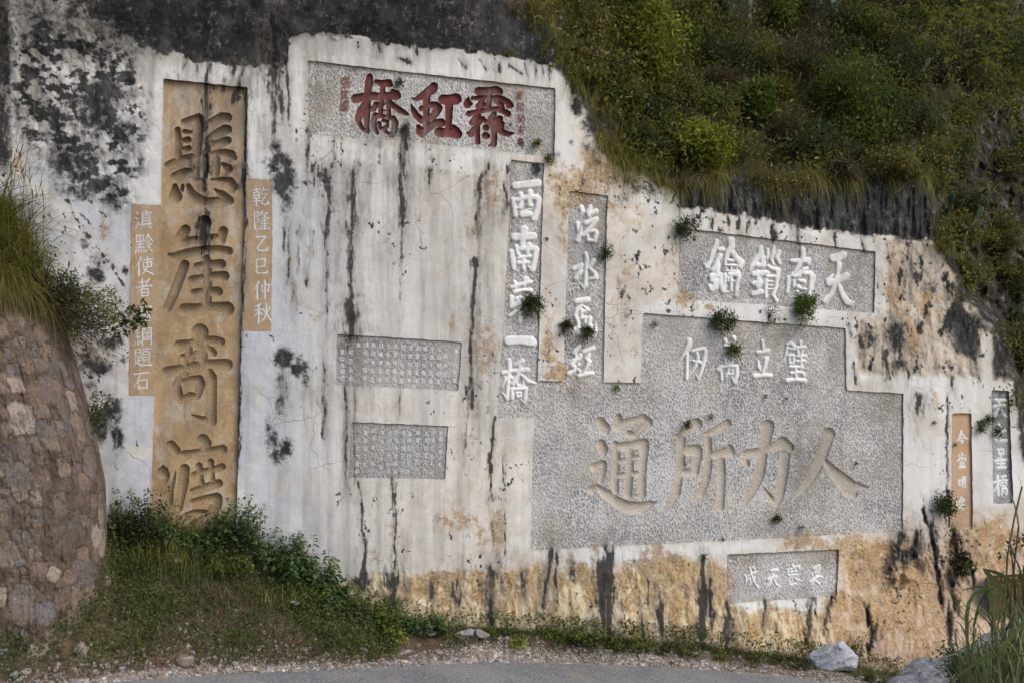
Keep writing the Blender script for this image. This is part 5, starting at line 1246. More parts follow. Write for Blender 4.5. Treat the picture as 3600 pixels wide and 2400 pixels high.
o = bd_.obj('dry_hillside_grass', M['grass_dry']); tag(o, 'brown dry grass between the bushes of the hillside', 'grass', kind='stuff')
x, y = hill_points(900, 1850, 3900, -200, 1450, bare)
ci = rng.integers(0, len(x), 52000)
C = HP(x, y, .10)[ci] + rng.normal(size=(len(ci), 3)) * np.array([.13, .12, .11])
tone = np.clip(fbm(x / 150, y / 150, 3, 126) + rng.normal(0, .12, len(x)), 0, .8)
leaves(bl_, C, .078, .42, rng, (0, -.3, .2), base=tone[ci])
o = bl_.obj('hillside_undergrowth', M['leaf_olive']); tag(o, 'low olive leaves filling the hillside between the bushes', 'undergrowth', kind='stuff')

# bushes one can tell apart: px, py of the root, half width, half height (photo px), leaves, leaf length, material, label
BUSH = [
    (2265, 265, 140, 150, 4200, .055, 'leaf_yellow', 'large yellow-green bush at the upper left end of the hillside'),
    (2190, 420, 80, 70, 1300, .045, 'leaf_olive', 'olive bush below the large yellow-green bush, near the red writing panel'),
    (2460, 610, 120, 95, 2600, .045, 'leaf_yellow', 'yellowish bush hanging over the white face above its first bare dark band'),
    (2380, 400, 95, 80, 1500, .045, 'leaf_olive', 'loose olive bush between the two yellowish bushes'),
    (2330, 560, 70, 60, 1100, .045, 'leaf_olive', 'small olive bush on the brink of the white face'),
    (2660, 440, 75, 85, 1300, .075, 'leaf_mid', 'fresh green bush with long pointed leaves beside the pale blue grass'),
    (2690, 235, 50, 36, 420, .070, 'leaf_mid', 'small fresh green sprig above the brown brush'),
    (2560, 290, 110, 90, 1600, .038, 'leaf_dark', 'dark bush under the prickly pears at the top'),
    (2820, 300, 130, 100, 2600, .026, 'leaf_brown', 'wide brown withered bush in the middle of the hillside'),
    (2760, 110, 80, 60, 900, .045, 'leaf_mid', 'green bush near the top edge between prickly pears'),
    (3035, 500, 180, 160, 4600, .042, 'leaf_mid', 'biggest mid-green bush in the middle right of the hillside'),
    (2880, 560, 95, 70, 1400, .045, 'leaf_dark', 'dark bush left of the biggest mid-green bush'),
    (3120, 640, 110, 60, 1500, .040, 'leaf_olive', 'low olive bush on the dark rock band under the biggest bush'),
    (2960, 640, 80, 36, 700, .040, 'leaf_brown', 'brown brush on the rim of the dark rock band'),
    (3170, 340, 110, 110, 1700, .036, 'leaf_dark', 'dark bush right of the biggest mid-green bush'),
    (3100, 190, 100, 90, 1500, .034, 'leaf_olive', 'thin olive bush below the feathery acacia'),
    (3300, 300, 90, 60, 1100, .032, 'leaf_brown', 'grey-brown brush in the shade of the acacia'),
    (3440, 330, 70, 110, 1000, .030, 'leaf_olive', 'tall thin olive bush near the right edge'),
    (3560, 260, 80, 80, 1000, .032, 'leaf_dark', 'dark bush touching the upper right edge'),
    (3290, 640, 80, 80, 1300, .045, 'leaf_olive', 'olive bush with yellow tips above the bare limestone'),
    (3380, 760, 90, 50, 1000, .042, 'leaf_dark', 'dark trailing bush beside the prickly pears right of the limestone'),
    (3520, 900, 90, 80, 1300, .040, 'leaf_olive', 'drooping olive bush against the dark rock at right'),
    (3570, 1060, 70, 80, 1000, .040, 'leaf_dark', 'dark bush low at the right edge above the last white stub'),
    (3400, 1000, 70, 55, 800, .040, 'leaf_olive', 'small olive bush clinging right of the bare limestone'),
    (3585, 1290, 46, 110, 900, .042, 'leaf_dark', 'dark creeper down the right edge beside the last panel'),
    (2060, 160, 80, 100, 1300, .040, 'leaf_olive', 'olive bush beside the black rock brow at top centre'),
    (2430, 130, 90, 80, 1200, .045, 'leaf_olive', 'olive bush at the top edge right of the large yellow-green one'),
    (2950, 150, 90, 70, 1000, .038, 'leaf_dark', 'dark bush among the prickly pears at the top'),
]
for i, (px, py, hx, hy, n, ll, mt, lab) in enumerate(BUSH):
    s = mpp(px, py)
    shrub('bush', HP(px, py, .02), hx * s, hy * s, hx * s * .8, int(n * 1.3), ll * 1.6, mt, lab, 'bush', 'bushes on the hillside', 200 + i, .42, int(18 + n / 140), .20)
# the thicket between them
rq_ = np.random.default_rng(77)
KINDS = [('leaf_olive', 'scrubby olive bush in the thicket on the hillside', .045), ('leaf_dark', 'scrubby dark bush in the thicket on the hillside', .045), ('leaf_brown', 'half-withered bush in the thicket on the hillside', .034), ('leaf_mid', 'scrubby green bush in the thicket on the hillside', .055)]
for i in range(74):
    for _ in range(50):
        px, py = rq_.uniform(1990, 3640), rq_.uniform(-20, 1250)
        d_ = float(poly_sd(np.array(px), np.array(py), FACE))
        if d_ > 24 and rq_.random() < (1 if px < 3250 else .32): break
    mt, lab, ll = KINDS[int(rq_.choice(4, p=[.36, .28, .20, .16]))]
    s = mpp(px, py); hx = rq_.uniform(45, 105); hy = rq_.uniform(35, 75)
    shrub('bush', HP(px, py, .02), hx * s, hy * s, hx * s * .8, int(9 * hx + 200), ll * 1.35, mt, lab, 'bush', 'thicket bushes: ' + lab.split(' in ')[0], 1000 + i, .42, 20, .24, r0=.006)
# bare stems sticking out of the thicket
x, y = hill_points(900, 1900, 3800, -150, 1300)
tbs = Buf(); A_ = HP(x, y, .02); rg_ = np.random.default_rng(78)
tubes(tbs, curve_lines(A_, A_ + np.stack([rg_.normal(0, .14, len(A_)), -rg_.uniform(.02, .22, len(A_)), rg_.uniform(.12, .50, len(A_))], 1), rg_, 6, .03, .07), .0035, .0012, 3)
tag(tbs.obj('dry_stems', M['deadtwig']), 'bare grey stems sticking out of the hillside thicket', 'stems', kind='stuff')
# feathery acacia
s = mpp(3320, 200)
ac = shrub('acacia', HP(3360, 265, .05), 190 * s, 90 * s, .5, 100, .03, 'leaf_yellow', 'feathery light green acacia arching over the upper right hillside', 'tree', None, 333, .3, 20, .2, 1.5)
rng2 = np.random.default_rng(9)
fb = Buf(); base = HP(3360, 265, .05)
tips = base + np.stack([rng2.uniform(-210, 120, 130) * s, rng2.uniform(-.75, -.05, 130), rng2.uniform(20, 250, 130) * s], 1)
tips[:, 2] -= np.abs(tips[:, 0] - base[0] + .1) * .35
for tp in tips:
    dv = unit(np.array([rng2.normal(0, 1), rng2.normal(-.3, .5), rng2.normal(-.25, .4)]))
    t = rng2.uniform(0, 1, 46); side = np.where(rng2.random(46) < .5, -1, 1)
    sd_ = unit(np.cross(dv, np.array([0, .3, 1.0])))
    C = tp + dv * (t * .26)[:, None] + sd_ * (side * .035 * np.sin(np.pi * (t * .9 + .05)) * rng2.uniform(.3, 1, 46))[:, None]
    leaves(fb, C, .032, .28, rng2, tuple(dv * .6), base=rng2.uniform(.25, .9))
fb.obj('foliage', M['leaf_yellow'], ac)
tb = Buf(); tubes(tb, curve_lines(np.repeat(base[None], 40, 0), tips[:40], rng2, 7, .15, .05), .014, .003); tb.obj('branch', M['bark'], ac)

# grass tussocks
def tussock(px, py, h, n, mat, label, lean=.6, droop=.7, w=.010, out=(0, -.3, 0), spread=.05, group=None, name='grass_tussock', cat='grass', pt=None, seed=None, up=(0, 0, 1), base=None):
    rg = np.random.default_rng(seed or int(px * 7 + py))
    b = Buf(); p = HP(px, py, .01) if pt is None else np.array(pt)
    R = p + rg.normal(0, spread, (n, 3)) * np.array([1, .6, .25])
    blades(b, R, h, w, rg, out=out, lean=lean, droop=droop, up=up, segs=5, base=base)
    o = b.obj(name, M[mat]); o_ = tag(o, label, cat, group)
    return o
tussock(2530, 500, .75, 90, 'grass_green', 'tall pale blue-green grass tussock in the middle of the hillside', .25, .55, .012, spread=.10)
for px, py, n, lab in ((2420, 660, 160, 'dry tussock spilling over the rim above the white face'), (2690, 640, 190, 'brown tussock hanging down onto the dark rock band'), (2150, 540, 140, 'olive tussock hanging beside the red writing panel'),
                       (2100, 400, 120, 'olive tussock on the rim beside the black brow'), (2260, 590, 130, 'olive tussock on the rim left of the yellowish bush'), (3400, 440, 160, 'bright olive tussock hanging on the right rock'), (2890, 600, 120, 'pale tussock above the middle of the dark rock band'),
                       (2810, 500, 120, 'pale grass tussock drooping left of the biggest bush'), (3310, 880, 150, 'olive tussock hanging beside the bare limestone'), (2740, 690, 110, 'brown tussock trailing lowest over the dark rock band')):
    tussock(px, py, .36, n, 'grass_dry' if 'brown' in lab or 'dry' in lab else 'grass_olive', lab, .7, 1.25, .008, (-.15, -.7, 0), .09, 'tussocks along the rim')
tussock(1785, 195, .13, 70, 'grass_olive', 'small tussock growing on the white ledge above the red writing', .6, .9, .007, (0, -.8, 0), .035)
tussock(1790, 30, .22, 110, 'grass_dry', 'dry tussock on the black brow at the top centre', .6, 1.1, .007, (-.2, -.8, 0), .10)

# prickly pears
def pad(bm_v, bm_q, bm_r, p, d, w, t, L, nrm, rr):
    """flattened egg-shaped joint"""
    nu, nv = 10, 7
    side = unit(np.cross(d, nrm))
    u = np.linspace(0, 2 * np.pi, nu, endpoint=False); v = np.linspace(0, np.pi, nv)
    U, Vv = np.meshgrid(u, v)
    a = (1 - np.cos(Vv)) / 2
    rad = np.sin(Vv) * (.55 + .45 * a ** .8) 
    P = p + d * (a * L)[..., None] + side * (rad * np.cos(U) * w)[..., None] + nrm * (rad * np.sin(U) * t)[..., None]
    n0 = sum(len(x) for x in bm_v)
    bm_v.append(P.reshape(-1, 3))
    i = np.arange(nu * nv).reshape(nv, nu)
    qd = np.stack([i[:-1], np.roll(i, -1, 1)[:-1], np.roll(i, -1, 1)[1:], i[1:]], -1).reshape(-1, 4)
    bm_q.append(qd + n0); bm_r.append(np.full(nu * nv, rr))
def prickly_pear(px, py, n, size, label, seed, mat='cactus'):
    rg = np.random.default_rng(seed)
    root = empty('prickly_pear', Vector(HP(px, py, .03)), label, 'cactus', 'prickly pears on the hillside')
    ends = [(HP(px, py, .03), np.array([0, 0, 1.0]))]
    for k in range(n):
        p, d = ends[min(int(rg.integers(0, len(ends))), len(ends) - 1)] if k else ends[0]
        dd = unit(d + rg.normal(0, .55, 3) * np.array([1, .5, .6]) + np.array([0, -.12, .25]))
        nrm = unit(np.cross(dd, rg.normal(size=3) + np.array([.4, 0, 0])) + np.array([0, -.6, 0])); nrm = unit(nrm - dd * (nrm @ dd))
        L = size * rg.uniform(.75, 1.15)
        v, q, r = [], [], []
        pad(v, q, r, p, dd, L * .27, L * .06, L, nrm, 0)
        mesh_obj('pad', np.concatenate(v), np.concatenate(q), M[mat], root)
        ends.append((p + dd * L * .93, dd)); 
        if k == 0: ends[0] = (p + dd * L * .9, dd)
    return root
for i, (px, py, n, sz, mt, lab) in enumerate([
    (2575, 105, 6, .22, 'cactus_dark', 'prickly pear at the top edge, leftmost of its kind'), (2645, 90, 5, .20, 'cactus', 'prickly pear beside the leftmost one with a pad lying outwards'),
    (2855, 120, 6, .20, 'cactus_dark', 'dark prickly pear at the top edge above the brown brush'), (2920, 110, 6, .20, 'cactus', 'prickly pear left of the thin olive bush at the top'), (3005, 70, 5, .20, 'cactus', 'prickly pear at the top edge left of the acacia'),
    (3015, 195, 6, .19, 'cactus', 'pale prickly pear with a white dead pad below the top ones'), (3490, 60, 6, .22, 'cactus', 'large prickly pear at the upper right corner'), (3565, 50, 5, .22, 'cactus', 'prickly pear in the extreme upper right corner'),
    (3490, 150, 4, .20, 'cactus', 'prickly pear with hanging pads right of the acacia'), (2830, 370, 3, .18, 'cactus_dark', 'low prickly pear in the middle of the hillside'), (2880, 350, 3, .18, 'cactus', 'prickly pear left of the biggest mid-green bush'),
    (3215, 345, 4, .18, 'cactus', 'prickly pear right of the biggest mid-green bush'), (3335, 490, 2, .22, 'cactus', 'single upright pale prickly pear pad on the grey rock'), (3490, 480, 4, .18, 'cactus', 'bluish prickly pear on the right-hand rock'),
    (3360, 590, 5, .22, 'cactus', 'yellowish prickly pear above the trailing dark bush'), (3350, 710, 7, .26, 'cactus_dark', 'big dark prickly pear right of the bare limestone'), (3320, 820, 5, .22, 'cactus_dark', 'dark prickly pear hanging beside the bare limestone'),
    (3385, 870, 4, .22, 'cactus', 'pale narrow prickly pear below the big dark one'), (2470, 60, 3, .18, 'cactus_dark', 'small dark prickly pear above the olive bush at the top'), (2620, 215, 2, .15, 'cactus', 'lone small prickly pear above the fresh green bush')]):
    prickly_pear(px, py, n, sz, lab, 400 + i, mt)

# ---------------------------------------------------------------- plants rooted in the written wall
def wall_plant(px, py, r, kind, label, seed, mat='leaf_dark', n=None):
    s = mpp(px, py); rg = np.random.default_rng(seed)
    p = W(np.array(float(px)), np.array(float(py)), h_low(np.array(float(px)), np.array(float(py))) + .0)
    root = empty('wall_plant', Vector(p), label, 'plant', 'plants rooted in the written wall')
    R = r * s; b = Buf(); tb = Buf()
    if kind == 'fern':
        m = int((n or 26) * 2.2)
        dirs = unit(rg.normal(size=(m, 3)) * np.array([1, .45, .85]) + np.array([0, -.75, .05]))
        L = R * rg.uniform(.55, 1.25, m)
        t = np.linspace(0, 1, 6)
        lines = p + WN * .01 + dirs[:, None] * (L[:, None] * t)[..., None] - np.array([0, 0, 1.0]) * (L[:, None] * .38 * t ** 2)[..., None]
        tubes(tb, lines, .003, .001, 3)
        tt = rg.uniform(.08, 1, (m, 20))
        for i in range(m):
            C = np.stack([np.interp(tt[i], t, lines[i, :, k]) for k in range(3)], 1)
            leaves(b, C, R * .20, .36, rg, (0, -.4, -.2), base=rg.uniform(.1, .7))
        hl = np.repeat(p[None], 8, 0) + rg.normal(0, R * .12, (8, 3))
        he = hl + np.stack([rg.normal(0, R * .2, 8), -rg.uniform(0, .04, 8), -R * rg.uniform(.6, 1.5, 8)], 1)
        tubes(tb, curve_lines(hl, he, rg, 5, 0, .08), .003, .001, 3)
    elif kind == 'bush':
        m = int((n or 420) * 1.9)
        c = p + WN * R * .45 + np.array([0, 0, R * .05])
        cl = c + unit(rg.normal(size=(16, 3))) * R * rg.uniform(.3, .85, (16, 1)) * np.array([.9, .6, 1.0])
        idx = rg.integers(0, 16, m)
        leaves(b, cl[idx] + rg.normal(size=(m, 3)) * R * .20, max(R * .20, .026), .45, rg, (0, -.2, .2), base=rg.uniform(.1, .6, 16)[idx])
        tubes(tb, curve_lines(np.repeat(p[None], 16, 0), cl, rg, 5, .1, .06), .004, .0015, 3)
        e0 = cl[:9]; e1 = e0 + np.stack([rg.normal(0, R * .3, 9), -rg.uniform(0, .05, 9), rg.uniform(.2, .9, 9) * R], 1)
        tubes(tb, curve_lines(e0, e1, rg, 4, 0, .06), .0025, .001, 3)
    elif kind == 'twig':
        m = 22
        ang = rg.uniform(-1.3, 1.3, m)
        e = p + np.stack([np.sin(ang) * R * 1.1, -rg.uniform(.02, .10, m), np.cos(ang) * R * rg.uniform(.5, 1.2, m)], 1)
        e[:7] = p + np.stack([rg.normal(0, R * .6, 7), -rg.uniform(.02, .08, 7), -R * rg.uniform(.2, .6, 7)], 1)
        ln = curve_lines(np.repeat(p[None], m, 0), e, rg, 6, .05, .07)
        tubes(tb, ln, .0035, .0012, 3)
        C = ln[rg.integers(0, m, n or 130), rg.integers(1, 6, n or 130)] + rg.normal(0, R * .05, (n or 130, 3))
        leaves(b, C, .028, .4, rg)
    else:
        m = int((n or 60) * 1.6)
        C = p + WN * R * .3 + rg.normal(size=(m, 3)) * R * .38
        leaves(b, C, max(R * .5, .02), .45, rg, (0, -.3, .1), base=rg.uniform(.2, .6))
        tubes(tb, curve_lines(np.repeat(p[None], 6, 0), C[:6], rg, 4, .05, .05), .002, .001, 3)
    b.obj('foliage', M[mat], root); tb.obj('stem', M['bark'], root)
    return root
for i, a in enumerate([
    (1868, 1060, 52, 'fern', 'dark fern hiding part of the third white character of the long column', 'leaf_dark', 34), (1990, 1138, 36, 'fern', 'spiky dark fern on the left rim of the second grey column', 'moss', 26), (2064, 1160, 34, 'fern', 'dark fern over the third character of the second grey column', 'moss', 24),
    (2130, 888, 34, 'bush', 'small green plant on the right rim of the second grey column', 'leaf_dark', 200), (2398, 808, 52, 'bush', 'upright dark plant at the top left corner of the upper right panel', 'leaf_dark', 420), (2535, 1135, 54, 'bush', 'bushy dark plant on the white ledge between the two right panels, leftmost of three', 'leaf_dark', 460),
    (2703, 1118, 56, 'twig', 'bare black twiggy plant, middle one of three on the white ledge', 'leaf_dark', 170), (2815, 1085, 58, 'bush', 'thick green bushy plant, rightmost of three on the white ledge', 'leaf_mid', 560), (2575, 1222, 42, 'fern', 'green fern covering the second small white character of the largest panel', 'leaf_mid', 22),
    (2412, 1494, 24, 'bush', 'small black plant with a dry stalk above the incised characters', 'leaf_dark', 110), (2499, 1464, 15, 'tuft', 'little green tuft above the second incised character', 'leaf_mid', 50), (3308, 1778, 54, 'bush', 'round leafy plant left of the narrow pinkish panel', 'leaf_dark', 480),
    (3472, 1472, 30, 'bush', 'dark plant touching the far right grey panel, uppermost of three', 'leaf_dark', 170), (3443, 1506, 26, 'bush', 'dark plant left of the far right grey panel, leftmost of three', 'leaf_dark', 150), (3500, 1518, 30, 'bush', 'dark plant over the second character of the far right grey panel', 'leaf_dark', 170),
    (1405, 292, 20, 'tuft', 'dark tuft right of the first red character', 'moss', 90), (1885, 508, 20, 'bush', 'small plant in the lower right corner of the red writing panel', 'leaf_mid', 100), (1928, 562, 24, 'bush', 'light green plant at the corner between the red panel and the long column', 'leaf_mid', 120),
    (3368, 1978, 46, 'tuft', 'hanging mossy clump on the wall near the brown plaque', 'moss', 190), (3352, 1900, 24, 'tuft', 'withered clump hanging below the narrow pinkish panel', 'leaf_brown', 90), (2728, 1820, 20, 'tuft', 'green tuft beneath the third incised character', 'leaf_dark', 90), (2817, 1852, 13, 'tuft', 'tiny brownish tuft near the bottom of the largest panel', 'moss', 40),
    (2166, 1362, 16, 'tuft', 'small tuft at the top of the largest panel under the plaster strip', 'leaf_mid', 60), (2300, 1140, 14, 'tuft', 'small mossy tuft at the upper left corner of the largest panel', 'moss', 46), (3355, 1562, 11, 'tuft', 'tiny tuft under the first character of the narrow pinkish panel', 'leaf_dark', 40), (3282, 1486, 11, 'tuft', 'tiny tuft on white plaster near the narrow pinkish panel', 'leaf_mid', 40),
    (1422, 452, 16, 'tuft', 'mossy tuft under the first red character at the lower rim', 'moss', 70), (1793, 440, 10, 'tuft', 'tiny tuft right of the last red character', 'leaf_mid', 34), (2476, 1958, 18, 'twig', 'sparse green sprig at the head of a black streak', 'leaf_mid', 60), (2540, 1895, 9, 'tuft', 'tiny green tuft on the lower rim of the largest panel', 'leaf_mid', 30),
    (1922, 840, 9, 'tuft', 'tiny dark tuft on the plaster strip between the two grey columns', 'leaf_dark', 30), (3008, 1628, 10, 'tuft', 'tiny dark tuft right of the last incised character', 'leaf_dark', 30), (2305, 747, 8, 'tuft', 'tiny tuft on white plaster left of the upper right panel', 'leaf_mid', 26), (3350, 1860, 13, 'tuft', 'green tuft at the foot of the narrow pinkish panel', 'leaf_mid', 46),
    (2764, 1400, 9, 'tuft', 'tiny tuft below the third small white character', 'moss', 30), (2690, 1392, 9, 'tuft', 'tiny tuft below the second small white character', 'moss', 30)]):
    wall_plant(a[0], a[1], a[2], a[3], a[4], 500 + i, a[5], a[6])

# ---------------------------------------------------------------- on the ground below the wall
def project(p):
    p = np.asarray(p, float)
    d = p[..., 1] * CP + p[..., 2] * SP
    return 1800 + F * p[..., 0] / d, 1200 - F * (-p[..., 1] * SP + p[..., 2] * CP) / d
_S = np.linspace(0, 1, 80)
def ground_at(px, py):
    g = ground_pt(np.full(80, float(px)), _S)
    _, yy = project(g)
    yy = np.maximum.accumulate(yy)
    s = np.interp(py, yy, _S)
    return ground_pt(np.array([float(px)]), np.array([s]))[0], s

rng = np.random.default_rng(21)
# short grass and weeds
n = 60000
gx_ = rng.uniform(-500, 3300, n); s_ = rng.random(n) ** 1.15
pt = ground_pt(gx_, s_)
gm = fbm(pt[:, 0] * 1.1 + 9, pt[:, 1] * 1.6, 4, 131)
dens = np.where(gx_ < 1330, sst(1.0, .80, s_) * (.45 + 1.1 * sst(.36, .55, gm)), .9 * sst(.34, .04, s_) + .30 * sst(.46, .6, gm) * sst(1.0, .6, s_))
dens = np.maximum(dens, .10 * sst(.5, .6, gm)) * (1 - .85 * sst(520, 250, gx_) * sst(.30, .55, s_))
kp = rng.random(n) < np.clip(dens, 0, 1)
pt, gx_, s_, gm = pt[kp], gx_[kp], s_[kp], gm[kp]
tall = .06 + .16 * sst(.5, .05, s_) * sst(1330, 1100, gx_) + .05 * sst(.3, .0, s_)
b1, b2 = Buf(), Buf()
dry = fbm(pt[:, 0] * 1.7, pt[:, 1] * 2.3, 3, 133) + rng.normal(0, .10, len(pt)) > .56
blades(b1, pt[~dry], tall[~dry], .007, rng, lean=.7, droop=.45, segs=3)
blades(b2, pt[dry], tall[dry] * .9, .006, rng, lean=.9, droop=.45, segs=3)
tag(b1.obj('verge_grass', M['grass_green']), 'short green grass on the bank and along the foot of the wall', 'grass', kind='stuff')
tag(b2.obj('dry_verge_grass', M['grass_dry']), 'short withered grass on the bank', 'grass', kind='stuff')
# small leafy ground cover
n = 95000
gx_ = rng.uniform(-400, 3200, n); s_ = rng.random(n)
pt = ground_pt(gx_, s_)
gm = fbm(pt[:, 0] * 2.1 + 3, pt[:, 1] * 2.6, 4, 137)
dens = np.where(gx_ < 1400, sst(1.0, .74, s_), .9 * sst(.30, .03, s_)) * np.maximum(sst(.34, .50, gm), .35) * (1 - .88 * sst(520, 250, gx_) * sst(.25, .50, s_))
kp = rng.random(n) < dens
b3 = Buf()
C = pt[kp] + np.stack([rng.normal(0, .03, kp.sum()), rng.normal(0, .03, kp.sum()), rng.uniform(.01, .11, kp.sum()) * (1 + 1.2 * sst(.5, .1, s_[kp]))], 1)
leaves(b3, C, .034, .55, rng, (0, -.2, .5), base=np.clip(gm[kp], 0, .8))
tag(b3.obj('ground_cover', M['cover']), 'small leafy weeds covering the bank', 'weeds', kind='stuff')

# stones
def rock(name, p, size, mat, label, cat='stone', group=None, seed=0, sub=3, planes=13, sq=(1, 1, 1), rough=.05, sink=.25, pts=None):
    import bmesh
    rg = np.random.default_rng(seed)
    bm = bmesh.new(); bmesh.ops.create_icosphere(bm, subdivisions=sub, radius=1.0)
    n = np.array([v.co[:] for v in bm.verts])
    q = unit(rg.normal(size=(planes, 3))); h = rg.uniform(.62, 1.0, planes)
    dt = n @ q.T
    r = np.where(dt > .05, h[None] / np.maximum(dt, .05), 9).min(1); r = np.minimum(r, 1.25)
    v = n * r[:, None]
    v *= (1 + rough * 2 * (fbm(v[:, 0] * 3 + seed, v[:, 1] * 3 + v[:, 2] * 2, 4, 141) - .5)[:, None])
    v = v * np.array(sq) * size
    a = rg.uniform(0, 6.28); ca, sa = np.cos(a), np.sin(a)
    if pts is None: v = v @ np.array([[ca, -sa, 0], [sa, ca, 0], [0, 0, 1]]).T
    v[:, 2] += size * sq[2] * (1 - 2 * sink)
    me = bpy.data.meshes.new(name)
    me.from_pydata(v.tolist(), [], [[x.index for x in f.verts] for f in bm.faces]); bm.free()
    me.polygons.foreach_set('use_smooth', np.zeros(len(me.polygons), bool))
    me.materials.append(mat)
    o = bpy.data.objects.new(name, me); COL.objects.link(o); o.location = Vector(p)
    return tag(o, label, cat, group)
# the pale boulder: hand-set profile, taller at its right
def boulder():
    import bmesh
    bm = bmesh.new(); bmesh.ops.create_icosphere(bm, subdivisions=5, radius=1.0)
    n = np.array([v.co[:] for v in bm.verts])
    H = [((-.62, -.25, .72), .62), ((.80, -.15, .55), .74), ((.25, -.45, .85), .80), ((-.2, -.95, .15), .66), ((-.9, -.35, .0), 1.0), ((.95, -.3, -.1), .86), ((.45, -.85, .25), .70), ((-.55, -.8, .35), .64), ((0, .9, .4), .6), ((0, 0, -1), .55), ((-.25, .3, .9), .72), ((.1, -.7, -.7), .72)]
    q = unit(np.array([h[0] for h in H])); h = np.array([h[1] for h in H])
    dt = n @ q.T
    r = np.where(dt > .05, h[None] / np.maximum(dt, .05), 9).min(1)
    v = n * np.minimum(r, 1.3)[:, None]
    v *= (1 + .20 * (fbm(v[:, 0] * 2.4 + 5, v[:, 2] * 2.4 + v[:, 1] * 1.5, 5, 143, .6) - .5) + .05 * (fbm(v[:, 0] * 11, v[:, 2] * 11 + v[:, 1] * 9, 3, 144) - .5))[:, None]
    p, _ = ground_at(2940, 2352)
    sc = p[1] / F
    v = v * np.array([78, 64, 66]) * sc
    me = bpy.data.meshes.new('boulder')
    me.from_pydata(v.tolist(), [], [[x.index for x in f.verts] for f in bm.faces]); bm.free()
    me.materials.append(M['boulder'])
    o = bpy.data.objects.new('boulder', me); COL.objects.link(o)
    t = at(2942, 2312, p[1]); o.location = Vector(t)
    tag(o, 'big pale angular limestone boulder at the foot of the wall', 'boulder')
boulder()
ST = [(1495, 2222, 30, (1.5, 1, .7), 'stone', 'flat brownish stone among weeds in front of the ochre foot'), (1510, 2232, 22, (1.3, 1, .6), 'greystone', 'grey stone leaning against the flat brownish stone'), (1640, 2240, 30, (1.3, 1, .7), 'greystone', 'grey broken stone at the left end of the gravel heap'),
      (1690, 2242, 24, (1.4, 1, .8), 'stone', 'dark brown stone in the gravel heap'), (372, 2054, 15, (1, 1, 1.2), 'stone', 'pinkish stone at the foot of the buttress'), (310, 2118, 17, (1.4, 1, .6), 'stone', 'pale brown stone half sunk beside the buttress'), (282, 2300, 26, (1.1, 1, 1.0), 'stone', 'angular pinkish stone on the bank at the left'),
      (376, 2346, 13, (1, 1, 1), 'stone', 'rounded pale stone at the road edge, right of the square one'), (334, 2366, 13, (1, 1, .9), 'stone', 'square pinkish stone at the road edge'), (282, 2340, 12, (1.3, 1, .6), 'stone', 'small flat pink stone above the square one'), (655, 2328, 30, (1.3, 1, .7), 'stone', 'buff flat-topped stone on the verge below the weeds'),
      (52, 2372, 16, (1.2, 1, .8), 'greystone', 'pinkish grey stone in the lower left corner'), (96, 2366, 17, (1.3, 1, .6), 'stone', 'white-edged flat stone in the lower left corner'), (14, 2298, 17, (1.2, 1, .8), 'greystone', 'bluish grey stone at the left edge'), (240, 2226, 13, (1.2, 1, .7), 'stone', 'small buff stone above the angular pinkish one'),
      (610, 1978, 22, (1.6, 1, .6), 'stone', 'reddish brown stone in the weeds under the tall ochre panel'), (1360, 2270, 12, (1.2, 1, .8), 'greystone', 'grey-white stone at the foot of the weeds'), (1275, 2290, 15, (1.2, 1, .7), 'greystone', 'dull grey stone left of the verge gravel'), (1030, 2338, 10, (1.2, 1, .8), 'stone', 'small pale stone on the gravel edge'), (1430, 2292, 13, (1.6, 1, .5), 'stone', 'flat cream stone in the row of verge stones, left one'), (1545, 2296, 14, (1.5, 1, .6), 'stone', 'pale stone in the row of verge stones, right one'),
      (2366, 2330, 9, (1.3, 1, .8), 'stone', 'buff pebble beside the road under the second black streak group'), (1005, 2272, 8, (1, 1, .8), 'stone', 'whitish lump in the weeds on the bank'), (1120, 2185, 12, (1.8, 1, .5), 'greystone', 'grey-white slab lying on the weedy slope')]
for i, (px, py, r, sq, mt, lab) in enumerate(ST):
    p, _ = ground_at(px, py)
    rock('stone', p, r * p[1] / F, M[mt], lab, 'stone', None, 600 + i, 3, 12, sq)
p, _ = ground_at(1022, 2120)
rock('litter', p, .045, M['litter'], 'scrap of white litter lying on the weedy bank', 'litter', None, 650, 2, 9, (2.0, .6, .5))
# pebbles: uncountable
n = 4200
gx_ = rng.uniform(-300, 3300, n); s_ = np.clip(rng.beta(7, 1.05, n), 0, .995)
mid = (gx_ > 1550) & (gx_ < 2950)
s_[mid] = rng.uniform(.25, .99, mid.sum())
pt = ground_pt(gx_, s_)
ico = np.array([[0, 0, 1], [.9, 0, .4], [.28, .85, .4], [-.72, .53, .4], [-.72, -.53, .4], [.28, -.85, .4], [.72, .53, -.4], [-.28, .85, -.4], [-.9, 0, -.4], [-.28, -.85, -.4], [.72, -.53, -.4], [0, 0, -1]])
icf = np.array([[0, 1, 2], [0, 2, 3], [0, 3, 4], [0, 4, 5], [0, 5, 1], [1, 6, 2], [2, 7, 3], [3, 8, 4], [4, 9, 5], [5, 10, 1], [6, 7, 2], [7, 8, 3], [8, 9, 4], [9, 10, 5], [10, 6, 1], [11, 7, 6], [11, 8, 7], [11, 9, 8], [11, 10, 9], [11, 6, 10]])
sz = .006 + .018 * rng.random(n) ** 4
pv = pt[:, None] + ico[None] * sz[:, None, None] * rng.uniform(.6, 1.35, (n, 12, 1)) * rng.uniform(.6, 1.4, (n, 1, 3)) + np.array([0, 0, .2]) * sz[:, None, None]
half = rng.random(n) < .6
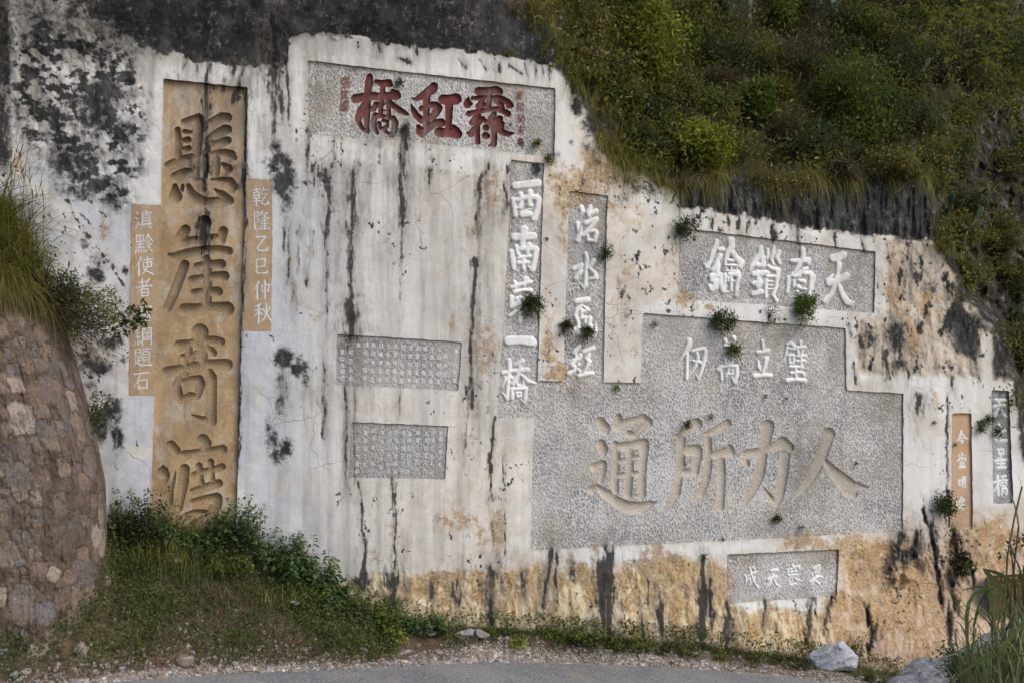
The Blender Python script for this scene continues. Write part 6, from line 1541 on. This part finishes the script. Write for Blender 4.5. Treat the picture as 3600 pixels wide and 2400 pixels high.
for sel, mt, nm, lab in ((half, 'stone', 'gravel', 'buff and pinkish gravel strewn along the road edge'), (~half, 'greystone', 'grey_gravel', 'grey and white gravel strewn along the road edge')):
    v_ = pv[sel]; m = len(v_)
    o = mesh_obj(nm, v_.reshape(-1, 3), (np.arange(m)[:, None, None] * 12 + icf[None]).reshape(-1, 3), M[mt], smooth=False)
    tag(o, lab, 'gravel', kind='stuff')

# broad-leaved weeds
def weed(px, py, hw, hh, stems, label, seed, mat='leaf_nettle', ll=.055, at_wall=False, group='weeds at the foot of the wall', dens=11):
    rg = np.random.default_rng(seed)
    hh = hh * (.72 + .5 * ((seed * 37) % 10) / 10)
    p = ground_at(px, py)[0] if not at_wall else W(np.array(float(px)), np.array(float(py)), h_low(np.array(float(px)), np.array(float(py))) + .12)
    s = p[1] / F
    root = empty('weed', Vector(p), label, 'plant', group)
    b, tb = Buf(), Buf()
    A0 = p + np.stack([rg.normal(0, hw * .35, stems) * s, rg.normal(0, .08, stems) - .02, np.zeros(stems) - .02], 1)
    hgt = hh * s * rg.uniform(.45, 1.05, stems)
    B0 = A0 + np.stack([rg.normal(0, hw * .38, stems) * s, rg.normal(-.06, .07, stems), hgt], 1)
    ln = curve_lines(A0, B0, rg, 7, 0, .03)
    tubes(tb, ln, .0045, .0015, 4)
    t = np.linspace(0, 1, 7)
    for i in range(stems):
        k = max(int(dens * hgt[i] / .35) + 4, 5)
        tt = rg.uniform(.18, 1.0, k * 2) ** .8
        C = np.stack([np.interp(tt, t, ln[i, :, j]) for j in range(3)], 1)
        out = unit(rg.normal(size=(len(C), 3)) * np.array([1, .8, .25]))
        C = C + out * .02
        for j in range(1):
            d = out
            L = 1.25 * ll * rg.uniform(.55, 1.25, len(C)) * (1.15 - .5 * tt)
            w = unit(np.cross(d, np.array([0, 0, 1.0]) + rg.normal(0, .35, (len(C), 3))))
            nn = np.cross(w, d)
            W_ = (L * .62)[:, None]; Lc = L[:, None]
            dz = np.array([0, 0, -1.0]) * Lc
            v = np.stack([C, C + d * Lc * .30 + w * W_ * .5 + nn * W_ * .12, C + d * Lc * .66 + w * W_ * .36 + dz * .12, C + d * Lc + dz * .32, C + d * Lc * .66 - w * W_ * .36 + dz * .12, C + d * Lc * .30 - w * W_ * .5 + nn * W_ * .12, C + d * Lc * .32, C + d * Lc * .66 + dz * .08], 1)
            m = len(C)
            q = np.array([[0, 1, 6, 5], [1, 2, 7, 6], [5, 6, 7, 4], [2, 3, 4, 7]])
            r = np.clip(.15 + .55 * tt + rg.normal(0, .15, m), 0, 1)
            b.add(v.reshape(-1, 3), (np.arange(m)[:, None, None] * 8 + q[None]).reshape(-1, 4), np.repeat(r, 8))
    b.obj('foliage', M[mat], root); tb.obj('stem', M['bark'], root)
    return root
for i, a in enumerate([
    (425, 1905, 66, 215, 20, 'leafy dark green weed in the angle between buttress and wall', 'leaf_nettle', .05), (500, 1935, 90, 220, 30, 'wide bushy weed in front of the foot of the tall ochre panel', 'leaf_dark', .042), (585, 1925, 70, 190, 18, 'weed with feathery tips covering the last ochre character', 'leaf_nettle', .04),
    (690, 1925, 90, 100, 26, 'low broad-leaved weed under the right half of the tall ochre panel', 'leaf_nettle', .052), (790, 1930, 60, 135, 16, 'broad-leaved weed at the right foot of the tall ochre panel', 'leaf_nettle', .06), (880, 1970, 75, 245, 17, 'tallest weed, standing against pale plaster right of the ochre panel', 'leaf_nettle', .05),
    (960, 2010, 95, 150, 26, 'dense weed below the tallest one', 'leaf_nettle', .045), (1035, 2050, 80, 170, 20, 'pointed-leaved weed right of the dense one', 'leaf_nettle', .055), (1125, 2095, 70, 165, 15, 'weed with one high sprig of broad leaves against pale plaster', 'leaf_nettle', .06), (1190, 2130, 90, 120, 24, 'spreading weed on the lower slope before the first black streak', 'leaf_nettle', .05),
    (1270, 2180, 80, 110, 22, 'dark weed at the foot of the first black streak', 'leaf_dark', .05), (1350, 2210, 90, 100, 24, 'weed left of the thick black stain at the ochre foot', 'leaf_mid', .045), (1440, 2225, 80, 105, 22, 'weed right of the thick black stain at the ochre foot', 'leaf_nettle', .045), (1545, 2225, 75, 110, 24, 'rounded bright weed at the end of the bank', 'leaf_nettle', .04), (1385, 2260, 40, 70, 10, 'small light green weed in front of the bank weeds', 'leaf_yellow', .04),
    (820, 2020, 110, 90, 24, 'yellowish bushy weed in the middle of the slope', 'leaf_mid', .035), (1080, 2140, 110, 90, 26, 'loose weed on the slope below the high sprig', 'leaf_mid', .035)]):
    weed(a[0], a[1], a[2], a[3], a[4], a[5], 700 + i, a[6], a[7])
for i, a in enumerate([(1800, 2235, 30, 55, 8, 'small weed at the foot of the pale ochre stretch, first right of the gravel heap', 'leaf_dark'), (1822, 2268, 28, 60, 7, 'light green weed standing in the gravel', 'leaf_yellow'), (1955, 2245, 50, 75, 14, 'weed under the forked black streak', 'leaf_mid'), (2025, 2252, 48, 70, 14, 'weed between the forked streak and the widest black streak', 'leaf_mid'), (2085, 2258, 40, 58, 10, 'weed just left of the widest black streak', 'leaf_mid'),
                       (2150, 2275, 36, 60, 8, 'weed at the foot of the widest black streak', 'leaf_mid'), (2185, 2268, 34, 50, 9, 'weed just right of the widest black streak', 'leaf_dark'), (2260, 2285, 50, 60, 12, 'weed under the brown rust patch', 'leaf_mid'), (2340, 2295, 44, 55, 11, 'weed right of the brown rust patch', 'leaf_dark'), (2420, 2300, 50, 50, 12, 'weed left of the double black streak', 'leaf_mid'), (2520, 2310, 46, 45, 10, 'weed right of the double black streak', 'leaf_mid'),
                       (2640, 2318, 46, 42, 10, 'low weed below the low grey panel, left one', 'leaf_mid'), (2720, 2325, 50, 46, 12, 'low weed below the low grey panel, right one', 'leaf_dark'), (2820, 2340, 50, 44, 10, 'weed left of the pale boulder', 'leaf_dark'), (2998, 2345, 55, 118, 14, 'yellow-flowered weed rising behind the pale boulder', 'leaf_mid'), (3040, 2385, 36, 60, 10, 'weed right of the pale boulder', 'leaf_mid'), (3095, 2395, 36, 62, 9, 'dark weed before the parapet', 'leaf_dark'), (1600, 2238, 40, 34, 8, 'low weed at the left end of the gravel heap', 'leaf_mid'), (1720, 2228, 40, 44, 8, 'weed under the green-stained streak', 'leaf_mid')]):
    weed(a[0], a[1], a[2], a[3], a[4], a[5], 760 + i, a[6], .036, dens=10)
for i, (px, py, h, n, mt, lab) in enumerate([(560, 1990, .34, 260, 'grass_olive', 'tall grass in front of the bushy weed'), (650, 2040, .26, 220, 'grass_green', 'grass clump in the middle of the slope'), (440, 2020, .28, 160, 'grass_green', 'grass clump beside the buttress foot'), (760, 2120, .20, 160, 'grass_dry', 'withered grass clump low on the slope'), (930, 2120, .20, 160, 'grass_olive', 'olive grass clump low on the slope'), (540, 2140, .20, 160, 'grass_green', 'grass clump near the bottom of the slope')]):
    tussock(0, 0, h, n, mt, lab, .5, .5, .006, (0, 0, 0), .16, 'grass clumps on the bank', pt=ground_at(px, py)[0], seed=820 + i)

# ---------------------------------------------------------------- grass on the buttress
rng = np.random.default_rng(31)
bg2, bd2 = Buf(), Buf()
n = 9500
u_ = rng.uniform(.30, 1.0, n) ** .62; y_ = rng.uniform(730, 1060, n)
p_ = mound_pt(u_, y_)
xx, _ = project(p_)
kk = rng.random(n) < np.where(xx > -420, 1.0, .5)
p_ = p_[kk]; y_ = y_[kk]; xx = xx[kk]
low = (y_ > 985) | (rng.random(len(y_)) < .30)
blades(bg2, p_[~low], .62, .008, rng, out=(.45, -.55, 0), lean=.8, droop=1.0, segs=5, base=np.clip(.25 + .5 * fbm(xx[~low] / 60, y_[~low] / 60, 3, 151), 0, 1))
blades(bd2, p_[low], .26, .006, rng, out=(.4, -.9, 0), lean=.8, droop=1.0, segs=5)
n = 6500
xe = rng.uniform(-900, 250, n) * rng.choice([1, .4], n); ye = 985 + 150 * np.maximum(fbm(xe / 46, xe * 0, 4, 155, .6) - .32, 0) * rng.random(n) + np.clip(xe - 120, 0, 200) * .55 * rng.random(n) + rng.uniform(-25, 25, n) + np.maximum(xe - 150, 0) * .9
pe = at(xe, ye, d_stone(xe, np.maximum(ye, 995)) - .13)
hd = rng.random(n) < .6
blades(bd2, pe[hd], .14 + .5 * fbm(xe[hd] / 30, ye[hd] / 30, 3, 156) ** 1.4, .006, rng, out=(.25, -1.0, 0), up=(0, 0, .5), lean=.5, droop=1.2, segs=5)
blades(bg2, pe[~hd], .2 + .6 * fbm(xe[~hd] / 36, ye[~hd] / 36, 3, 157) ** 1.3, .008, rng, out=(.35, -.9, 0), up=(0, 0, .8), lean=.55, droop=1.0, segs=5, base=np.full((~hd).sum(), .5))
n = 1600
ts = rng.random(n); xe = -40 + 300 * ts + rng.normal(0, 16, n); ye = 980 + 175 * ts ** 1.6 + rng.normal(0, 16, n)
pe = at(xe, ye, d_stone(np.minimum(xe, xr_of(ye) - 6), np.maximum(ye, 995)) - .12)
hd = rng.random(n) < .55
blades(bd2, pe[hd], .32, .005, rng, out=(.35, -.6, 0), up=(0, 0, .25), lean=.7, droop=1.1, segs=5)
blades(bg2, pe[~hd], .40, .007, rng, out=(.45, -.5, 0), up=(0, 0, .55), lean=.8, droop=1.1, segs=5)
tag(bg2.obj('bank_grass', M['grass_olive']), 'long drooping olive grass crowning the stone buttress', 'grass', kind='stuff')
tag(bd2.obj('dry_bank_grass', M['grass_dry']), 'dry brown grass fringing the top of the stone buttress', 'grass', kind='stuff')
# trailing dry brush over the buttress shoulder
def spray(name, p0, tips, label, cat, nl, ll, mat, seed, bark='deadtwig', r0=.004, wd=.45, sag=-.05):
    rg = np.random.default_rng(seed)
    root = empty(name, Vector(p0), label, cat)
    tb, b = Buf(), Buf()
    m = len(tips)
    ln = curve_lines(np.repeat(np.array(p0)[None], m, 0) + rg.normal(0, .05, (m, 3)), tips, rg, 8, sag, .04)
    tubes(tb, ln, r0, .001, 3)
    k = ln[rg.integers(0, m, m), rg.integers(2, 7, m)]
    tubes(tb, curve_lines(k, k + rg.normal(0, .12, (m, 3)), rg, 4, 0, .06), .0022, .0008, 3)
    tb.obj('branch', M[bark], root)
    if nl:
        C = ln[rg.integers(0, m, nl), np.minimum(rg.integers(3, 9, nl), 7)] + rg.normal(0, .03, (nl, 3))
        leaves(b, C, ll, wd, rg, (.2, -.2, -.2)); b.obj('foliage', M[mat], root)
    return root
T = lambda x0, x1, y0, y1, d0, d1, n, sd: at(np.random.default_rng(sd).uniform(x0, x1, n), np.random.default_rng(sd + 1).uniform(y0, y1, n), np.random.default_rng(sd + 2).uniform(d0, d1, n))
for i, a in enumerate([(150, 1010, 60, 70, 700, .035, 'leaf_olive', 'olive shrub in the long grass on top of the buttress'), (60, 985, 60, 60, 500, .03, 'leaf_brown', 'withered shrub in the grass at the upper left edge of the buttress'), (235, 1060, 46, 60, 500, .035, 'leaf_dark', 'dark shrub on the shoulder of the buttress')]):
    b0 = at(a[0], a[1], 8.9); s = 8.9 / F
    shrub('shrub', b0, a[2] * s, a[3] * s, .2, a[4], a[5], a[6], a[7], 'shrub', None, 930 + i, .4, 16, .25)
spray('dry_brush', at(170, 1050, 9.0), T(140, 430, 1060, 1290, 8.7, 9.3, 110, 41), 'tangle of dry brown twigs spilling over the shoulder of the buttress', 'brush', 900, .03, 'leaf_brown', 40)
spray('trailing_shrub', at(200, 1020, 9.0), T(240, 440, 1020, 1180, 8.8, 9.3, 60, 45), 'olive shrub trailing off the buttress toward the narrow ochre strip', 'shrub', 1300, .042, 'leaf_olive', 44, 'bark')
lt = spray('leafy_twig', at(300, 1150, 9.1), at(np.array([470, 500, 515, 490, 450, 460, 425, 505, 480, 440]), np.array([1090, 1085, 1110, 1140, 1120, 1150, 1130, 1065, 1120, 1105]), 9.12), 'fresh leafy twig reaching across the narrow ochre strip', 'branch', 0, .05, 'leaf_dark', 46, 'bark', .005)
lb = Buf(); rg = np.random.default_rng(47)
cxy = rg.uniform(0, 1, (150, 2)); lx = 395 + cxy[:, 0] * 125; ly = 1150 - cxy[:, 0] * 55 + (cxy[:, 1] - .5) * 85
leaves(lb, at(lx, ly, 9.12 + rg.normal(0, .05, 150)), .062, .52, rg, (.4, -.3, -.5)); lb.obj('foliage', M['leaf_dark'], lt)
spray('wall_creeper', at(345, 1440, 9.25), T(300, 370, 1390, 1520, 9.0, 9.3, 16, 48), 'dark little creeper where the buttress meets the wall', 'plant', 240, .045, 'leaf_dark', 49, 'bark')
tb = Buf(); rg = np.random.default_rng(51)
hs = at(np.array([20., 70, 110, 40, 95, 150, 10, 130]), np.array([780., 800, 850, 760, 820, 900, 700, 880]), 9.0)
he = at(np.array([115., 150, 60, 45, 165, 160, 75, 120]), np.array([345., 300, 430, 520, 560, 640, 480, 560]), 8.9)
sr = empty('tall_grass_stalk', Vector(hs[0]), 'thin tall grass stalks standing before the lichened rock at the left', 'grass')
ln = curve_lines(hs, he, rg, 8, .03, .02); tubes(tb, ln, .004, .0015, 3); tb.obj('stalk', M['cane'], sr)
lb = Buf(); C = ln[rg.integers(0, 8, 90), rg.integers(0, 7, 90)]
blades(lb, C, .22, .009, rg, lean=.6, droop=.8, segs=4); lb.obj('blade', M['grass_green'], sr)
# weeds sprouting on the buttress foot
weed(180, 2105, 26, 60, 5, 'sprig growing on the lower face of the buttress', 850, 'leaf_mid', .035, group=None)

# ---------------------------------------------------------------- parapet, reeds and plaque at the right
def rough_block(name, p0, dirv, length, width, height, mat, label, seed):
    import bmesh
    d = unit(np.array(dirv, float)); up = np.array([0, 0, 1.0]); w = np.cross(d, up)
    nu, nw, nh = max(int(length / .03), 4), max(int(width / .03), 4), max(int(height / .03), 4)
    V_, Q_ = [], []
    def face(o, a, la, na, b_, lb_, nb):
        A_, B_ = np.meshgrid(np.linspace(0, 1, na + 1), np.linspace(0, 1, nb + 1))
        P = o + a * (A_ * la)[..., None] + b_ * (B_ * lb_)[..., None]
        k = sum(len(x) for x in V_)
        V_.append(P.reshape(-1, 3)); Q_.append(grid_faces(na + 1, nb + 1, np.ones((nb, na), bool)) + k)
    o = np.array(p0, float)
    face(o, d, length, nu, w, width, nw); face(o - up * height, d, length, nu, up, height, nh); face(o + w * width, d, length, nu, -up, height, nh)
    face(o - up * height, w, width, nw, up, height, nh); face(o + d * length, w, width, nw, -up, height, nh)
    P = np.concatenate(V_); c = P.mean(0)
    e = (fbm(P[:, 0] * 5 + P[:, 2] * 3 + seed, P[:, 1] * 5 + P[:, 2] * 4, 4, 161) - .5) * .035 + (fbm(P[:, 0] * 17 + P[:, 2] * 12, P[:, 1] * 17 + P[:, 2] * 9, 3, 162) - .5) * .035
    L_ = np.stack([(P - o) @ d, (P - o) @ w, (P - o) @ up], 1)
    edge = np.minimum.reduce([L_[:, 0], length - L_[:, 0]]); 
    n_ = unit((P - c) / np.array([1, 1, 1.0]))
    P = P + n_ * e[:, None]
    P[:, 2] -= .03 * np.exp(-np.maximum(edge, 0) / .05) + .03 * np.exp(-np.minimum(np.abs(L_[:, 1]), np.abs(width - L_[:, 1])) / .04) * (L_[:, 2] > -.02)
    P = P + .035 * (np.stack([fbm(P[:, 0] * 9 + P[:, 2] * 7, P[:, 1] * 9 + P[:, 2] * 5, 4, 165 + i) for i in range(3)], 1) - .5)
    ob = mesh_obj(name, P, np.concatenate(Q_), mat, smooth=False)
    tag(ob, label, 'parapet', 'stone blocks of the roadside parapet')
A0 = at(3100, 2402, 6.55); A1 = at(3222, 2334, 7.45); A1[2] = A0[2] - .02
dA = A1 - A0; 
rough_block('parapet_block', A0, dA, float(np.linalg.norm(dA)), .42, .9, M['parapet'], 'nearest grey stone block of the low roadside parapet', 3)
B0_ = at(3283, 2306, 7.62); B1_ = at(3640, 2190, 9.6); B1_[2] = B0_[2] - .05
dB = B1_ - B0_
rough_block('parapet_block', B0_, dB, float(np.linalg.norm(dB)), .46, 1.0, M['parapet'], 'farther long grey parapet block behind the reeds', 5)

def reeds():
    rg = np.random.default_rng(61)
    p0 = at(3520, 2560, 4.6)
    root = empty('reed_clump', Vector(p0), 'clump of tall green reeds in the lower right foreground', 'reeds')
    tb, b = Buf(), Buf()
    sx = np.array([3405, 3440, 3480, 3520, 3560, 3590, 3620, 3650, 3540, 3500, 3600, 3460])
    tx = np.array([3425, 3395, 3535, 3560, 3620, 3600, 3660, 3640, 3500, 3570, 3560, 3600]); ty = np.array([2190, 2215, 2105, 2030, 1960, 2080, 1990, 2120, 2230, 1870, 2180, 1720])
    dp = rg.uniform(4.2, 5.0, 12)
    ln = curve_lines(at(sx, 2600 + 0 * sx, dp), at(tx, ty, dp), rg, 8, 0, .012)
    tubes(tb, ln, np.where(ty < 1900, .004, .0105), .0045, 5)
    tb.obj('cane', M['cane'], root)
    k = rg.integers(0, 12, 90); j = rg.integers(1, 8, 90)
    C = ln[k, j]
    blades(b, C, .42, .013, rg, out=(-.15, -.3, 0), up=(0, 0, .9), lean=.65, droop=.75, segs=8)
    blades(b, at(rg.uniform(3380, 3700, 230), rg.uniform(2370, 2560, 230), rg.uniform(4.3, 5.1, 230)), .42, .009, rg, out=(-.1, -.1, 0), lean=.4, droop=.45, segs=8)
    blades(b, at(rg.uniform(3540, 3750, 40), rg.uniform(2300, 2480, 40), rg.uniform(4.5, 5.2, 40)), .50, .014, rg, out=(-.3, -.1, 0), lean=.5, droop=.5, segs=8)
    b.obj('blade', M['reed'], root, smooth=True)
    # the two near arching leaves
    sp = Buf()
    def strip(pts, dep, w):
        P = at(np.array([p[0] for p in pts], float), np.array([p[1] for p in pts], float), dep)
        t = np.linspace(0, 1, len(P)); tg = unit(np.gradient(P, axis=0)); sd = unit(np.cross(tg, np.array([0, 1.0, .5])))
        ww = (w * np.sin(np.pi * np.clip(t * .92 + .06, 0, 1)) ** .6)[:, None]
        v = np.concatenate([P - sd * ww / 2, P + sd * ww / 2]); m = len(P)
        q = np.stack([np.arange(m - 1), np.arange(1, m), np.arange(1, m) + m, np.arange(m - 1) + m], 1)
        sp.add(v, q, np.full(2 * m, .45))
    strip([(3402, 2300), (3400, 2240), (3398, 2170), (3405, 2120), (3425, 2085), (3455, 2075), (3500, 2095)], 4.5, .020)
    strip([(3490, 2160), (3485, 2110), (3470, 2070), (3440, 2060), (3380, 2072)], 4.5, .016)
    strip([(3480, 2400), (3520, 2300), (3560, 2230), (3600, 2180), (3660, 2130)], 4.4, .024)
    strip([(3345, 2392), (3400, 2350), (3460, 2310), (3540, 2295), (3640, 2310)], 4.3, .022)
    strip([(3540, 2130), (3510, 2060), (3470, 2010), (3455, 1996)], 4.5, .024)
    strip([(3580, 2060), (3540, 2030), (3500, 2010), (3455, 1997)], 4.6, .020)
    strip([(3505, 2180), (3495, 2120), (3480, 2060), (3470, 2020)], 4.5, .020)
    sp.obj('broad_blade', M['reed'], root, smooth=True)
reeds()
for i, a in enumerate([(3540, 2330, 5.6, 'leafy undergrowth behind the reeds, in front of the long parapet block'), (3440, 2375, 5.4, 'low leafy undergrowth at the foot of the reeds')]):
    shrub('undergrowth_shrub', at(a[0], a[1] + 60, a[2]), 110 * a[2] / F, 70 * a[2] / F, .2, 1500, .034, 'leaf_nettle', a[3], 'shrub', None, 950 + i, .4, 22, .25)
# dark pinnate sprig entering at the right
rg = np.random.default_rng(71)
pr = empty('sprig', Vector(at(3700, 1900, 4.9)), 'dark glossy sprig of paired leaves entering from the right edge', 'branch')
tb, b = Buf(), Buf()
for (x0, y0, x1, y1) in ((3700, 1880, 3518, 1950), (3690, 1850, 3555, 1915), (3680, 1900, 3590, 2010)):
    ln = at(np.linspace(x0, x1, 8), np.linspace(y0, y1, 8) - 8 * np.sin(np.linspace(0, np.pi, 8)), 4.9)
    tubes(tb, ln[None], .004, .0015, 4)
    tt = np.linspace(.1, 1, 9)
    for sg in (-1, 1):
        C = np.stack([np.interp(tt, np.linspace(0, 1, 8), ln[:, k]) for k in range(3)], 1)
        leaves(b, C, .034, .5, rg, (-1.5, -.5, 2.2 * sg))
b.obj('foliage', M['leaf_dark'], pr); tb.obj('stem', M['bark'], pr)
# plaque on the wall
PQ = [(3474, 2022), (3625, 2014), (3628, 2166), (3476, 2160)]
hq = lambda x, y: h_all(np.array(float(x)), np.array(float(y)))
oq = max(hq(*c) for c in PQ) + .05
pc = [W(np.array(float(x)), np.array(float(y)), oq + .03) for x, y in PQ] + [W(np.array(float(x)), np.array(float(y)), oq - .30) for x, y in PQ]
rq = empty('plaque', Vector((pc[3] + pc[2]) / 2), 'brown plaque with rows of gilt writing behind the reeds', 'plaque')
mesh_obj('board', np.array(pc), np.array([[0, 3, 2, 1], [4, 5, 6, 7], [0, 1, 5, 4], [1, 2, 6, 5], [2, 3, 7, 6], [3, 0, 4, 7]]), M['plaque'], rq, smooth=False)
def plaque_text(items, name):
    vs_, fs_ = [], []; n = 0
    for ch, cx, cy, w, h in items:
        if (ch, .004) not in GC: GC[(ch, .004)] = glyph_mesh(ch, .004)
        co, fs = GC[(ch, .004)]; lo, hi = co.min(0), co.max(0); big = max(hi[0] - lo[0], hi[1] - lo[1], .45)
        px = cx + (co[:, 0] - (lo[0] + hi[0]) / 2) / big * w; py = cy - (co[:, 1] - (lo[1] + hi[1]) / 2) / big * h
        vs_.append(W(px, py, oq + .034)); fs_ += [tuple(n + i for i in f) for f in fs]; n += len(co)
    me = bpy.data.meshes.new(name); me.from_pydata((np.concatenate(vs_) - np.array(parent_world(rq))).tolist(), [], fs_); me.materials.append(M['gilt'])
    o = bpy.data.objects.new(name, me); COL.objects.link(o); o.parent = rq
    return o
for i, ch in enumerate('霽虹橋摩崖石刻'): plaque_text([(ch, 3488 + i * 21, 2036 - i * 1.1, 13, 13)], 'title_character')
body = '天南人力所通壁立萬仞西南第一橋'
for j in range(13):
    plaque_text([(body[(i * 3 + j * 5) % len(body)], 3482 + i * 7.2 + (14 if j == 0 else 0), 2054 + j * 7.6 - i * .35, 4.6, 4.6) for i in range(20)], 'text_row')
